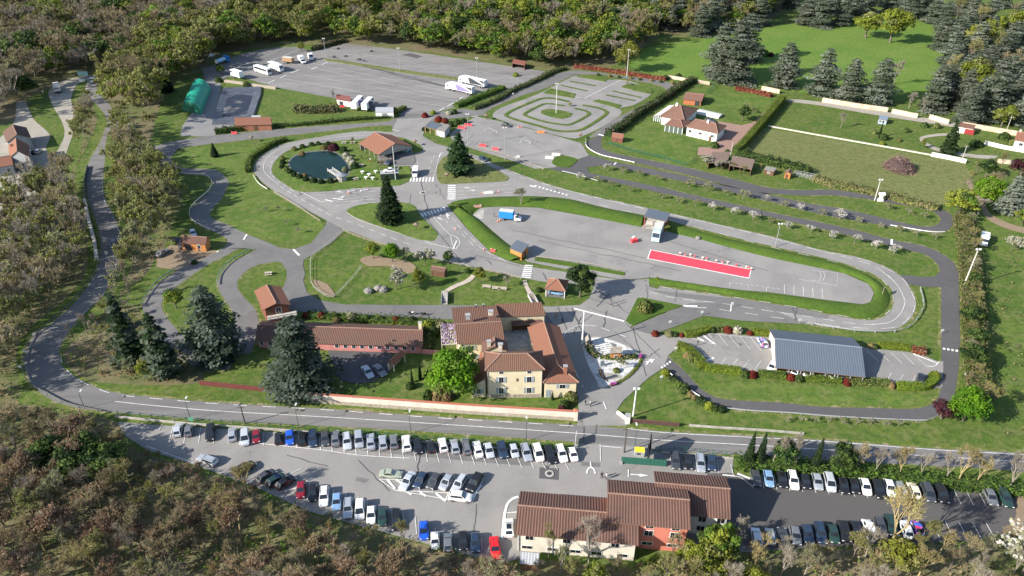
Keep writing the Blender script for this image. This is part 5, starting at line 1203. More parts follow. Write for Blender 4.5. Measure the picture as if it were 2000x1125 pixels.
# coach
p = at(513,137,1.6); q = at(529,142.2,1.6)
e = empty('coach', (p.x,p.y,.1), math.atan2(q.y-p.y,q.x-p.x), label='white and black coach parked in the lorry yard', cat='coach')
R_ = lambda x, k, zb, zt: [(x,-1.25*k,zb),(x,1.25*k,zb),(x,1.25*k,zt-.2),(x,1.05*k,zt),(x,-1.05*k,zt),(x,-1.25*k,zt-.2)]
b = MB(); b.loft([R_(-6,.97,.4,3.2),R_(-5.8,1,.35,3.3),R_(5.5,1,.35,3.3),R_(5.9,.97,.4,2.9),R_(6,.92,.45,1.4)]); b.build('body', LW, e)
for sg in (1,-1):
    b = MB(); b.box((-.2,sg*1.26,2.35), (10.6,.04,1.05)); b.build('side_window', CGL, e)
    b = MB(); b.face([(2.5,sg*1.262,.6),(-4,sg*1.262,.6),(-4,sg*1.262,.9),(-1,sg*1.262,1.7)][::sg]); b.build('side_stripe', mat('pale grey stripe', (.4,.42,.45), .5), e)
    b = MB(); b.box((6.0,sg*.85,.8), (.08,.35,.2)); b.build('headlight', HEADL, e)
    for x in (-3.6, 3.7): link('wheel', WM[.5], e, (x, sg*1.1, .5))
b = MB(); b.face([(6.02,-1.05,1.45),(6.02,1.05,1.45),(5.93,1.05,2.8),(5.93,-1.05,2.8)]); b.build('windscreen', CGL, e)
# ================================================================== VEGETATION HELPERS
def leafm(n, c, var=.35, rnd=.18, vs=.9): return mat('foliage '+n, c, .75, spec=.15, var=var, vscale=vs, rnd=rnd)
F_OLIVE = leafm('olive', (.215,.22,.075)); F_YEL = leafm('yellow green', (.19,.22,.03)); F_FRESH = leafm('fresh green', (.11,.19,.025)); F_MID = leafm('mid green', (.08,.125,.03)); F_DARK = leafm('dark green', (.028,.055,.018))
F_BROWN = leafm('brown', (.25,.2,.125)); F_RUST = leafm('rust', (.27,.16,.095)); F_RED = leafm('red', (.17,.035,.02)); F_CEDAR = leafm('cedar', (.105,.13,.088), .4); F_BLUE = leafm('blue cedar', (.19,.215,.17), .3); F_FIR = leafm('fir', (.018,.036,.017))
F_PALE = leafm('pale', (.26,.27,.14)); F_WHITE = leafm('blossom', (.5,.48,.44), .2, .08); F_GREYT = mat('grey twigs', (.25,.22,.18), .9, rnd=.2); F_BRNT = mat('brown twigs', (.25,.195,.13), .9, rnd=.25); F_YELT = mat('ochre twigs', (.27,.205,.1), .9, rnd=.2)
BARK = mat('grey bark', (.13,.11,.09), .95, var=.3, vscale=2); BARKP = mat('pale bark', (.24,.21,.175), .95, var=.3, vscale=2)
F_CLIP = leafm('clipped hedge', (.18,.23,.03), .25); F_PURP = leafm('purple', (.07,.022,.03))
def unit(n):
    v = rng.normal(size=(n,3)); return v/np.linalg.norm(v,axis=1,keepdims=True)
def quads(P, size, nrm=None, flat=0.0, asp=1.0):
    n = len(P); N = unit(n) if nrm is None else nrm+unit(n)*(1-flat)
    N = N/np.maximum(np.linalg.norm(N,axis=1,keepdims=True),1e-6)
    a = np.cross(N, unit(n)); a /= np.maximum(np.linalg.norm(a,axis=1,keepdims=True),1e-6); b = np.cross(N,a)
    s = size*rng.uniform(.6,1.3,(n,1))*.5
    a = a*s*asp; b = b*s
    V = np.stack([P-a-b*.6,P+a*.7-b,P+a+b*.6,P-a*.7+b],axis=1).reshape(-1,3)
    return V, np.arange(4*n).reshape(-1,4)
def twigs(A, B, w):
    d = B-A; s = np.cross(d, unit(len(A))); s /= np.maximum(np.linalg.norm(s,axis=1,keepdims=True),1e-6); s *= w
    V = np.stack([A-s,A+s,B+s*.35,B-s*.35],axis=1).reshape(-1,3)
    return V, np.arange(4*len(A)).reshape(-1,4)
def merge(parts):
    V=[];F=[];M=[];o=0
    for (v,f,m) in parts:
        V.append(v);F.append(f+o);M.append(np.full(len(f),m) if np.isscalar(m) else m);o+=len(v)
    return np.concatenate(V),np.concatenate(F),np.concatenate(M)
def trunk_mesh(segs, name='trunk', m=BARK, n=5):
    b = MB()
    for (a,c,r0,r1) in segs: b.tube(a,c,r0,r1,n if r0>.06 else 3,caps=False)
    o = b.build(name,m,smooth=True); me=o.data; bpy.data.objects.remove(o); return me
def broad(h, r, mats, nl=2200, nb=26, ls=.42, zc=.6, squash=.8, bark=BARK, low=.15):
    """leafy crown of clumps on a trunk with limbs -> (trunk mesh, crown mesh)"""
    C = []; 
    u = unit(nb); rad = rng.uniform(.45,.95,(nb,1))
    c = u*rad*np.array([r,r,h*(1-zc)*.95]); c[:,2] = np.where(c[:,2]<-h*low*1.4, -c[:,2]*.5, c[:,2]); c[:,2] += h*zc
    br = r*rng.uniform(.26,.46,nb)
    parts=[]; per = nl//nb
    for i in range(nb):
        d = unit(per); d[:,2] = np.where(d[:,2]<-.35,-d[:,2],d[:,2])
        P = c[i]+d*br[i]*rng.uniform(.55,1.08,(per,1))*np.array([1,1,squash])
        v,f = quads(P,ls,d,.35); parts.append((v,f,int(rng.integers(len(mats)))))
    V,F,M = merge(parts)
    segs=[((0,0,0),(0,0,h*.35),r*.07+.05,r*.05+.03)]
    for i in range(0,nb,2): segs.append(((0,0,h*rng.uniform(.25,.4)),tuple(c[i]),r*.028+.02,.015))
    return trunk_mesh(segs,m=bark), np_mesh('crown',V,F,M,mats)
def bare(h, r, twm, leaf=None, nleaf=0, depth=4, kids=3, bark=BARK, lsz=.3, ntw=5, spread=.75, tw=.03, up=.18):
    segs=[];tips=[]
    def grow(p,d,L,rad,k):
        q = p+d*L; segs.append((tuple(p),tuple(q),rad,rad*.62))
        if k==0: tips.append((q,d,L)); return
        for j in range(kids if k<depth else kids+1):
            e = d+unit(1)[0]*spread; e[2] = abs(e[2])*.6+e[2]*.4+up; e/=np.linalg.norm(e)
            grow(p+d*L*rng.uniform(.55,1.0),e,L*rng.uniform(.6,.85),rad*.58,k-1)
    grow(np.zeros(3),np.array([rng.normal()*.06,rng.normal()*.06,1.0]),h*.34,h*.018+.03,depth)
    allp = np.array([s[1] for s in segs]); mx = np.abs(allp[:,:2]).max(); mz = allp[:,2].max()
    sc = np.array([r/mx*.9,r/mx*.9,h/mz*.92])
    segs=[(tuple(np.array(a)*sc),tuple(np.array(b)*sc),x,y) for a,b,x,y in segs]
    big=[s for s in segs if s[2]>h*.0042]; 
    E0=np.array([s[0] for s in segs if s[2]<=h*.009]);E1=np.array([s[1] for s in segs if s[2]<=h*.009])
    parts=[]
    if len(E0): v,f=twigs(E0,E1,tw*1.4); parts.append((v,f,0))
    T=np.array([t[0]*sc for t in tips]); D=np.array([t[1] for t in tips])
    T=np.repeat(T,ntw,axis=0); D=np.repeat(D,ntw,axis=0)
    dd=D+unit(len(D))*.9; dd[:,2]+=.25; dd/=np.linalg.norm(dd,axis=1,keepdims=True)
    ln=r*rng.uniform(.14,.32,(len(T),1)); S=T-D*ln*rng.uniform(0,.8,(len(T),1))
    v,f=twigs(S,S+dd*ln,tw); parts.append((v,f,0))
    mats=[twm]
    if nleaf:
        k=rng.integers(len(S),size=nleaf); P=S[k]+dd[k]*ln[k]*rng.uniform(.2,1,(nleaf,1)); v,f=quads(P,lsz)
        lf = leaf if isinstance(leaf,list) else [leaf]; mats+=lf
        parts.append((v,f,1+rng.integers(len(lf),size=nleaf)))
    V,F,M=merge(parts)
    return trunk_mesh(big,m=bark), np_mesh('crown',V,F,M,mats)
def conif(h, r, mats, tiers=16, nb=8, droop=.12, dens=26, ls=.55, flat=.7, power=.85, base=.08, jag=.35, bark=BARK):
    segs=[((0,0,0),(0,0,h*.98),h*.018+.08,.03)]; parts=[]
    for t in range(tiers):
        u=(t+.3)/tiers; z=h*(base+(1-base)*u*.97); R=r*((1-u)**power)*rng.uniform(1-jag,1.08)+.15
        if u<.12: R*=.8+u*1.5
        n=max(4,int(nb*(1-u*.45)))
        for k in range(n):
            a=2*math.pi*(k+rng.uniform(-.3,.3))/n+t*.7; L=R*rng.uniform(1-jag*.8,1.05)
            d=np.array([math.cos(a),math.sin(a),0]); end=d*L+np.array([0,0,z-droop*L+rng.uniform(-.2,.2)])
            if t%2==0: segs.append(((0,0,z),tuple(end*np.array([.8,.8,1])),.06,.015))
            m=max(5,int(dens*L/r)); s=rng.uniform(.12,1,(m,1))**.75
            P=np.array([0,0,z])+s*(end-np.array([0,0,z])); side=np.array([-d[1],d[0],0])
            P=P+side*rng.normal(size=(m,1))*(.13+.17*s)*L*.75+np.array([0,0,1])*rng.normal(size=(m,1))*.09*(1+L*.12)
            v,f=quads(P,ls,np.tile(np.array([d[0]*.35,d[1]*.35,1.0]),(m,1)),flat,1.25); parts.append((v,f,int(rng.integers(len(mats)))))
    V,F,M=merge(parts)
    return trunk_mesh(segs,m=bark), np_mesh('crown',V,F,M,mats)
def tmesh_single(pair, name):
    """trunk and crown welded into one mesh (for far copies)"""
    a,b=pair; bm=bmesh.new(); bm.from_mesh(a); k=len(bm.faces); bm.from_mesh(b); bm.faces.ensure_lookup_table()
    me=bpy.data.meshes.new(name)
    for m in list(b.materials)+list(a.materials): me.materials.append(m)
    nb_=len(b.materials)
    for i,f in enumerate(bm.faces):
        if i<k: f.material_index=nb_
    bm.to_mesh(me); bm.free(); return me
PROT={}
def plant(name, key, px, py, h, label, cat='tree', group=None, wide=1.0, crown='crown', xyz=None):
    """stand a copy of a plant prototype at a survey pixel, scaled to height h"""
    pr=PROT[key]; tm,cm,h0=pr['v'][pr['i']%len(pr['v'])]; pr['i']+=1
    g=at(px,py) if xyz is None else xyz
    e=empty(name,(g[0],g[1],0 if xyz is None else xyz[2]),random.uniform(0,6.28),label,cat,group)
    s=h/h0; e.scale=(s*wide,s*wide,s)
    if tm: link('trunk',tm,e)
    link(crown,cm,e)
    return e
def reg(key, variants): PROT[key]=dict(v=variants,i=0)
V3=lambda f,h,k=3: [(*f(),h) for _ in range(k)]
VW=1
reg('round',V3(lambda:broad(8,3.9,[F_FRESH,leafm('spring green',(.12,.24,.012)),leafm('spring green 2',(.085,.19,.012))],6500,60,.34,.56,.9),8,2))
reg('green',V3(lambda:broad(9,3.8,[F_FRESH,F_MID,F_YEL],2600,30,.45),9))
reg('yellow',V3(lambda:broad(9,3.9,[F_YEL,F_YEL,F_OLIVE],2600,32,.42),9))
reg('mid',V3(lambda:broad(9,3.9,[F_MID,F_DARK,F_MID],2600,30,.45),9))
reg('dark',V3(lambda:broad(8,3.3,[F_DARK,F_DARK,F_MID],3200,34,.4,.55),8,2))
reg('olive',V3(lambda:bare(11,3.3,F_BRNT,[F_OLIVE,F_OLIVE,F_YEL],1700,4,3,ntw=11,tw=.019,lsz=.2,spread=.6,up=.4),11,5))
reg('pale',V3(lambda:bare(10,3.2,F_GREYT,[F_PALE,F_OLIVE,F_PALE],1500,4,3,ntw=11,tw=.018,lsz=.19,bark=BARKP,spread=.6,up=.35),10))
reg('bare',V3(lambda:bare(11,3.2,F_GREYT,[F_BROWN],250,4,3,ntw=13,tw=.017,lsz=.16,bark=BARKP,spread=.6,up=.4),11,4))
reg('brown',V3(lambda:bare(10,3.4,F_BRNT,[F_BROWN,F_OLIVE],1000,4,3,ntw=13,tw=.02,lsz=.18,spread=.6,up=.35),10,5))
reg('rust',V3(lambda:bare(6,3.2,F_BRNT,[F_RUST,F_BROWN],1400,4,3,ntw=12,tw=.02,lsz=.18),6,3))
reg('ochre',V3(lambda:bare(10,3.2,F_YELT,[F_OLIVE],500,4,3,ntw=12,tw=.018,lsz=.18,bark=mat('ochre bark',(.3,.24,.12),.95),spread=.6,up=.35),10,3))
reg('cedar',V3(lambda:conif(18,7.6,[F_CEDAR,F_CEDAR,F_BLUE],17,11,.2,100,.5,.62,.45,.03,.48),18,4))
reg('darkcedar',V3(lambda:conif(18,7.9,[leafm('dark cedar',(.05,.075,.048),.4),leafm('dark cedar tips',(.105,.135,.105),.3),leafm('dark cedar',(.05,.075,.048),.4)],16,12,.22,105,.48,.6,.42,.03,.5),18,2))
reg('ragged',V3(lambda:conif(18,4.6,[F_FIR,F_CEDAR,F_DARK,F_CEDAR],20,9,.25,60,.5,.5,.6,.03,.6),18,2))
reg('bluecedar',V3(lambda:conif(11,4.6,[F_BLUE],13,10,.14,75,.42,.65,.65,.05,.35),11,2))
reg('fir',V3(lambda:conif(12,3.9,[F_FIR,F_DARK],22,11,.24,62,.42,.45,.8,.03,.25),12,3))
reg('firlite',V3(lambda:conif(12,4.4,[F_DARK,leafm('spruce',(.04,.075,.03))],15,10,.2,70,.48,.5,.7,.04,.4),12,2))
reg('orchardgreen',V3(lambda:bare(2.6,1.55,F_GREYT,[F_PALE,F_OLIVE,F_PALE],420,3,3,ntw=5,tw=.025,lsz=.2,bark=BARKP),2.6,4))
reg('orchardwhite',V3(lambda:bare(2.6,1.5,F_GREYT,[F_WHITE],900,3,3,ntw=5,tw=.025,lsz=.2,bark=BARKP),2.6,3))
reg('orchardpale',V3(lambda:bare(2.4,1.4,F_GREYT,[F_PALE],110,3,3,ntw=6,tw=.025,lsz=.17,bark=BARKP),2.4,3))
reg('blossom',V3(lambda:bare(4.5,2.6,F_GREYT,[F_WHITE,F_PALE],1500,4,3,ntw=4,tw=.03,lsz=.24,bark=BARK),4.5,3))
def shrubmesh(mats,n=420,ls=.24,sq=.85,jit=.12):
    d=unit(n); d[:,2]=np.abs(d[:,2])*1.0-.15; P=d*rng.uniform(1-jit*2,1+jit*.6,(n,1))*np.array([1,1,sq]); P[:,2]+=.15*sq
    P=P*np.array([1,1,1]); P[:,2]=np.maximum(P[:,2],.02)
    v,f=quads(P,ls,d,.5); return np_mesh('foliage',v,f,rng.integers(len(mats),size=n),mats)
for k,m in dict(sgreen=[F_MID,F_DARK],sdark=[F_DARK],sred=[F_RED],srust=[F_RUST,F_OLIVE],syel=[F_CLIP],sfresh=[F_FRESH,F_MID],spale=[F_PALE],solive=[F_OLIVE,F_MID],spurp=[F_PURP],swhite=[F_WHITE,F_PALE]).items():
    PROT[k]=dict(v=[shrubmesh(m) for _ in range(2)],i=0)
CNAME=dict(sgreen='green',sdark='dark green',sred='dark red',srust='rusty',syel='yellow green',sfresh='fresh green',spale='pale',solive='olive',spurp='purple',swhite='white flowering')
STEM=trunk_mesh([((0,0,0),(0,0,.9),.09,.05),((0,0,.3),(.3,.1,.8),.05,.02),((0,0,.3),(-.25,.2,.8),.05,.02),((0,0,.3),(0,-.3,.8),.05,.02)],'stem')
def bush(key,px,py,r,label,h=None,group=None,cat='bush'):
    pr=PROT[key]; me=pr['v'][pr['i']%2]; pr['i']+=1; g=at(px,py); h=h or r*1.5
    e=empty('bush',(g.x,g.y,.05),random.uniform(0,6.28),label,cat,group); e.scale=(r,r,h)
    link('foliage',me,e); link('stem',STEM,e); return e
def bushes(lst,where,group):
    lst=sorted(lst,key=lambda b:b[1]); cnt={}
    tot={}
    for b in lst: tot[b[0]]=tot.get(b[0],0)+1
    for b in lst:
        k=b[0]; cnt[k]=cnt.get(k,0)+1
        lab=f"{CNAME[k]} bush, the only such one {where}" if tot[k]==1 else f"{CNAME[k]} bush, {ORD[cnt[k]-1]} from the left {where}"
        bush(k,b[1],b[2],b[3],lab,b[4] if len(b)>4 else None,group)
def hedge(name,pts,w,h,mats,label,dens=16,ls=.34,jit=.12,n=4,cat='hedge',trim=True):
    if name=='clipped_hedge': dens,ls,jit,w,h=26,.24,.06,w*1.15,h*1.15
    P=[at(*p) for p in cr(pts,n)] if len(pts)>2 else [at(*p) for p in pts]
    L=[0]
    for a,b in zip(P,P[1:]): L.append(L[-1]+(b-a).length)
    T=L[-1]; N=int(T*(w+2*h)*dens); o=P[0]
    t=rng.uniform(0,T,N); pos=np.zeros((N,3)); nr=np.zeros((N,3))
    xs=np.array([(p.x,p.y) for p in P]); idx=np.clip(np.searchsorted(L,t)-1,0,len(P)-2); La=np.array(L)
    fr=((t-La[idx])/np.maximum(La[idx+1]-La[idx],1e-6))[:,None]; c=xs[idx]*(1-fr)+xs[idx+1]*fr; d=xs[idx+1]-xs[idx]; d/=np.maximum(np.linalg.norm(d,axis=1,keepdims=True),1e-6); nn_=np.stack([-d[:,1],d[:,0]],1)
    s=rng.uniform(0,w+2*h,N); hh=h*(1+(0 if trim else .3)*np.sin(t*1.3+np.sin(t*.37)*3)*.6)
    off=np.where(s<h,-w/2,np.where(s<h+w,s-h-w/2,w/2)); zz=np.where(s<h,s,np.where(s<h+w,h,s-h-w))/h*hh
    nr[:,:2]=nn_*np.where(s<h,-1,np.where(s<h+w,0,1))[:,None]; nr[:,2]=np.where((s>=h)&(s<h+w),1,.2)
    pos[:,:2]=c+nn_*off[:,None]; pos[:,2]=zz; pos+=rng.normal(size=(N,3))*jit*(1 if trim else 2.2); pos[:,2]=np.maximum(pos[:,2],.03)
    pos-=np.array([o.x,o.y,0]); v,f=quads(pos,ls,nr,.55)
    e=empty(name,(o.x,o.y,.05),0,label,cat)
    link('foliage',np_mesh('foliage',v,f,rng.integers(len(mats),size=N),mats),e)
    b=MB(); q=[p-o for p in P]
    for a,c2 in zip(q,q[1:]):
        m=(a+c2)/2; dv=c2-a
        if dv.length>.01: b.box((m.x,m.y,h*.42),(dv.length,w*.8,h*.84),math.atan2(dv.y,dv.x))
    b.build('stems',mats[0],e)
    return e
# ================================================================== TREES THAT CAN BE TOLD APART
T=plant
KWG=dict(olive='olive budding',yellow='yellow green',brown='brown twiggy')
T('chestnut_tree','round',889,772,11.2,'bright spring green round tree in front of the yellow farm building',wide=1.02)
T('cedar_tree','darkcedar',590,757,20,'huge blue green cedar hiding the left part of the long pink building',wide=1.12)
T('cedar_tree','darkcedar',428,700,21.5,'tall dark cedar left of the balcony house, its tip over the kart track',wide=.95)
T('cedar_tree','ragged',258,703,20,'ragged dark conifer, left one of the pair above the bend of the main road',wide=1.2)
T('cedar_tree','ragged',325,733,18.5,'ragged dark conifer, right one of the pair above the bend of the main road',wide=1.2)
T('fir_tree','fir',763,432,16.5,'dark blue fir on the triangular island between the zebra crossings',wide=1.0)
T('fir_tree','firlite',897,338,16,'big spreading green conifer on the dry island beside the practice yard',wide=1.25)
T('fir_tree','fir',420,306,5.8,'small dark conifer alone on the left lawn under the upper road')
T('evergreen_tree','dark',1133,580,9.3,'dark dense round evergreen beside the open pavilion',wide=1.0)
T('fir_tree','fir',327,180,15,'dark narrow conifer in the wood left of the green tunnel shed',wide=.8)
T('willow_tree','pale',1018,402,6.8,'pale green feathery willow on the bank above the sunken yard',wide=1.15)
T('small_tree','green',345,602,6,'small bright green tree on the kart loop lawn left of the tall cedar',wide=.9)
T('small_tree','yellow',1113,178+30,1.8,'tiny shrubby tree on the manoeuvre area verge')
T('small_tree','green',730,505,5,'light green young tree at the top of the animal pen'); T('small_tree','round',767,512,6,'dense mid green rounded tree between the young tree and blossom tree in the pen',wide=.7)
T('blossom_tree','blossom',832,518,5.2,'pale blossom tree beside the road end of the animal pen',wide=1.1); T('blossom_tree','blossom',775,565,5.6,'wide pale blossom tree in the middle of the green animal enclosure',wide=1.25)
T('small_tree','orchardpale',792,512,4.2,'leafless grey shrub tree beside the dense green tree in the pen'); T('small_tree','yellow',820,563,6.2,'pale yellow green weeping tree below the faded tile shed',wide=.6)
T('small_tree','mid',876,516,4.4,'rounded green tree at the roadside beside the faded tile shed',wide=.75); T('small_tree','yellow',938,552,4.8,'yellow green tree beside the bend of the pale footpath',wide=.8); T('small_tree','orchardpale',989,560,3.4,'thin leafless tree on the lawn beside the benches')
T('small_tree','olive',690,285,4.0,'young light green tree behind the picnic tables at the hangar'); T('small_tree','orchardgreen',742,333,4.4,'young tree between the boules court and the plinth')
T('oak_tree','yellow',1222,140,14.5,'yellow green oak at the pasture corner by the red hedge',wide=1.0); T('oak_tree','yellow',1738,83,19,'bright yellow green oak standing alone on the upper pasture',wide=1.15); T('oak_tree','yellow',1690,74,14,'dull olive tree left of the bright oak on the upper pasture',wide=1.2)
T('small_tree','green',432,146,5,'small bright green tree by the blue tanker'); T('small_tree','yellow',589,101,5,'yellowish small tree at the left end of the dark hedge in the lorry yard'); 
T('small_tree','bare',652,199,6,'thin nearly leafless tree beside the rusty roofed shed')
T('small_tree','mid',1450,236,6.4,'dark rounded tree on the villa lawn by the drive',wide=1.1)
T('palm_shrub','orchardgreen',1455,216,3.4,'spiky palm like plant, left one behind the dark rounded lawn tree'); T('palm_shrub','orchardgreen',1470,222,2.6,'low spiky palm like plant, right one behind the dark rounded lawn tree')
T('blossom_tree','blossom',1382,326,4.4,'white blossom shrub left of the pair before the garden barns',wide=1.1); T('blossom_tree','blossom',1408,333,4.2,'white blossom shrub right of the pair before the garden barns',wide=1.05)
T('small_tree','olive',1432,335,3.8,'olive shrub tree in front of the right garden barn, left one',wide=1.1); T('small_tree','olive',1452,340,3.6,'olive shrub tree in front of the right garden barn, right one',wide=1.1); T('small_tree','olive',1486,334,3.2,'olive shrub tree just right of the garden barns')
T('small_tree','bare',1642,250,7,'thin grey bare tree on the bright strip of lawn under the farm track'); T('cypress_tree','fir',1717,268,7.5,'narrow dark cypress on the right lawn below the blue hut',wide=.28)
T('fir_tree','firlite',1850,300,14,'big drooping dark conifer beside the white garage',wide=.8); T('yellow_bush','yellow',1801,290,4,'small yellow green conifer by the dirt track loop',wide=.5)
T('round_tree','round',1922,400,9.5,'vivid green tree left of the blue cedar at the right edge',wide=1.0); T('blue_cedar','bluecedar',1968,412,13,'silvery blue cedar at the right edge',wide=1.1)
T('leafy_tree','green',1872,420,9,'bright yellow green bushy tree above the hairpin of the right kart track',wide=1.3); T('pale_tree','bare',1905,430,9,'whitish bare tree in the shade right of the bushy hairpin tree')
T('blossom_tree','blossom',1975,490,5,'white blossom tree behind the motorhome at the right edge',wide=1.1)
T('purple_tree','dark',1835,812,4.2,'purple leaved tree at the corner of the right kart track',wide=.9)
PROT['purp']=dict(v=[(*broad(5,2.4,[F_PURP],1200,20,.3),5)],i=0)
T('purple_tree','purp',1838,818,5,'dark purple tree overhanging the corner of the right kart track'); bpy.data.objects.remove(bpy.data.objects['purple_tree'])
for o in list(bpy.data.objects):
    if o.type=='MESH' and o.parent is None and o.name.split('.')[0] in ('trunk','crown'): bpy.data.objects.remove(o)
T('leafy_tree','round',1880,822,8,'fresh green bushy tree at the right end of the carport lot',wide=1.0); T('leafy_tree','olive',1925,800,8,'olive twiggy tree right of the fresh green bushy tree at the lot end')
T('yellow_shrub_tree','yellow',290,745,6.5,'bright yellow green shrub tree below the ragged conifer pair',wide=.55)
for i,(x,y,h) in enumerate(((1402,152,28),(1432,160,31),(1455,120,26),(1530,170,22),(1603,184,22.5),(1655,196,20),(1712,200,21))):
    T('cedar_tree','cedar',x,y,h,f'blue green cedar, {ORD[i]} from the left in the row behind the old pasture wall',group='cedars along the old pasture wall',wide=1.0 if i<3 else 1.1)
T('bare_tree','bare',1745,165,13,'large grey bare tree on the pasture behind the last cedar of the wall row'); T('bare_tree','bare',1798,228,9,'pale bare tree in front of the cedar grove beside the wall gap',wide=.6); T('bare_tree','bare',1775,212,8,'greyish bare bush tree left of the pale bare tree at the wall gap',wide=1.2)
T('oak_tree','yellow',1955,248,9,'dark yellow green tree behind the wall below the cedar grove',wide=1.1); T('oak_tree','yellow',1963,80,17,'ochre green tree rising out of the cedar grove',wide=1.1)
gi=[(1840,205),(1875,215),(1905,225),(1850,160),(1895,175),(1935,200),(1975,215),(1995,150),(1945,140),(1900,120),(1860,100),(1840,60),(1890,50),(1930,40),(1985,60),(1870,30),(1995,245),(1850,125),(1820,215),(1885,240),(1925,232),(1870,185),(1915,160),(1960,175),(1990,190),(1880,80),(1925,90),(1965,110),(1835,95),(1900,15),(1955,15),(1990,100)]
for (x,y,k) in ((1850,180,'olive'),(1890,190,'yellow'),(1930,215,'olive'),(1960,160,'brown'),(1910,60,'olive'),(1880,140,'olive'),(1975,50,'brown'),(1865,45,'olive'),(1940,120,'olive'),(1905,105,'yellow')): T('grove_tree',k,x,y,random.uniform(15,19),f'{KWG[k]} tree rising between the cedars of the upper right grove',group='deciduous trees in the cedar grove',wide=1.1)
for (x,y) in gi: T('cedar_tree','cedar',x,y,random.uniform(17,22),'blue green cedar crowded in the grove at the upper right corner',group='cedar grove at the upper right',wide=random.uniform(.95,1.2))
bi=[(1280,38,20),(1310,60,16),(1365,70,20),(1385,62,22),(1345,30,20),(1570,48,22),(1600,52,24),(1640,50,22),(1665,40,22),(1690,30,24),(1735,25,22),(1775,35,20),(1500,20,22),(1460,30,22),(1420,20,24),(1350,10,22),(1540,15,22),(1610,15,22),(1295,18,20),(1325,48,18),(1400,45,22),(1440,45,20),(1480,50,20),(1585,30,22),(1625,28,22),(1655,12,22),(1710,10,22),(1760,12,22),(1800,25,22),(1820,45,20)]
for (x,y,h) in bi: T('cedar_tree','cedar',x,y,h,'blue green cedar in the dark conifer belt behind the pasture',group='conifer belt behind the pasture',wide=random.uniform(.85,1.1))
# orchard rows
r1=[(1216,336,1),(1250,344,1),(1283,353,1),(1345,366,2),(1381,374,2),(1421,382,1),(1450,388,2),(1494,394,3),(1534,405,1),(1560,411,3),(1605,421,1),(1640,428,4),(1677,437,1),(1716,446,0),(1757,455,1)]
r2=[(1229,375,1),(1293,390,1),(1326,398,1),(1358,403,1),(1394,413,5),(1434,420,5),(1470,430,5),(1503,437,1),(1541,447,3),(1583,455,3),(1626,467,3),(1668,477,4),(1710,487,4),(1745,497,5)]
r3=[(1136,352,5),(1167,356,1),(1195,365,1)]; r4=[(1186,334,5),(1217,340,0)]; r5=[(1734,411,1),(1774,420,0),(1806,427,1),(1790,462,0),(1827,468,0)]
OK_=['orchardpale','orchardgreen','orchardgreen','orchardwhite','orchardwhite','orchardwhite']; ON=['almost bare','greenish','large olive','white blossoming','large white blossoming','cream blossoming']
for rw,where in ((r1,'in the upper orchard row'),(r2,'in the lower orchard row'),(r3+r4,'at the left end of the orchard strips'),(r5,'on the hairpin grass')):
    for i,(x,y,k) in enumerate(rw):
        if rw is r5: where2=where
        T('orchard_tree',OK_[k],x,y,[2.2,2.3,3.2,2.6,3.2,3.0][k],f'{ON[k]} fruit tree, {ORD[i]} from the left {where}','fruit tree','orchard trees between the kart tracks',wide=1.15)
for i,(x,y) in enumerate(((545,470-56),(520,413),(584,457),(560,441))): T('espalier_tree','orchardpale',x,y,2.2,f'low leafless fruit tree on the left lawn inside the loop, {["rightmost lower","upper","lowest","middle"][i]} one','fruit tree','bare fruit trees on the left lawn')
for i in range(9): T('vine_shrub','orchardpale',1537+i*27,822+i*1.4,1.6,f'pale pruned shrub, {ORD[i]} from the left in the row below the right kart track','shrub','pruned shrubs below the kart track',wide=1.3)
# roadside trees above the right lot
for i,(x,y,k,h) in enumerate(((1460,907,'fir',9.5),(1482,906,'fir',9),(1508,910,'bare',9),(1530,912,'mid',7),(1552,913,'bare',10),(1590,917,'fir',9),(1640,921,'mid',7),(1672,923,'brown',8),(1708,930,'bare',8.5),(1755,932,'ochre',9),(1795,934,'bare',7.5),(1845,940,'bare',8),(1870,944,'ochre',10),(1905,948,'ochre',9),(1968,958,'bare',10))):
    T('roadside_tree',k,x,y,h,f'{dict(fir="ivy covered dark green",bare="leafless pale",mid="ivy green",brown="brown twiggy",ochre="ochre twiggy")[k]} tree, {ORD[i]} from left in the roadside row',group='trees between the main road and the right lot',wide=.42 if k=='fir' else .8)
hedge('wild_hedgerow',[(1875,430),(1888,500),(1897,600),(1902,700),(1908,790)],4.6,2.6,[F_OLIVE,F_MID,F_MID,F_BROWN],'continuous wild olive hedgerow right of the dark kart track',9,trim=False,ls=.4)
# hedge wood right
for i in range(20):
    y=415+i*20; x=1880+ (i*2.2 if y<560 else 12)+random.uniform(-6,14)
    T('hedge_tree',random.choice(['olive','olive','brown','mid','pale']),x,y,random.uniform(3.5,5.8),'olive shrubby tree in the wild hedgerow right of the kart track',group='wild hedgerow right of the kart track',wide=1.25)
for (x,y,k) in ((1890,360,'olive'),(1925,345,'mid'),(1955,330,'olive'),(1905,340,'olive'),(1990,350,'purp'),(1985,395,'mid'),(1935,370,'brown'),(1995,440,'green')): T('garden_tree',k,x,y,random.uniform(5,8),'garden tree in the mixed clump right of the rough meadow',group='mixed clump right of the rough meadow',wide=1.1)
T('leafy_tree','mid',112,915,7.5,'olive green leafy tree at the lower left bend, left one of three',wide=1.25); T('leafy_tree','mid',168,925,8.5,'olive green leafy tree at the lower left bend, middle one of three',wide=1.3); T('leafy_tree','mid',222,930,7.5,'olive green leafy tree by the left tip of the lower car park, rightmost one',wide=1.25)
T('bare_tree','brown',78,858,9.5,'twiggy brown tree standing over the left tip of the lower car park',wide=1.1); T('bare_tree','brown',118,850,8.5,'twiggy brown tree leaning over the road below the bend',wide=.9)
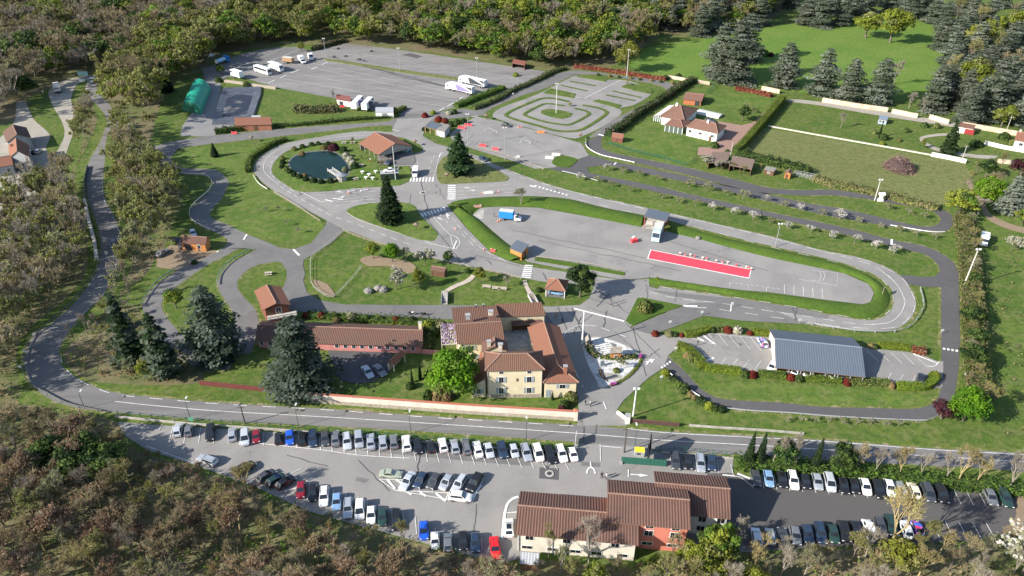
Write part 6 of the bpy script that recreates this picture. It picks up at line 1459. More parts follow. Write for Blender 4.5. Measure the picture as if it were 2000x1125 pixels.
for i,(x,y) in enumerate(((208,610),(228,590),(190,640),(252,575),(140,660),(170,650))): T('bare_tree','bare',x,y,random.uniform(5,7),f'slim leafless tree on the inner road bank, {ORD[[3,4,2,5,0,1][i]]} from the left','tree','slim trees on the inner road bank',wide=.6)
T('ivy_tree','green',1398,1092,8,'green ivy covered tree at the right corner of the salmon pink block'); T('birch_tree','olive',1070,1098,11,'slender light green birch in front of the white office wall',wide=.38); T('bare_tree','bare',1150,1098,10.5,'tall bare tree casting shadow over the white office roof',wide=1.0)
T('bare_tree','bare',1450,1058,6.5,'small bare tree at the right corner of the offices'); T('bare_tree','ochre',1730,1082,17,'tall pale bare tree leaning over the lower row of the right lot',wide=.75); T('bare_tree','bare',1690,1088,9,'forked pale tree at the lower edge of the right lot')
T('willow_tree','pale',1095,1118,6.5,'pale green bushy tree below the white office building',wide=1.1); T('blossom_tree','blossom',1995,1120,8,'white blossom tree at the lower right corner',wide=1.2)
T('bare_tree','ochre',485,965,8.5,'ochre twiggy tree in front of the angled bays'); T('leafy_tree','olive',790,1062,6.2,'olive green tree over the gap in the wood edge car row',wide=.8)
T('cypress_tree','fir',821,741,6.8,'taller of two thin dark cypresses beside the garden shelter',wide=.24); T('cypress_tree','fir',805,747,5.2,'shorter of two thin dark cypresses beside the garden shelter',wide=.24); T('cypress_tree','fir',1079,781,2.8,'tiny clipped cypress at the farmhouse door',wide=.45)
# ================================================================== WOODS
def inpoly(x,y,P):
    c=False; j=len(P)-1
    for i in range(len(P)):
        if (P[i].y>y)!=(P[j].y>y) and x<(P[j].x-P[i].x)*(y-P[i].y)/(P[j].y-P[i].y)+P[i].x: c=not c
        j=i
    return c
ZW=dict(A=(6.6,['brown','bare','brown','brown','bare','mid','brown','olive','bare','pale','brown','green'],(10,16),'in the far left wood'),B=(6.2,['olive','yellow','olive','green','yellow','olive','brown'],(9,15),'in the wood behind the tanker'),
 C=(6.6,['olive','yellow','green','green','pale','green','bare','mid','olive','green','brown'],(10,17),'in the wood behind the lorry yard'),D=(3.2,['olive','pale','pale','olive','bare','pale','olive','brown','olive'],(9,13.5),'on the strip between valley road and kart track'),
 E=(3.6,['brown','bare','olive','bare','olive','bare','pale','brown','olive'],(9,13.5),'in the valley wood left of the main road'),F=(3.9,['brown','rust','olive','brown','brown','bare','ochre','brown','rust','pale'],(6,10),'in the wood below the lower car park'),
 G=(4.0,['brown','olive','ochre','bare','ochre','olive','olive','brown','pale','yellow','bare'],(4.5,8.6),'in the wood along the bottom right edge'),H=(7.0,['olive','green','olive','brown'],(10,15),'in the mixed wood above the pasture'),
 I=(5.0,['olive','pale','brown','olive','bare'],(2.5,5.0),'on the bank inside the main road bend'))
WOODS['I']=[(128,690),(165,645),(205,600),(240,590),(290,640),(372,700),(388,738),(340,748),(200,742),(140,722)]
KW=dict(brown='brown twiggy',bare='leafless grey',mid='dark green leafy',olive='olive budding',yellow='yellow green leafy',green='fresh green leafy',pale='pale budding',rust='rusty brown',ochre='ochre twiggy')
allw=[]
for z,(sp,kinds,hr_,where) in ZW.items():
    P=[at(*p) for p in WOODS[z]]; x0=min(p.x for p in P);x1=max(p.x for p in P);y0=min(p.y for p in P);y1=max(p.y for p in P)
    yy=y0
    while yy<y1:
        xx=x0+random.uniform(0,sp)
        while xx<x1:
            x=xx+random.uniform(-.4,.4)*sp; y=yy+random.uniform(-.4,.4)*sp
            if inpoly(x,y,P):
                q=proj((x,y,0)); top=proj((x,y,hr_[1]))
                FE=np.interp(q[0],[0,110,225,300,385,490,600,700,860,1000],[790,806,822,892,915,955,1002,1030,1072,1105]) if z=='F' else 0
                if z=='F' and q[1]<FE+26: hr_=(2.0,3.6)
                elif z=='F' and q[1]<FE+60: hr_=(3.5,6)
                else: hr_=ZW[z][2]
                if -110<q[0]<2110 and -12<q[1] and top[1]<1140: allw.append((x,y,z,random.choice(kinds),random.uniform(*hr_)*random.choice([1,1,.85,.7] if z in 'DEFGI' else [1.3,1.1,.95,.8,1])))
            xx+=sp
        yy+=sp*.9
allw=[t for t in allw if not any(abs(t[0]-g.x)<5 and abs(t[1]-g.y)<5 for g in [at(375,50),at(413,112),at(172,155),at(180,165),at(234,488),at(236,500),at(232,512),at(345,225),at(340,205),at(350,190),at(335,240)])]
allw.sort(key=lambda t:t[0]**2+t[1]**2)
NIND=300
for (x,y,z,k,h) in allw[:NIND]:
    plant('woodland_tree',k,0,0,h,f'{KW[k]} tree {ZW[z][3]}','tree',f'{KW[k]} trees {ZW[z][3]}',wide=random.uniform(.62,.9) if z in 'DE' else random.uniform(.8,1.15),xyz=(x,y,0))
WOODS['R']=[(1915,480),(2060,470),(2060,850),(1960,850),(1925,720)]
# the rest of the woods reads as one mass
lo={}
for k,f in dict(brown=lambda:bare(10,3.9,F_BRNT,[F_BROWN,F_OLIVE],200,3,3,ntw=20,tw=.032,lsz=.32,spread=.6,up=.35),bare=lambda:bare(10,3.7,F_GREYT,[F_BROWN],80,3,3,ntw=22,tw=.03,lsz=.3,spread=.6,up=.4),mid=lambda:broad(9,3.9,[F_MID,F_DARK,F_MID],1000,30,.55),olive=lambda:bare(10,3.9,F_BRNT,[F_OLIVE,F_OLIVE,F_YEL],620,3,3,ntw=16,tw=.03,lsz=.38,spread=.6,up=.35),
  yellow=lambda:broad(9,4.0,[F_YEL,F_OLIVE,F_OLIVE],1000,30,.52),green=lambda:broad(9,4.0,[F_FRESH,F_MID,F_YEL],1000,30,.52),pale=lambda:bare(9,3.6,F_GREYT,[F_PALE,F_OLIVE],560,3,3,ntw=16,tw=.03,lsz=.36,spread=.6,up=.35),rust=lambda:bare(6,3.2,F_BRNT,[F_RUST,F_BROWN],420,3,3,ntw=18,tw=.032,lsz=.3),ochre=lambda:bare(10,3.2,F_YELT,[F_OLIVE],200,3,3,ntw=18,tw=.03,lsz=.3,spread=.6,up=.35)).items():
    lo[k]=[]
    for _ in range(3):
        me=f()[1]; nv=len(me.vertices); v=np.empty(nv*3,np.float32); me.vertices.foreach_get('co',v); fi=np.empty(len(me.loops),np.int32); me.loops.foreach_get('vertex_index',fi); mi=np.empty(len(me.polygons),np.int32); me.polygons.foreach_get('material_index',mi)
        lo[k].append((v.reshape(-1,3),fi.reshape(-1,4),mi,list(me.materials)))
def mass(name,items,label,cat):
    allm=[];parts=[]
    for (x,y,z,k,h) in items:
        v,f,mi,ms=random.choice(lo[k]); a=random.uniform(0,6.28); s=h/9.5; w=s*(random.uniform(.65,.92) if z in 'DE' else random.uniform(.85,1.25))
        R3=np.array([[math.cos(a),-math.sin(a),0],[math.sin(a),math.cos(a),0],[0,0,1]])
        for m in ms:
            if m not in allm: allm.append(m)
        lut=np.array([allm.index(m) for m in ms])
        parts.append(((v*np.array([w,w,s]))@R3.T+np.array([x,y,0]),f,lut[mi]))
    V,F,M=merge(parts); link(name,np_mesh(name,V,F,M,allm),label=label,cat=cat,kind='stuff')
rest=allw[NIND:]
near=[t for t in rest if t[2] in 'DEFGI']; far=[t for t in rest if t[2] not in 'DEFGI']
mass('woodland',near,'twiggy budding wood along the left side and the bottom of the view','wood')
mass('woodland',[t for t in far if t[0]<-120],'mixed bare and budding wood filling the upper left of the view','wood')
mass('woodland',[t for t in far if t[0]>=-120],'green and olive wood behind the lorry yard and pasture','wood')
print('woods',len(allw),len(near),len(far))
# undergrowth
def scrub(name,zones,dens,hm,mats,ls,label):
    pts=[]
    for z in zones:
        P=[at(*p) for p in WOODS[z]]; x0=min(p.x for p in P);x1=max(p.x for p in P);y0=min(p.y for p in P);y1=max(p.y for p in P)
        n=int((x1-x0)*(y1-y0)*dens)
        for _ in range(n):
            x=random.uniform(x0,x1);y=random.uniform(y0,y1)
            if y>55 and inpoly(x,y,P) and -60<proj((x,y,0))[0]<2060: pts.append((x,y))
    C=np.array(pts); C=np.concatenate([C,np.zeros((len(C),1))],1); k=9
    hh=rng.uniform(.3,1,(len(C),1))*hm; P=np.repeat(C,k,axis=0)+unit(len(C)*k)*np.array([.8,.8,.6])*rng.uniform(.3,1.1,(len(C)*k,1)); P[:,2]=np.abs(P[:,2])+np.repeat(hh,k,axis=0)[:,0]*rng.uniform(0,1,len(P))
    v,f=quads(P,ls); mi=np.repeat(rng.integers(len(mats),size=len(C)),k)
    link(name,np_mesh(name,v,f,mi,mats),label=label,cat='undergrowth',kind='stuff')
scrub('undergrowth','DEFGI',.34,1.7,[F_BROWN,F_OLIVE,F_MID,F_RUST,F_BROWN,F_FRESH],.34,'low brown and green scrub under the nearer woodland trees')
scrub('meadow_scrub','R',.035,1.0,[F_OLIVE,F_MID,F_BROWN],.32,'scattered low scrub on the rough meadow at the right edge')
# ================================================================== HEDGES AND BUSHES
hedge('clipped_hedge',[(1528,198),(1490,243),(1450,289),(1434,304)],2.4,2.6,[F_MID,F_CLIP],'tall clipped hedge along the pink villa drive',14)
hedge('garden_hedge',[(1357,160),(1338,168),(1300,193),(1250,224),(1212,252),(1188,267)],3.2,2.4,[F_DARK,F_MID,F_BROWN,F_DARK],'long dark mixed hedge between the villa lawn and the manoeuvre area',10,trim=False,ls=.45)
hedge('garden_hedge',[(1438,302),(1500,319),(1555,333),(1580,342)],3.0,2.3,[F_MID,F_DARK],'loose green hedge behind the garden barns and aviary',10,trim=False,ls=.45)
hedge('wild_hedge',[(1590,352),(1640,366),(1700,378),(1770,396),(1830,410)],3.4,1.6,[F_OLIVE,F_BROWN,F_MID],'low wild hedge between the rough meadow and the right kart track',9,trim=False,ls=.45)
hedge('yard_hedge',[(891,210),(925,196),(956,185),(984,174)],3.2,1.6,[F_MID,F_FRESH],'green hedge along the lower edge of the lorry yard',10,trim=False,ls=.45)
hedge('yard_hedge',[(925,215),(967,199),(1002,179),(1031,167),(1060,153),(1078,144),(1105,135)],2.2,1.5,[F_MID,F_BROWN,F_DARK],'dark scrubby hedge beside the manoeuvre area road',10,trim=False,ls=.45)
hedge('red_hedge',[(1122,132),(1200,142),(1262,152),(1300,157)],2.6,1.5,[F_RED,F_RUST],'red leaved hedge along the top of the manoeuvre area',11,trim=False)
hedge('red_hedge',[(1436,176),(1470,181),(1506,190)],2.4,1.6,[F_RED,F_RUST],'red leaved hedge at the top of the villa lawn',11,trim=False)
hedge('clipped_hedge',[(1337,657),(1360,655),(1386,644)],1.5,1.1,[F_CLIP,F_MID],'short bent clipped hedge at the upper entrance of the carport lot')
hedge('clipped_hedge',[(1322,679),(1342,686),(1363,706),(1374,721)],2.0,1.2,[F_CLIP,F_MID],'curving clipped hedge at the lower entrance of the carport lot')
hedge('clipped_hedge',[(1377,722),(1410,725),(1446,729)],1.6,1.1,[F_CLIP,F_FRESH],'straight clipped hedge section left of the round bush pair before the carport')
hedge('clipped_hedge',[(1480,733),(1533,738)],1.4,1.1,[F_MID,F_CLIP],'clipped hedge section between red bushes at the left of the carport front')
hedge('clipped_hedge',[(1570,741),(1642,747)],1.4,1.0,[F_CLIP,F_MID],'clipped hedge section in front of the carport middle')
hedge('clipped_hedge',[(1652,748),(1700,750),(1738,752)],1.6,1.0,[F_MID,F_OLIVE],'ragged clipped hedge section at the right of the carport front')
hedge('clipped_hedge',[(1750,757),(1790,759),(1812,755),(1826,741)],1.7,1.1,[F_CLIP,F_FRESH],'clipped hedge curving round the last bay of the carport lot')
hedge('clipped_hedge',[(1470,650),(1502,654)],1.3,1.0,[F_CLIP],'short clipped hedge behind the left end of the carport'); hedge('clipped_hedge',[(1715,676),(1776,683)],1.3,1.0,[F_CLIP],'bright clipped hedge behind the right bays of the carport lot')
hedge('red_hedge',[(1779,686),(1806,691)],2.0,1.2,[F_RUST,F_RED],'rusty orange hedge block at the upper right corner of the carport lot')
hedge('flowering_hedge',[(485,338),(487,318),(505,301),(540,281),(562,275)],1.8,1.4,[F_MID,F_CLIP,F_DARK],'yellow flecked hedge curving round the outside of the pond road',12,trim=False)
hedge('roadside_hedge',[(1436,908),(1500,912),(1600,919),(1700,929),(1850,946),(2010,962)],3.0,1.6,[F_MID,F_DARK,F_FRESH],'long dense green hedge between the roadside trees and the right lot',9,trim=False,ls=.42)
hedge('dark_hedge',[(612,99),(640,91),(671,82)],2.5,2.0,[F_DARK,F_BROWN],'dark hedge at the top left corner of the upper yard',8,trim=False,ls=.6)
hedge('hedge',[(536,249),(600,244),(680,236),(776,229)],1.6,1.0,[F_MID,F_DARK],'low hedge line above the upper track road',9,trim=False,ls=.42)
hedge('hedge',[(421,262),(455,257),(478,254)],2.6,2.0,[F_MID,F_DARK],'rounded green hedge in front of the brick shed',9,trim=False,ls=.42)
hedge('hedge',[(768,226),(780,219),(790,213)],2.4,1.8,[F_MID,F_OLIVE],'bushy hedge at the right of the white storage container',9,trim=False,ls=.42)
hedge('scrub_clump',[(576,217),(610,219),(662,217)],5.0,2.2,[F_DARK,F_OLIVE,F_BROWN],'wide dark scrub clump on the lawn below the lorry yard',8,trim=False,ls=.5)
hedge('wall_planting',[(600,617),(680,622),(760,627),(850,632)],2.6,.8,[F_MID,F_DARK,F_YEL],'green planting strip along the top of the long pink building',9,trim=False)
hedge('shrub_bed',[(838,640),(832,662),(828,688)],4.0,1.7,[F_MID,F_OLIVE,F_DARK],'shrub bed between the long pink building and the pergola',8,trim=False)
hedge('shrub_bed',[(1147,672),(1153,690),(1168,698)],1.5,1.0,[F_DARK,F_BROWN,F_MID],'dark shrub bed along the left edge of the gravel garden',10,trim=False); hedge('shrub_bed',[(1172,700),(1195,702),(1218,701),(1244,698)],1.4,.8,[F_MID,F_BROWN,F_PALE],'grey green shrub bed under the stone roof hut',10,trim=False)
hedge('flower_bed',[(1252,703),(1243,720),(1222,740),(1196,753)],.7,.35,[F_CLIP,F_PALE],'narrow flower bed along the outer kerb of the gravel garden',14,ls=.22)
for (x,y,w_) in ((1251.5,699,'at the upper end'),(1198,753,'at the lower end')):
    g=at(x,y); e=empty('flower_trough',(g.x,g.y,.1),R(70 if y<720 else 20),f'magenta flower trough {w_} of the gravel garden kerb','flower trough'); b=MB(); b.box((0,0,.25),(1.6,.6,.5)); b.build('trough',BRW,e); v,f=quads(rng.uniform(-.5,.5,(90,3))*np.array([1.7,.7,.5])+np.array([0,0,.6]),.2); link('flowers',np_mesh('flowers',v,f,np.zeros(90,int),[mat('magenta petals',(.45,.06,.36),.8)]),e)
bushes([('sred',1279.5,655,1.0),('spale',1306,655,1.1),('sgreen',1319,656,.8),('sred',1331,657,.7),('sgreen',1392,648,1.0),('solive',1401,646,.8),('solive',1409,645,.8),('sred',1421,648,1.15),('swhite',1440,649,1.3),('sred',1464,653,.8)],'along the upper side of the carport lot','bushes along the upper side of the carport lot')
bushes([('solive',1350,702,1.2),('srust',1341,697,.9),('sgreen',1455,734,1.2),('sred',1470,735,1.1),('sred',1543.5,740,1.05),('sgreen',1560,743,1.1),('sred',1654,750,1.05),('srust',1740.5,757,.8,1.6),('syel',1824,738,1.3)],'along the lower side of the carport lot','bushes along the lower side of the carport lot')
bushes([('srust',1700.5,678,.9),('sgreen',1709,680,.8)],'behind the right end of the carport','bushes behind the carport')
bushes([('syel',1299.5,731,1.1),('sdark',1314,741,.8),('sgreen',1318,745,.8),('solive',1323,749,.7),('sfresh',1328,755,.9),('sgreen',1336,764,1.4),('srust',1347,772,.8),('srust',1355,778,.7),('sdark',1367,785,1.1),('sgreen',1375,790,.9),('syel',1385,796,1.1),('sgreen',1396,800,.9),('sdark',1409,802,1.0)],'in the diagonal row beside the lower kart track','bushes in the diagonal row by the lower kart track')
bushes([('solive',552,312,1.1),('sdark',553,320,1.2),('sdark',552,328,1.2),('solive',559,333,1.1),('sdark',567,338,1.2),('syel',570,336,.8),('sdark',575,344,1.2),('sgreen',585,348,1.2),('srust',596,346,1.1),('sdark',598,353,1.2),('sdark',613,356,1.4),('sdark',628,358,1.3),('sdark',646,357,1.3),('sdark',660,355,.9),('srust',590,303,1.2),('solive',575,294,1.2),('sgreen',591,289,1.2),('sgreen',609,285,1.2),('sgreen',622,283,1.1),('sgreen',641,286,1.5),('spurp',652,293,2.2),('srust',632,292,1.3),('sgreen',671,297,1.6),('swhite',677,307,1.5),('swhite',684,315,1.5),('swhite',689,322,1.4),('sdark',693,328,1.6),('spale',674,334,1.2)],'round the pond','bushes round the pond')
bushes([('sred',598,619,1.0),('sgreen',605,616,1.0),('sred',629,620,1.1),('sgreen',657,622,1.1),('srust',658,628,.9),('spale',687,623,1.4),('sfresh',715,626,1.2),('sfresh',706,631,1.0),('sgreen',747,626,.9),('sred',773.5,628,1.1),('syel',768,632,.7),('sgreen',806,629,1.1),('syel',836,645,2.0),('spale',861,642,1.8),('sgreen',845,655,1.8),('solive',838,670,1.5)],'in the planting above the long pink building','bushes above the long pink building')
bushes([('sred',830,229,1.5),('syel',846,223,1.3),('swhite',877,224,1.3),('sgreen',888,222,1.4),('sred',857,237,1.7),('sred',869,240,1.6),('sgreen',893,241,1.4),('sdark',906,241,1.6),('sgreen',880,247,1.5),('sdark',829,255,1.2)],'around the dark roofed open shelter','bushes around the open shelter')
bushes([('srust',1170+i*20.5,147.5+i*2.3,1.0) if i%2 else ('sgreen',1168+i*20.5,147.5+i*2.3,.9) for i in range(8)],'under the red hedge of the manoeuvre area','small bushes under the red hedge')
bushes([('solive',1268+i*13,214-i*8.5,1.3) if i%3 else ('spurp',1268+i*13,214-i*8.5,1.3) for i in range(6)],'along the villa side of the mixed hedge','bushes along the mixed hedge')
bushes([('sgreen',1395,288,1.8),('solive',1260,606,2.2),('sgreen',1420,298,1.0),('syel',1283,549,.9),('sgreen',1053,569,1.0),('srust',872,779,1.3),('srust',856,776,1.6),('sgreen',838,776,1.4),('sgreen',1102,795,1.3),('spurp',1098,802,1.0),('solive',1115,782,1.6),('sgreen',838,733,1.2),('sgreen',802,757,1.1),('sgreen',380,515,.9),('sgreen',913,532,1.0)],'among the scattered ones inside the grounds','scattered bushes inside the grounds')
bushes([('sgreen',428,160,1.8),('solive',482,168,1.8),('sgreen',770,220,1.8),('syel',1007,149,1.5),('sgreen',1300,100+55,1.6),('sgreen',1325,153,1.8),('sfresh',1490,108,3.2,3.6),('spurp',1505,110,1.6),('sgreen',1470,112,2.4),('sgreen',1805,248,1.5),('solive',1828,250,1.6),('sgreen',1770,258,1.3),('sgreen',1725,272,1.8),('solive',1708,261,1.1),('solive',1755,276,1.0),('syel',1722,283,1.1),('sgreen',1905,235+50,2.6,2.6),('sgreen',1960,272,2.2),('solive',1975,283,1.6)],'among the scattered ones in the far gardens','scattered bushes in the far gardens')
olive_=[('sgreen',1205,713,1.0),('sgreen',1198,722,.9)]
T('olive_tree','orchardgreen',1213,722,2.9,'small olive tree on the white gravel of the yard island',wide=.8)
bushes([('syel',1162,699,.45),('sgreen',1188,699,.8),('spale',1225,700,.9),('sgreen',1240,699,.8),('solive',1204,727,.9)],'on the gravel garden','bushes on the gravel garden')
# ================================================================== WALLS, FENCES, RAILS
def wallp(name,pts,z0,z1,th,m,label,cat='wall',parts=()):
    P=[at(*p) for p in pts]; o=P[0]; e=empty(name,(o.x,o.y,0),0,label,cat)
    for (pn,a,c,t,mm) in [('wall',z0,z1,th,m)]+list(parts):
        b=MB()
        for p,q in zip(P,P[1:]):
            d=q-p; n=Vector((-d.y,d.x,0)).normalized()*t/2; p2=p-o; q2=q-o
            A=[p2-n,q2-n,q2+n,p2+n]; b.prism([(v.x,v.y) for v in A],a,c,bottom=True)
        b.build(pn,mm,e)
    return e
CAPT=mat('red tile cap',(.4,.14,.09),.85,var=.3,vscale=4)
wallp('road_wall',[(569,782),(720,793),(900,806),(1123,820)],.9,2.4,.35,mat('road wall render',(.6,.53,.45),.9,var=.15,vscale=.5),'long pale wall with red tile coping between farmhouse garden and main road',parts=[('stone_base',0,.9,.6,STONE),('tile_coping',2.4,2.52,.55,CAPT)])
for (x,y,l) in ((569,781,'left'),(1124,820,'right')):
    g=at(x,y); e=empty('gate_pillar',(g.x,g.y,0),0,f'tile capped pillar at the {l} end of the long road wall','pillar'); b=MB(); b.box((0,0,1.35),(.8,.8,2.7)); b.build('shaft',CRM,e); b=MB(); b.box((0,0,2.8),(1,1,.2),top=.6); b.build('cap',CAPT,e)
g=at(1225,826); e=empty('gate_pillar',(g.x,g.y,0),0,'white gate pillar beside the brown fence at the yard entrance','pillar'); b=MB(); b.box((0,0,1.1),(.9,.9,2.2)); b.build('shaft',WWALL,e); b=MB(); b.box((0,0,2.25),(1.1,1.1,.14)); b.build('cap',GREY,e)
wallp('low_wall',[(1205,808),(1215,815),(1224,823)],0,.9,.3,WWALL,'low curved white wall beside the white gate pillar')
wallp('old_wall',[(1305,153),(1345,159),(1386,166)],0,1.5,.5,mat('old ochre wall',(.5,.4,.3),.95,var=.3,vscale=.5),'old ochre wall section left of the tallest cedars'); OW=MATS['old ochre wall']
for i,pts in enumerate(([(1487,176),(1522,183)],[(1605,199),(1670,210),(1733,219)],[(1740.6,221),(1791,231)],[(1814,232),(1852,243)],[(1878,247),(1930,256),(1984,265)])): wallp('old_wall',pts,0,2.0,.5,OW,f'broken ochre pasture wall section, {ORD[i]} from the left past the villa lawn')
wallp('low_wall',[(1500,247),(1600,265),(1720,286),(1820,304)],0,.5,.4,mat('pale low wall',(.5,.46,.4),.9,var=.2),'long low pale wall between rough meadow and bright lawn')
wallp('white_wall',[(1818,305),(1850,311),(1886,319)],0,1.6,.35,WWALL,'white wall at the right end of the long low wall')
wallp('white_wall',[(1922,282),(1960,291),(2005,299)],0,1.5,.3,WWALL,'white panel wall below the cottage at the right edge')
wallp('stone_wall',[(1947,318),(1985,322)],0,1.6,.4,OW,'ochre wall beside the dark bush at the right edge')
wallp('rubble_wall',[(440,160),(470,164),(510,170),(540,174)],0,1.0,1.4,STONE,'rough stone bank wall along the left edge of the lorry yard')
wallp('parapet_wall',[(166,392),(173,428),(185,472),(190,508)],0,1.0,.9,mat('pale parapet',(.5,.46,.42),.9,var=.2,vscale=1),'pale parapet wall on the valley side of the main road'); wallp('parapet_wall',[(172,326),(166,355),(168,390)],0,1.0,.3,DARKM,'dark parapet on the valley side of the main road above the pale wall')
wallp('retaining_wall',[(225,815),(370,829),(560,842),(840,866),(1000,879),(1130,887)],0,.45,.3,CONC,'low concrete retaining wall between main road and lower car park')
wallp('retaining_wall',[(1290,885),(1360,890),(1432,897)],0,.4,.3,CONC,'short low concrete wall above the four bays behind the offices')
wallp('garden_wall',[(825,690),(845,692),(868,693)],0,1.2,.3,ROS,'short pink garden wall between the long pink building and the pergola')
wallp('concrete_edge',[(1346,832),(1400,836),(1500,842),(1570,848)],0,.4,.3,CONC,'low pale kerb wall in the verge right of the brown fence')
def fence(name,pts,h,label,railm,postm,zr=(.6,),rt=.12,gap=2.5,pw=.1,n=4,cat='fence',panel=None,rh=.3):
    P=[at(*p) for p in (cr(pts,n) if len(pts)>2 and n>1 else pts)]; o=P[0]; e=empty(name,(o.x,o.y,0.05),0,label,cat)
    for z in zr:
        b=MB(); 
        for p,q in zip(P,P[1:]):
            d=q-p; 
            if d.length<.01: continue
            m=(p+q)/2-o; b.box((m.x,m.y,z),(d.length+.03,rt*.5,rh),math.atan2(d.y,d.x))
        b.build('rail',railm,e)
    L=0; nxt=0; k=0; pm=None
    for p,q in zip(P,P[1:]):
        d=q-p
        while nxt<=L+d.length and k<99:
            s=p+d*((nxt-L)/max(d.length,1e-6))-o
            if pm is None: b=MB(); b.box((0,0,h/2),(pw,pw,h)); ob=b.build('post',postm,e,loc=(s.x,s.y,0)); pm=ob.data
            else: link('post',pm,e,(s.x,s.y,0))
            nxt+=gap; k+=1
        L+=d.length
    return e
GRN=mat('green mesh fence',(.02,.1,.07),.6); RAILG=mat('guard rail',(.5,.52,.53),.4,metal=.4); RAILW=mat('white rail',(.66,.66,.64),.6); WOODP=mat('pale wooden rail',(.36,.31,.24),.85,var=.2); DKW=mat('dark wooden fence',(.05,.045,.04),.85)
GRL=mat('green tinted guard rail',(.25,.36,.31),.5,metal=.2)
fence('guard_rail',[(322,333),(363,341),(400,344),(414,356),(409,373),(381,398),(371,414),(375,431),(400,446),(421,454)],.75,'pale guard rail on the outside of the winding left kart track',RAILW,GALV,gap=3)
fence('guard_rail',[(380,509),(345,527),(311,549),(290,574),(276,597)],.75,'green grey guard rail on the outer side of the far left kart loop',GRL,GALV,gap=3)
fence('guard_rail',[(486,490),(450,513),(428,537),(424,558)],.75,'green grey guard rail round the inner left kart loop',GRL,GALV,gap=3)
fence('guard_rail',[(1144,273),(1146,289),(1170,304),(1205,312.5),(1239,320)],.75,'white guard rail on the bend below the practice yard',RAILW,GALV,gap=3)
fence('guard_rail',[(1098,337),(1135,346),(1167,356)],.7,'short pale guard rail at the start of the dark kart track',RAILG,GALV,gap=3)
fence('guard_rail',[(1738,443),(1790,452),(1820,456),(1844,456)],.75,'white guard rail under the right hairpin',RAILW,GALV,gap=3)
fence('guard_rail',[(1587,635),(1630,643),(1690,650),(1750,649),(1780,636),(1798,612),(1803,595),(1796,564)],.8,'galvanised guard rail round the end of the big training loop',RAILG,GALV,gap=5,pw=.25)
fence('guard_rail',[(1417,801),(1467,806),(1538,810),(1640,818),(1790,825),(1815,822),(1832,815)],.75,'galvanised guard rail below the lower kart track',RAILG,GALV,gap=4)
fence('guard_rail',[(1307,732),(1315,739)],.6,'short white barrier board beside the upper diagonal bushes',RAILW,GALV,gap=2); fence('guard_rail',[(1347,766),(1366,778)],.6,'longer white barrier board among the diagonal bushes',RAILW,GALV,gap=2)
fence('guard_rail',[(190,512),(188,530),(172,555),(138,596),(88,640),(64,658),(49,690),(46,712),(52,745),(80,765),(130,790),(200,806)],.8,'dark guard rail round the outside of the main road bend',mat('dull dark rail',(.16,.16,.15),.6,metal=.3),DARKM,gap=5)
fence('wooden_fence',[(535,378),(575,402),(600,418),(626,435)],1.0,'pale post and rail fence along the pond road above the left lawn',WOODP,WOODP,zr=(.5,.9),gap=2.2,rh=.1); fence('hoop_edge',[(495,345),(505,360),(522,372)],.7,'pale curved edging fence under the flecked hedge',RAILW,GALV,gap=3)
fence('wooden_fence',[(671,453),(700,465),(730,475),(761,484)],1.0,'wooden post and rail fence along the road above the animal pen',WOODP,WOODP,zr=(.5,.9),gap=2.2,rh=.1)
fence('pen_fence',[(668,455),(640,478),(611,502),(607,520),(609,555),(625,573),(650,582),(680,555),(707,523)],1.1,'wire fence round the sloping animal pen',mat('weathered wire',(.4,.4,.37),.7),WOODP,zr=(.4,.9),gap=3,rh=.06)
fence('wooden_fence',[(884,518),(905,521),(921,527)],1.0,'short wooden rail beside the faded tile shed',WOODP,WOODP,zr=(.9,),gap=2.2,rh=.12); fence('wooden_fence',[(940,530),(980,537),(1018,547)],1.0,'wooden rail along the roadside above the bench lawn',WOODP,WOODP,zr=(.5,.9),gap=2.4,rh=.1)
fence('wooden_fence',[(1047,505),(1100,512),(1160,521),(1219,533)],.9,'pale post and rail fence on the grass strip below the sunken yard',WOODP,WOODP,zr=(.8,),gap=3,rh=.12)
fence('wooden_fence',[(930,290),(958,298),(985,305),(1062,334)],.9,'pale rail fence below the practice yard',WOODP,WOODP,zr=(.8,),gap=3,rh=.12)
fence('mesh_fence',[(232,812),(370,825),(560,838),(840,862),(1000,874),(1128,882)],1.5,'thin green post fence between main road and lower car park',GRN,GRN,zr=(.75,1.4),rt=.06,gap=2.6,pw=.1,rh=.03)
fence('mesh_fence',[(1290,880),(1360,886),(1432,893)],1.5,'thin green post fence above the four bays behind the offices',GRN,GRN,zr=(.75,1.4),rt=.06,gap=2.6,pw=.1,rh=.03)
fence('mesh_fence',[(1188,281),(1230,295),(1300,312),(1342,324),(1356,309)],1.2,'green wire fence at the foot of the villa lawn',GRN,GRN,zr=(.3,.6,.9,1.15),rt=.05,gap=2.5,pw=.1,rh=.07)
fence('mesh_fence',[(1360,173),(1376,165),(1396,168),(1380,184)],1.6,'green mesh enclosure behind the garden house',GRN,GRN,zr=(.4,.8,1.2,1.55),rt=.05,gap=2.5,pw=.1,rh=.06)
wallp('brown_fence',[(391,753),(450,759),(500,764),(566,770)],.15,1.5,.08,mat('red brown palings',(.14,.04,.035),.85,var=.4,vscale=6),'red brown paling fence at the top of the road bank',cat='fence'); wallp('brown_fence',[(1228,826),(1270,829),(1326,834)],.1,1.1,.12,mat('dark brown palings',(.09,.05,.045),.9,var=.3,vscale=3),'dark brown fence right of the white gate pillar',cat='fence',parts=[('rail',1.1,1.2,.2,BRW)])
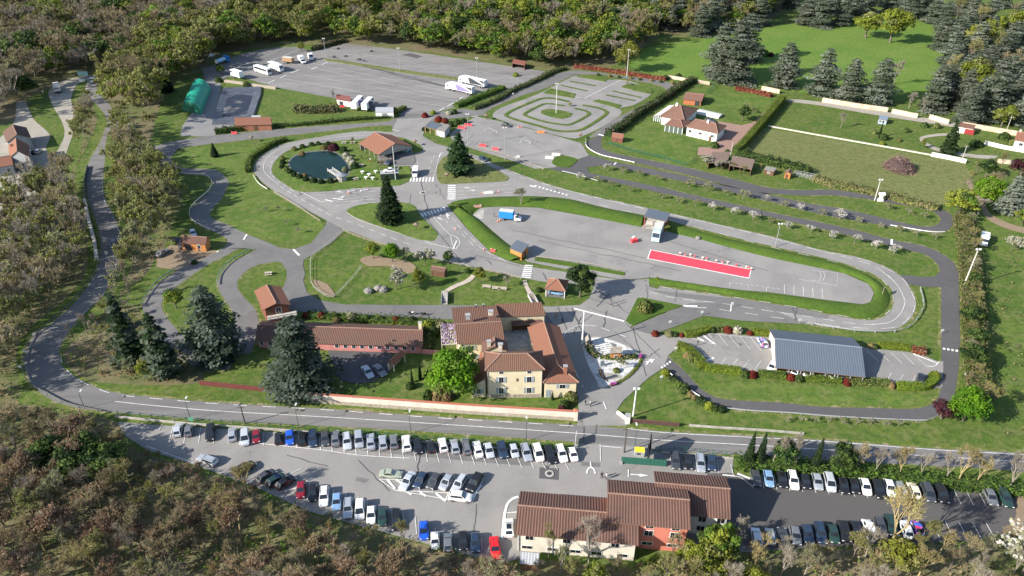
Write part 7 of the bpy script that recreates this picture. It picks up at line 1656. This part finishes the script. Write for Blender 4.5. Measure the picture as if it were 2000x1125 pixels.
# gate
g=at(1213,906); q=at(1300,912); d=q-g; e=empty('sliding_gate',(g.x,g.y,.1),math.atan2(d.y,d.x),'long green mesh sliding gate at the lower car park entrance','gate')
Lg=d.length; b=MB()
for z in (.15,1.0,1.8): b.box((Lg/2,0,z),(Lg,.08,.1))
for i in range(12): b.box((Lg*i/11,0,.95),(.08,.08,1.7))
b.build('frame',GRN,e); b=MB(); b.box((Lg*.5,0,.98),(Lg*.98,.03,1.5)); b.build('mesh_panel',mat('green gate panel',(.03,.12,.09),.6),e); b=MB(); b.box((0,0,.35),(.5,.5,.7)); b.build('motor_box',GREY,e)
# ================================================================== POSTS, SIGNS
def lamp(bx,by,ty,label,m=GALV,r=.1,name='street_lamp',head='arm',group=None,ph=None):
    g=at(bx,by); h=zof(bx,by,ty); e=empty(name,(g.x,g.y,.05),0,label,'street lamp' if head!='none' else 'pole',group)
    b=MB(); b.tube((0,0,0),(0,0,h),r,r*.6,8); b.build('pole',m,e)
    if head=='arm':
        b=MB(); b.tube((0,0,h-.1),(0,.7,h+.15),r*.5,r*.4,6); b.build('arm',m,e); b=MB(); b.box((0,.95,h+.15),(.3,.75,.16)); b.build('lamp_head',mat('lamp head',(.6,.6,.58),.5),e)
    elif head=='flood':
        b=MB(); b.box((0,0,h),(1.0,.3,.12)); b.build('bracket',m,e)
        for s in (-1,1): b=MB(); b.box((s*.45,-.15,h+.2),(.5,.3,.45)); b.build('floodlight',mat('lamp head',(.6,.6,.58),.5),e)
    elif head=='cross':
        b=MB(); b.box((0,0,h-.4),(1.6,.1,.1)); b.build('crossarm',m,e)
    return e
WP=mat('white mast',(.62,.62,.6),.6); WPOLE=mat('tarred wood pole',(.07,.055,.045),.9); CPOLE=mat('concrete pole',(.42,.4,.36),.9)
GP=mat('dark green lamp post',(.02,.06,.05),.5)
for i,(x,y,t) in enumerate(((166,798,770),(373,821,784),(584,834.5,797),(803,847,810),(1028,862,823),(1240,871,836))): lamp(x,y,t,f'slim dark lamp post, {ORD[i]} from the left along the lower edge of the main road',GP,.07,group='lamp posts along the main road')
lamp(479,828,794,'thick dark wooden pole between the lamp posts above the car park',WPOLE,.16,'utility_pole','cross'); lamp(1219,884,836,'leaning wooden pole beside the yellow recycling box',WPOLE,.16,'utility_pole','cross')
lamp(1137,673,607,'very tall thick white mast at the left tip of the gravel garden',WP,.26,'light_mast','none'); lamp(1236.5,813,760,'white mast on the lawn beside the yard entrance road',WP,.2,'light_mast','flood')
for (x,y,t,l) in ((637,114,76,'floodlight mast at the left end of the green strip in the lorry yard'),(781,139,95,'floodlight mast in the middle of the green strip in the lorry yard'),(932,152,114,'floodlight mast behind the farther articulated lorry'),(1224,150,98,'tall white mast in front of the pasture corner oak'),(1086,222,164,'white mast standing on the central grass diamond of the manoeuvre area'),(914.5,284,224,'grey mast left of the practice yard beside the red barriers'),(986,312,250,'grey mast below the practice yard rail'),(773,352,286,'tall white flagpole like mast beside the plinth'),(1514,482,438,'thin grey mast on the verge between training loop and orchard'),(1708,392,352,'concrete floodlight post beside the white totem')):
    lamp(x,y,t,l,WP if 'white' in l else GALV,.14,'light_mast','flood' if 'flagpole' not in l else 'none')
lamp(1880,564,488,'big concrete mast with floodlight at the right kart track',CPOLE,.24,'light_mast','flood'); lamp(1880,309,285,'concrete utility pole at the end of the white wall',CPOLE,.14,'utility_pole','cross'); lamp(1965,257,228,'concrete utility pole by the cottage under the grove',CPOLE,.14,'utility_pole','cross'); lamp(55,316,293,'thin pole in front of the tall grey valley gable',GALV,.1,'light_mast','none'); lamp(1427,303,277,'slim pale pole at the drive end beside the clipped hedge',WP,.08,'flag_pole','none')
def sign(px,py,h,w,hh,rz,m,label,name='sign',back=None,postm=GALV):
    g=at(px,py); e=empty(name,(g.x,g.y,.05),rz,label,'sign'); b=MB(); b.tube((0,.06,0),(0,.06,h),.05,.05,6); b.build('post',postm,e); b=MB(); b.box((0,0,h-hh/2),(w,.06,hh)); b.build('panel',m,e); return e
SW=mat('white sign panel',(.68,.68,.66),.6); SB=mat('brown sign panel',(.2,.13,.08),.8)
g=at(1265,894); e=empty('billboard',(g.x,g.y,.05),R(78),'tall white billboard seen edge on beside the yellow recycling box','billboard')
for s in (-1,1):
    b=MB(); b.face([(-2.2,s*.35,1.0),(2.2,s*.1,1.0),(2.2,s*.1,5.0),(0,s*.2,6.4),(-2.2,s*.35,5.0)]); b.build('panel',SW if s>0 else mat('dark sign back',(.07,.075,.085),.6),e)
    b=MB(); b.box((s*1.6,0,1.0),(.18,.3,2.0)); b.build('post',GALV,e)
bx_=at(1248,889); e=empty('recycling_box',(bx_.x,bx_.y,.1),R(-5),'grey recycling box with yellow lid behind the green gate','recycling box'); b=MB(); b.box((0,0,.7),(1.9,1.3,1.4)); b.build('body',GREY,e); b=MB(); b.box((0,0,1.46),(1.95,1.35,.14)); b.build('lid',mat('yellow lid',(.6,.48,.03),.6),e); b=MB(); b.box((-.2,-.67,.9),(.7,.06,.4)); b.build('slot',DARKM,e)
sign(1124,868,2.6,2.6,2.2,R(80),SW,'white board seen almost edge on at the right end of the roadside car row'); 
sign(375,825,1.4,1.0,1.0,0,mat('green notice',(.1,.36,.22),.6),'small green notice at the foot of a lamp post'); sign(1873,420-33,3.0,1.4,1.0,0,SW,'white totem sign beside the concrete floodlight post',name='totem') if False else None
g=at(1719,393); e=empty('totem',(g.x,g.y,0),0,'white hourglass shaped totem beside the concrete floodlight post','totem'); b=MB(); b.loft([[(-.9,-.4,0),(.9,-.4,0),(.9,.4,0),(-.9,.4,0)],[(-.9,-.4,.7),(.9,-.4,.7),(.9,.4,.7),(-.9,.4,.7)],[(-.5,-.3,1.1),(.5,-.3,1.1),(.5,.3,1.1),(-.5,.3,1.1)],[(-.5,-.3,1.9),(.5,-.3,1.9),(.5,.3,1.9),(-.5,.3,1.9)],[(-1,-.4,2.3),(1,-.4,2.3),(1,.4,2.3),(-1,.4,2.3)],[(-1,-.4,3.1),(1,-.4,3.1),(1,.4,3.1),(-1,.4,3.1)]]); b.build('body',SW,e)
for (x,y,l) in ((1370,617,'small white sign on the verge tip below the slip lane'),(1308,636,'small white sign beside the slip lane above the carport entrance'),(1561,633,'tiny white sign where the slip lane meets the guard rail'),(1319,688,'small white sign at the lower carport entrance'),(1291,744,'white angled panel on a round stone base by the entrance road'),(1838,653,'small pale post sign left of the right kart track'),(1884,738,'pale marker post right of the kart track'),(1512,183,'white sign at the top of the villa lawn'),(85,184,'white sign on the outside of the hairpin'),(70,660,'white chevron sign, upper one on the road bend'),(51,694,'white chevron sign, middle one on the road bend'),(42,724,'white chevron sign, lower one on the road bend'),(1429,600,'thin sign at the white stop line'),(1002,186+2,'small white sign along the manoeuvre area road')):
    sign(x,y,1.5,.7,.6,R(10),SW,l)
sign(1722,579,3.0,1.6,1.2,R(55),SB,'brown sign panel on a leaning post inside the training loop end',postm=CPOLE); sign(164,152,3.2,5.0,2.2,0,mat('pale green billboard',(.3,.5,.48),.6),'pale green billboard at the top of the hairpin',name='billboard'); sign(161,161,1.6,2.6,1.2,0,SW,'white board on the inner side of the hairpin',name='billboard')
for (x,y,l) in ((813.5,449,'on the triangular island beside the dark blue fir'),(873.7,350,'on the dry island under the big conifer'),(811,285,'beside the hangar corner'),(492.7,277,'below the upper road on the left lawn'),(1133,272,'at the corner of the manoeuvre area'),(950,234,'at the top left corner of the practice yard'),(1224,168,'on the grass at the far right of the manoeuvre area'),(728,292,'at the far corner of the boules court')):
    g=at(x,y); e=empty('shelter_sign',(g.x,g.y,.05),R(20),f'small brown roofed signpost {l}','signpost'); b=MB(); b.tube((0,0,0),(0,0,2.0),.08,.08,6); b.build('post',BRW,e); b=MB(); b.box((0,0,1.7),(1.1,.08,.7)); b.build('board',SB,e); b=MB(); b.tube((0,0,2.0),(0,0,2.55),1.0,.08,8); b.build('roof',mat('brown shingle cap',(.19,.14,.11),.9),e)
# ================================================================== BARRIERS AND CONES
REDB=mat('red plastic',(.6,.05,.06),.6); WB=mat('white plastic',(.68,.66,.64),.6); ORB=mat('orange plastic',(.62,.2,.07),.6)
def barrier(px,py,rz,m,label,L_=2.2,group=None):
    g=at(px,py); e=empty('barrier',(g.x,g.y,.1),rz,label,'barrier',group); b=MB()
    b.loft([[(-L_/2,-.28,0),(L_/2,-.28,0),(L_/2,.28,0),(-L_/2,.28,0)],[(-L_/2,-.26,.3),(L_/2,-.26,.3),(L_/2,.26,.3),(-L_/2,.26,.3)],[(-L_/2,-.1,.55),(L_/2,-.1,.55),(L_/2,.1,.55),(-L_/2,.1,.55)],[(-L_/2,-.09,.95),(L_/2,-.09,.95),(L_/2,.09,.95),(-L_/2,.09,.95)]]); b.build('body',m,e)
    for s in (-1,1): b=MB(); b.box((s*L_*.42,0,1.0),(.25,.2,.1)); b.build('cap',WB if m is not WB else REDB,e)
for (x,y,a,m,l,L_) in ((902,251,-15,REDB,'red barrier nearest the open shelter',3.2),(915,246,-10,REDB,'red barrier just left of the grey mast top',3.2),(1015.5,250,20,mat('pink plastic',(.6,.3,.27),.6),'pale red barrier pair behind the driving car',2),(1056,260,0,ORB,'orange barrier on the grass end of the manoeuvre area',3),(943,286,-15,REDB,'left red barrier at the lower edge of the practice yard',2.8),(968,293,-20,REDB,'right red barrier at the lower edge of the practice yard',2.8),(1010.5,308,10,WB,'white barrier at the middle lower edge of the practice yard',1.8),(1086,304,-12,WB,'upper white barrier at the small grass island',3.2),(1073,310,-12,WB,'lower white barrier at the small grass island',3.2),(687,374.5,25,WB,'left white barrier in the closed lane below the pond',2.6),(711.5,373,25,WB,'right white barrier in the closed lane below the pond',2.6),(954,378.5,8,WB,'white barrier on the hatched median left of the feathery willow',3.4),(963,492.5,-30,REDB,'red kerb block at the edge of the training road',1.6),(458,262,0,REDB,'red barrier in the hedge by the upper road',2.2),(933,406,15,mat('pink plastic',(.6,.3,.27),.6),'pinkish stack of blocks at the top corner of the sunken yard',2.6),(669,225-15,0,REDB,'red barrier lying on the lawn by the trailers',2.0)): barrier(x,y,R(a),m,l,L_)
def cone(px,py,label,h=.8,group=None):
    g=at(px,py); e=empty('traffic_cone',(g.x,g.y,.1),0,label,'traffic cone',group); b=MB(); b.box((0,0,.04),(.5,.5,.08)); b.build('base',REDB,e); b=MB(); b.tube((0,0,.08),(0,0,h),.2,.05,10,0); b.build('cone',ORB,e); b=MB(); b.tube((0,0,h*.5),(0,0,h*.7),.155,.11,10); b.build('band',WB,e)
for (x,y,l) in ((890,449,'red bollard like cone in the right lane below the crossing'),(945,489,'orange cone by the kerb near the orange shed'),(941.6,379,'orange cone left of the white median barrier'),(973.7,376,'orange cone right of the white median barrier'),(972,434,'left orange cone behind the blue box van'),(976,431,'right orange cone behind the blue box van'),(957,182,'orange cone at the hedge behind the nearer articulated lorry'),(681,378,'orange cone left of the closed lane barriers'),(717,372,'orange cone right of the closed lane barriers')): cone(x,y,l)
for i,(x,y) in enumerate([(510,69),(548,82),(590,80),(622,91),(685,104),(715,108),(790,128),(840,135),(880,139),(948,159),(1025,175),(1045,182),(1063,189)]):
    g=at(1200+x/3.99,480+y/3.99+.6); e=empty('lane_stand',(g.x,g.y,.15),R(-20),f'red and white stand, {ORD[i]} from the left along the red lane','lane stand','stands along the red lane'); b=MB(); b.box((0,0,.2),(.4,.4,.4),top=.5); b.build('foot',REDB if i%3==0 else mat('pink plastic',(.6,.3,.27),.6),e); b=MB(); b.box((0,0,.6),(.55,.08,.3)); b.build('panel',WB if i%2==0 else REDB,e)
g=at(1237,472); e=empty('inflatable_cube',(g.x,g.y,.1),R(20),'red and white block stack standing in the sunken yard by the dock','block stack'); b=MB(); b.box((0,-.4,.5),(2.0,1.2,1.0)); b.build('red_block',REDB,e); b=MB(); b.box((.3,.5,.75),(1.3,.8,1.5),top=.5); b.build('white_block',WB,e)
# ================================================================== SMALL THINGS
TB=mat('grey table wood',(.4,.36,.3),.85,var=.2)
def table(px,py,rz,label,m=TB):
    g=at(px,py); e=empty('picnic_table',(g.x,g.y,.12),rz,label,'picnic table'); b=MB(); b.box((0,0,.74),(2.0,.8,.07)); b.build('table_top',m,e)
    for s in (-1,1): b=MB(); b.box((0,s*.75,.44),(2.0,.3,.06)); b.build('seat',m,e); b=MB(); b.box((s*.7,0,.37),(.1,1.5,.08)); b.box((s*.7,.3,.36),(.1,.1,.72)); b.box((s*.7,-.3,.36),(.1,.1,.72)); b.build('leg',m,e)
for (x,y,a,l) in ((672,281,5,'picnic table, left one of the pair above the boules court'),(689,280.5,5,'picnic table, right one of the pair above the boules court'),(695,352,25,'picnic table on the lawn beside the round pond hut'),(525,537,8,'wooden picnic table on the oval lawn of the inner kart loop'),(706,325,-20,'picnic table beside the post at the lower end of the pond bushes'),(775,330,-10,'picnic table behind the plinth')): table(x,y,R(a),l)
for (x,y,l) in ((950,563,'left low wooden bench on the lawn below the training road'),(969,566,'middle low wooden bench on the lawn below the training road'),(981,567,'right low wooden bench on the lawn below the training road')):
    g=at(x,y); e=empty('bench',(g.x,g.y,.05),R(-8),l,'bench'); b=MB(); b.box((0,0,.45),(2.4,.5,.08)); b.build('seat',TB,e); b=MB(); b.box((0,.28,.75),(2.4,.06,.4)); b.build('backrest',TB,e)
    for s in (-1,1): b=MB(); b.box((s*.9,0,.2),(.12,.45,.4)); b.build('leg',TB,e)
for i,(x,y) in enumerate(((708,340),(721,345),(734,339),(715,351),(728,352))):
    g=at(x,y); e=empty('parasol_stand',(g.x,g.y,.12),0,f'white pedestal table on the pink picnic paving, {ORD[[0,2,4,1,3][i]]} from the left','pedestal table','white pedestal tables on the paving'); b=MB(); b.tube((0,0,0),(0,0,.9),.22,.16,10); b.build('pedestal',SW,e); b=MB(); b.tube((0,0,.9),(0,0,.98),.7,.7,14); b.build('table_top',SW,e)
for i,(x,y) in enumerate(((720,571),(740,565),(750,523+45))):
    g=at(x,y); e=empty('boulder',(g.x,g.y,0),random.random()*6,f'grey boulder in the animal enclosure, {ORD[i]} from the left','boulder'); b=MB(); b.ball((0,0,.4),1.25,0,10,7,.6,.18); b.build('stone',mat('grey boulder',(.2,.195,.18),.95,var=.4,vscale=2),e)
g=at(1363,467); e=empty('boulder',(g.x,g.y,0),0,'pale lone boulder on the bank edge right of the dock','boulder'); b=MB(); b.ball((0,0,.4),.8,0,10,7,.7,.15); b.build('stone',mat('grey boulder',(.2,.195,.18)),e)
# steps
def steps(pts,w,n,label,m=CONC):
    A,B=at(*pts[0]),at(*pts[1]); d=B-A; e=empty('steps',(A.x,A.y,0),math.atan2(d.y,d.x),label,'steps'); 
    b=MB(); L_=d.length
    for i in range(n): b.box((L_*(i+.5)/n,0,.08+.06*i),(L_/n*.8,w,.16+.12*i))
    b.build('treads',m,e); 
    for s in (-1,1): b=MB(); b.box((L_/2,s*(w/2+.1),.5),(L_,.12,1.0)); b.build('side_wall',GREY,e)
steps([(868,595),(869,574)],1.4,9,'straight concrete steps down to the lower kart road'); steps([(1047,598),(1036,578)],1.3,8,'curving rough steps from the bench lawn down to the yard',STONE)
# brush pile
g=at(1755,330); e=empty('brush_pile',(g.x,g.y,0),R(20),'big heap of purple brown cut branches on the rough meadow','brush pile')
n=1500; a=rng.uniform(0,6.28,n); rr=np.sqrt(rng.uniform(0,1,n)); P=np.stack([np.cos(a)*rr*4.6,np.sin(a)*rr*5.6,(1-rr**2)*4.6*rng.uniform(.2,1.05,n)+.1],1); D=unit(n)*np.array([1,1,.35])*1.5
v,f=twigs(P-D,P+D,.07); b_=np_mesh('branches',v,f,rng.integers(2,size=n),[mat('cut brushwood',(.12,.07,.065),.9),mat('cut brushwood pale',(.2,.14,.12),.9)]); link('branches',b_,e)
b=MB(); b.ball((0,0,0),1,0,14,8,1,.1); o=b.build('core',mat('cut brushwood dark',(.06,.038,.036),.95),e); o.scale=(4.2,5.2,3.9)
# driftwood sculpture, dark well cover in gravel garden
g=at(1176,716); e=empty('stone_trough',(g.x,g.y,.25),R(10),'blue grey stone slab monument on the white gravel','monument'); b=MB(); b.box((0,0,.7),(1.0,.5,1.4),top=.85); b.build('slab',mat('blue grey slab',(.16,.2,.22),.6,var=.3),e); b=MB(); b.box((0,0,.08),(1.6,1.1,.16)); b.build('plinth',GREY,e)
P_=[at(x,y,.35) for x,y in ((1172,722),(1174,730),(1180,738),(1187,745))]; o_=P_[0]; e=empty('driftwood',(o_.x,o_.y,0),0,'curved dark driftwood trunk lying on the white gravel','driftwood'); b=MB()
for i in range(3): b.tube(P_[i]-o_+Vector((0,0,.35)),P_[i+1]-o_+Vector((0,0,.35)),.42-.1*i,.32-.1*i,8)
b.build('trunk',mat('driftwood',(.07,.045,.03),.9,var=.3,vscale=4),e)
# ================================================================== PEOPLE AND MOTORCYCLES
SKIN=mat('skin',(.45,.27,.2),.6); HAIR=mat('dark hair',(.03,.02,.015),.7); CL=dict(black=mat('black clothing',(.012,.012,.014),.8),grey=mat('grey clothing',(.13,.14,.15),.8),blue=mat('blue clothing',(.04,.07,.16),.8),white=mat('white clothing',(.6,.6,.58),.8),red=mat('red clothing',(.5,.06,.06),.8))
HELM=mat('white helmet',(.6,.6,.6),.3)
def body_mesh(pose):
    J=dict(pel=(0,0,.95),wai=(.0,0,1.12),che=(.0,0,1.36),nek=(0,0,1.52),hd=(.02,0,1.66),top=(.02,0,1.76))
    if pose=='ride':
        J=dict(pel=(-.15,0,.82),wai=(-.1,0,1.0),che=(.05,0,1.25),nek=(.13,0,1.4),hd=(.18,0,1.53),top=(.2,0,1.63))
    vs=[];rs=[];ed=[]
    def add(p,r,par=None):
        vs.append(p);rs.append(r)
        if par is not None: ed.append((par,len(vs)-1))
        return len(vs)-1
    pl_=add(J['pel'],.15); wa=add(J['wai'],.135,pl_); ch=add(J['che'],.165,wa); nk=add(J['nek'],.06,ch); hd=add(J['hd'],.1,nk); add(J['top'],.085,hd)
    for s in (-1,1):
        if pose=='stand':
            hp=add((0,s*.1,.86),.1,pl_); kn=add((.03+.03*s,s*.12,.48),.07,hp); an=add((-.02+.05*s,s*.13,.09),.045,kn); add((.14+.05*s,s*.14,.04),.04,an)
            sh=add((0,s*.2,1.42),.07,ch); el=add((-.03,s*.28,1.15),.05,sh); wr=add((.07,s*.29,.92),.035,el); hn=add((.1,s*.28,.84),.033,wr)
            for k in range(4): add((.1+.02*k-.03,s*(.27+.006*k),.75+.006*abs(k-1.5)),.011,hn)
            add((.15,s*.25,.8),.012,hn)
        else:
            hp=add((-.05,s*.13,.8),.1,pl_); kn=add((.35,s*.22,.72),.075,hp); an=add((.12,s*.22,.34),.05,kn); add((.28,s*.23,.28),.045,an)
            sh=add((.05,s*.2,1.32),.075,ch); el=add((.28,s*.3,1.12),.055,sh); wr=add((.5,s*.32,1.05),.04,el); hn=add((.57,s*.33,1.04),.035,wr)
            for k in range(4): add((.62,s*(.30+.02*k),1.02-.005*k),.012,hn)
            add((.58,s*.27,1.05),.012,hn)
    me=bpy.data.meshes.new('body'); me.from_pydata(vs,ed,[]); o=bpy.data.objects.new('tmp',me); COL.objects.link(o)
    sk_=o.modifiers.new('s','SKIN'); sv=me.skin_vertices[0].data
    for i,r in enumerate(rs): sv[i].radius=(r,r)
    sv[0].use_root=True
    su_=o.modifiers.new('u','SUBSURF'); su_.levels=1; su_.render_levels=1
    dg=bpy.context.evaluated_depsgraph_get(); m2=bpy.data.meshes.new_from_object(o.evaluated_get(dg)); bpy.data.objects.remove(o)
    return m2,J
BODY={}
def person(px,py,rz,top,leg,label,pose='stand',h=None,z=.1,group=None,xyz=None):
    key=(pose,top,leg)
    if key not in BODY:
        me,J=body_mesh(pose); me=me.copy(); me.name='body'
        for m in (CL[top],CL[leg],SKIN,HAIR): me.materials.append(m)
        for p in me.polygons:
            c=p.center; p.use_smooth=True
            p.material_index= 2 if (c.z>J['nek'][2]-.01) else (1 if (c.z<J['pel'][2]+.02 and abs(c.y)<.26 and not (pose=='ride' and c.z>.95)) else 0)
            if pose=='stand' and c.z<.9 and abs(c.y)>.235: p.material_index=2
            if pose=='stand' and c.z<.07: p.material_index=3
        hb=MB(); hc=J['hd']
        if pose=='ride': hb.ball((hc[0]+.01,0,hc[2]+.06),.145,0,12,8)
        else:
            for j in range(1): hb.ball((hc[0]-.02,0,hc[2]+.07),.108,0,12,8,.85)
        o=hb.build('hair',HELM if pose=='ride' else HAIR,smooth=True); hm=o.data; bpy.data.objects.remove(o)
        fb=MB()
        for s in (-1,1): fb.ball((hc[0]+.095,s*.035,hc[2]+.03),.014,0,6,4)
        fb.ball((hc[0]+.108,0,hc[2]),.02,1,6,4,1.4); fb.box((hc[0]+.098,0,hc[2]-.045),(.02,.045,.012),0,2)
        for s in (-1,1): fb.ball((hc[0],s*.1,hc[2]+.01),.022,1,6,4,1.4)
        BODY[key]=(me,hm,pose)
    me,hm,ps=BODY[key]; g=at(px,py) if xyz is None else xyz
    e=empty('person',(g[0],g[1],z if xyz is None else xyz[2]),rz,label,'person',group)
    link('body',me,e); link('helmet' if ps=='ride' else 'hair',hm,e); return e
for (x,y,a,t,l,lb) in ((707,311,0,'black','black','person in dark clothes standing in the middle of the boules court'),(724,317,90,'white','red','person in a white top at the lower end of the boules court'),(701,296,200,'black','grey','person in dark clothes by the long side of the open hangar'),(1175,934,-90,'black','black','left person in black on the lower car park beside the office roof'),(1184,936,180,'white','black','right person with a pale top on the lower car park beside the office roof'),(1362,675,-60,'grey','grey','person in grey walking on the carport lot'),(1086,623,-40,'red','grey','person in a reddish top in the shade of the farmhouse wing'),(1098,631,100,'blue','black','person in blue standing in the yard beside the farm wing shadow'),(1153,794,-30,'white','black','person in white walking at the bottom of the yard road'),(1143,792,-30,'black','grey','person in black in the shade at the bottom of the yard road'),(965,424,0,'black','grey','person in dark clothes behind the blue box van'),(699,119,0,'black','black','person standing beside the motorcycle group on the upper yard'),(1333,638,0,'white','grey','person') )[:12]: person(x,y,R(a),t,l,lb)
def moto(px,py,rz,tank,label,group=None,rider=None,rl=None):
    g=at(px,py); 
    if 'moto' not in FIRST:
        e=empty('motorcycle',(g.x,g.y,.08),rz); FIRST['moto']=e
        wmesh=wheel_mesh(.32,.13)
        for x in (-.7,.72): link('wheel',wmesh,e,(x,0,.32))
        b=MB(); b.loft([[(-.35,-.15,.3),(.35,-.15,.3),(.35,.15,.3),(-.35,.15,.3)],[(-.3,-.18,.6),(.4,-.18,.6),(.4,.18,.6),(-.3,.18,.6)]]); b.build('engine',DARKM,e)
        b=MB(); b.loft([[(-.1,-.12,.6),(.45,-.12,.65),(.45,.12,.65),(-.1,.12,.6)],[(-.1,-.16,.82),(.42,-.17,.88),(.42,.17,.88),(-.1,.16,.82)],[(0,-.08,.9),(.35,-.1,.97),(.35,.1,.97),(0,.08,.9)]]); o=b.build('tank',LB,e); o.material_slots[0].link='OBJECT'; o.material_slots[0].material=DARKM
        b=MB(); b.box((-.45,0,.8),(.75,.26,.12)); b.build('seat',TRIM,e); b=MB(); b.box((-.85,0,.78),(.35,.18,.1)); b.build('rear_fender',TRIM,e)
        b=MB(); b.tube((.72,0,.32),(.45,0,1.02),.045,.045,6); b.build('fork',GALV,e); b=MB(); b.tube((.42,-.36,1.06),(.42,.36,1.06),.025,.025,6); b.build('handlebar',DARKM,e); b=MB(); b.tube((.2,.2,.32),(-.85,.22,.42),.05,.07,6); b.build('exhaust',GALV,e); b=MB(); b.ball((.58,0,.9),.11,0,8,6); b.build('headlight',HEADL,e)
    else: e=copy_tree(FIRST['moto'])
    for k in ('group',): 
        if k in e and not group: del e[k]
    e.location=(g.x,g.y,.08); e.rotation_euler=(0,0,rz); tag(e,label,'motorcycle',group)
    o=[c for c in KIDS[e.name] if c.name.startswith('tank')][0]; o.material_slots[0].material=tank
    if rider: person(0,0,rz,rider,'black',rl,'ride',xyz=(g.x,g.y,.08))
for i,(x,y,a,lb) in enumerate(((661,97,20,'uppermost left'),(653,113,15,'lowest left'),(676,112,15,'second lowest'),(726,102,15,'rightmost'),(703,118,10,'grouped with the standing person'))): moto(x,y,R(a),CL['black'],f'black motorcycle with rider on the upper yard, the {lb} one','motorcycles on the upper yard','black',f'rider in black on the {lb} motorcycle of the upper yard')
moto(712,120.5,R(-20),CL['black'],'riderless black motorcycle right of the group on the upper yard','motorcycles on the upper yard')
moto(805,615,R(0),LW,'white motorcycle parked on the lower kart road above the shrubs'); moto(829,616.5,R(5),CL['black'],'dark motorcycle parked on the lower kart road near the barn roof')
for i in range(5): moto(1004+i*4.6,129.5+i*.7,R(-75),[CL['black'],CL['red'],CL['blue'],CL['black'],CL['grey']][i],f'motorcycle parked in front of the brown open shed, {ORD[i]} from the left','motorcycles at the brown shed')
# ================================================================== CAMERA, SUN, SKY
cam = bpy.data.cameras.new('camera'); co = bpy.data.objects.new('camera', cam); COL.objects.link(co)
cam.sensor_width = 36; cam.lens = FOC/2000*36; cam.clip_end = 5000; cam.clip_start = 1
co.location = (0, 0, CAM_H); co.rotation_euler = (math.pi/2-TILT, 0, 0)
SC.camera = co
SUN_EL, SUN_AZ = R(29), R(24)     # sun stands to the left of the camera, slightly behind it
sdir = Vector((-math.cos(SUN_EL)*math.cos(SUN_AZ), -math.cos(SUN_EL)*math.sin(SUN_AZ), math.sin(SUN_EL)))
su = bpy.data.lights.new('sun', 'SUN'); su.energy = 5.0; su.angle = R(.53); su.color = (1, .93, .83)
so = bpy.data.objects.new('sun', su); COL.objects.link(so)
so.rotation_euler = sdir.to_track_quat('Z', 'Y').to_euler()
w = bpy.data.worlds.new('World'); SC.world = w; w.use_nodes = True
t = w.node_tree; bg = t.nodes['Background']
sk = t.nodes.new('ShaderNodeTexSky'); sk.sky_type = 'NISHITA'; sk.sun_disc = False
sk.sun_elevation = SUN_EL; sk.sun_rotation = math.atan2(sdir.x, sdir.y)
sk.altitude = 300; sk.air_density = 1.0; sk.dust_density = 1.0
t.links.new(sk.outputs[0], bg.inputs['Color']); bg.inputs['Strength'].default_value = .11
SC.view_settings.view_transform = 'Standard'; SC.view_settings.look = 'None'; SC.view_settings.gamma = 1.0
SC.view_settings.exposure = 1.05
SC.cycles.max_bounces = 6; SC.cycles.diffuse_bounces = 3; SC.cycles.transparent_max_bounces = 6
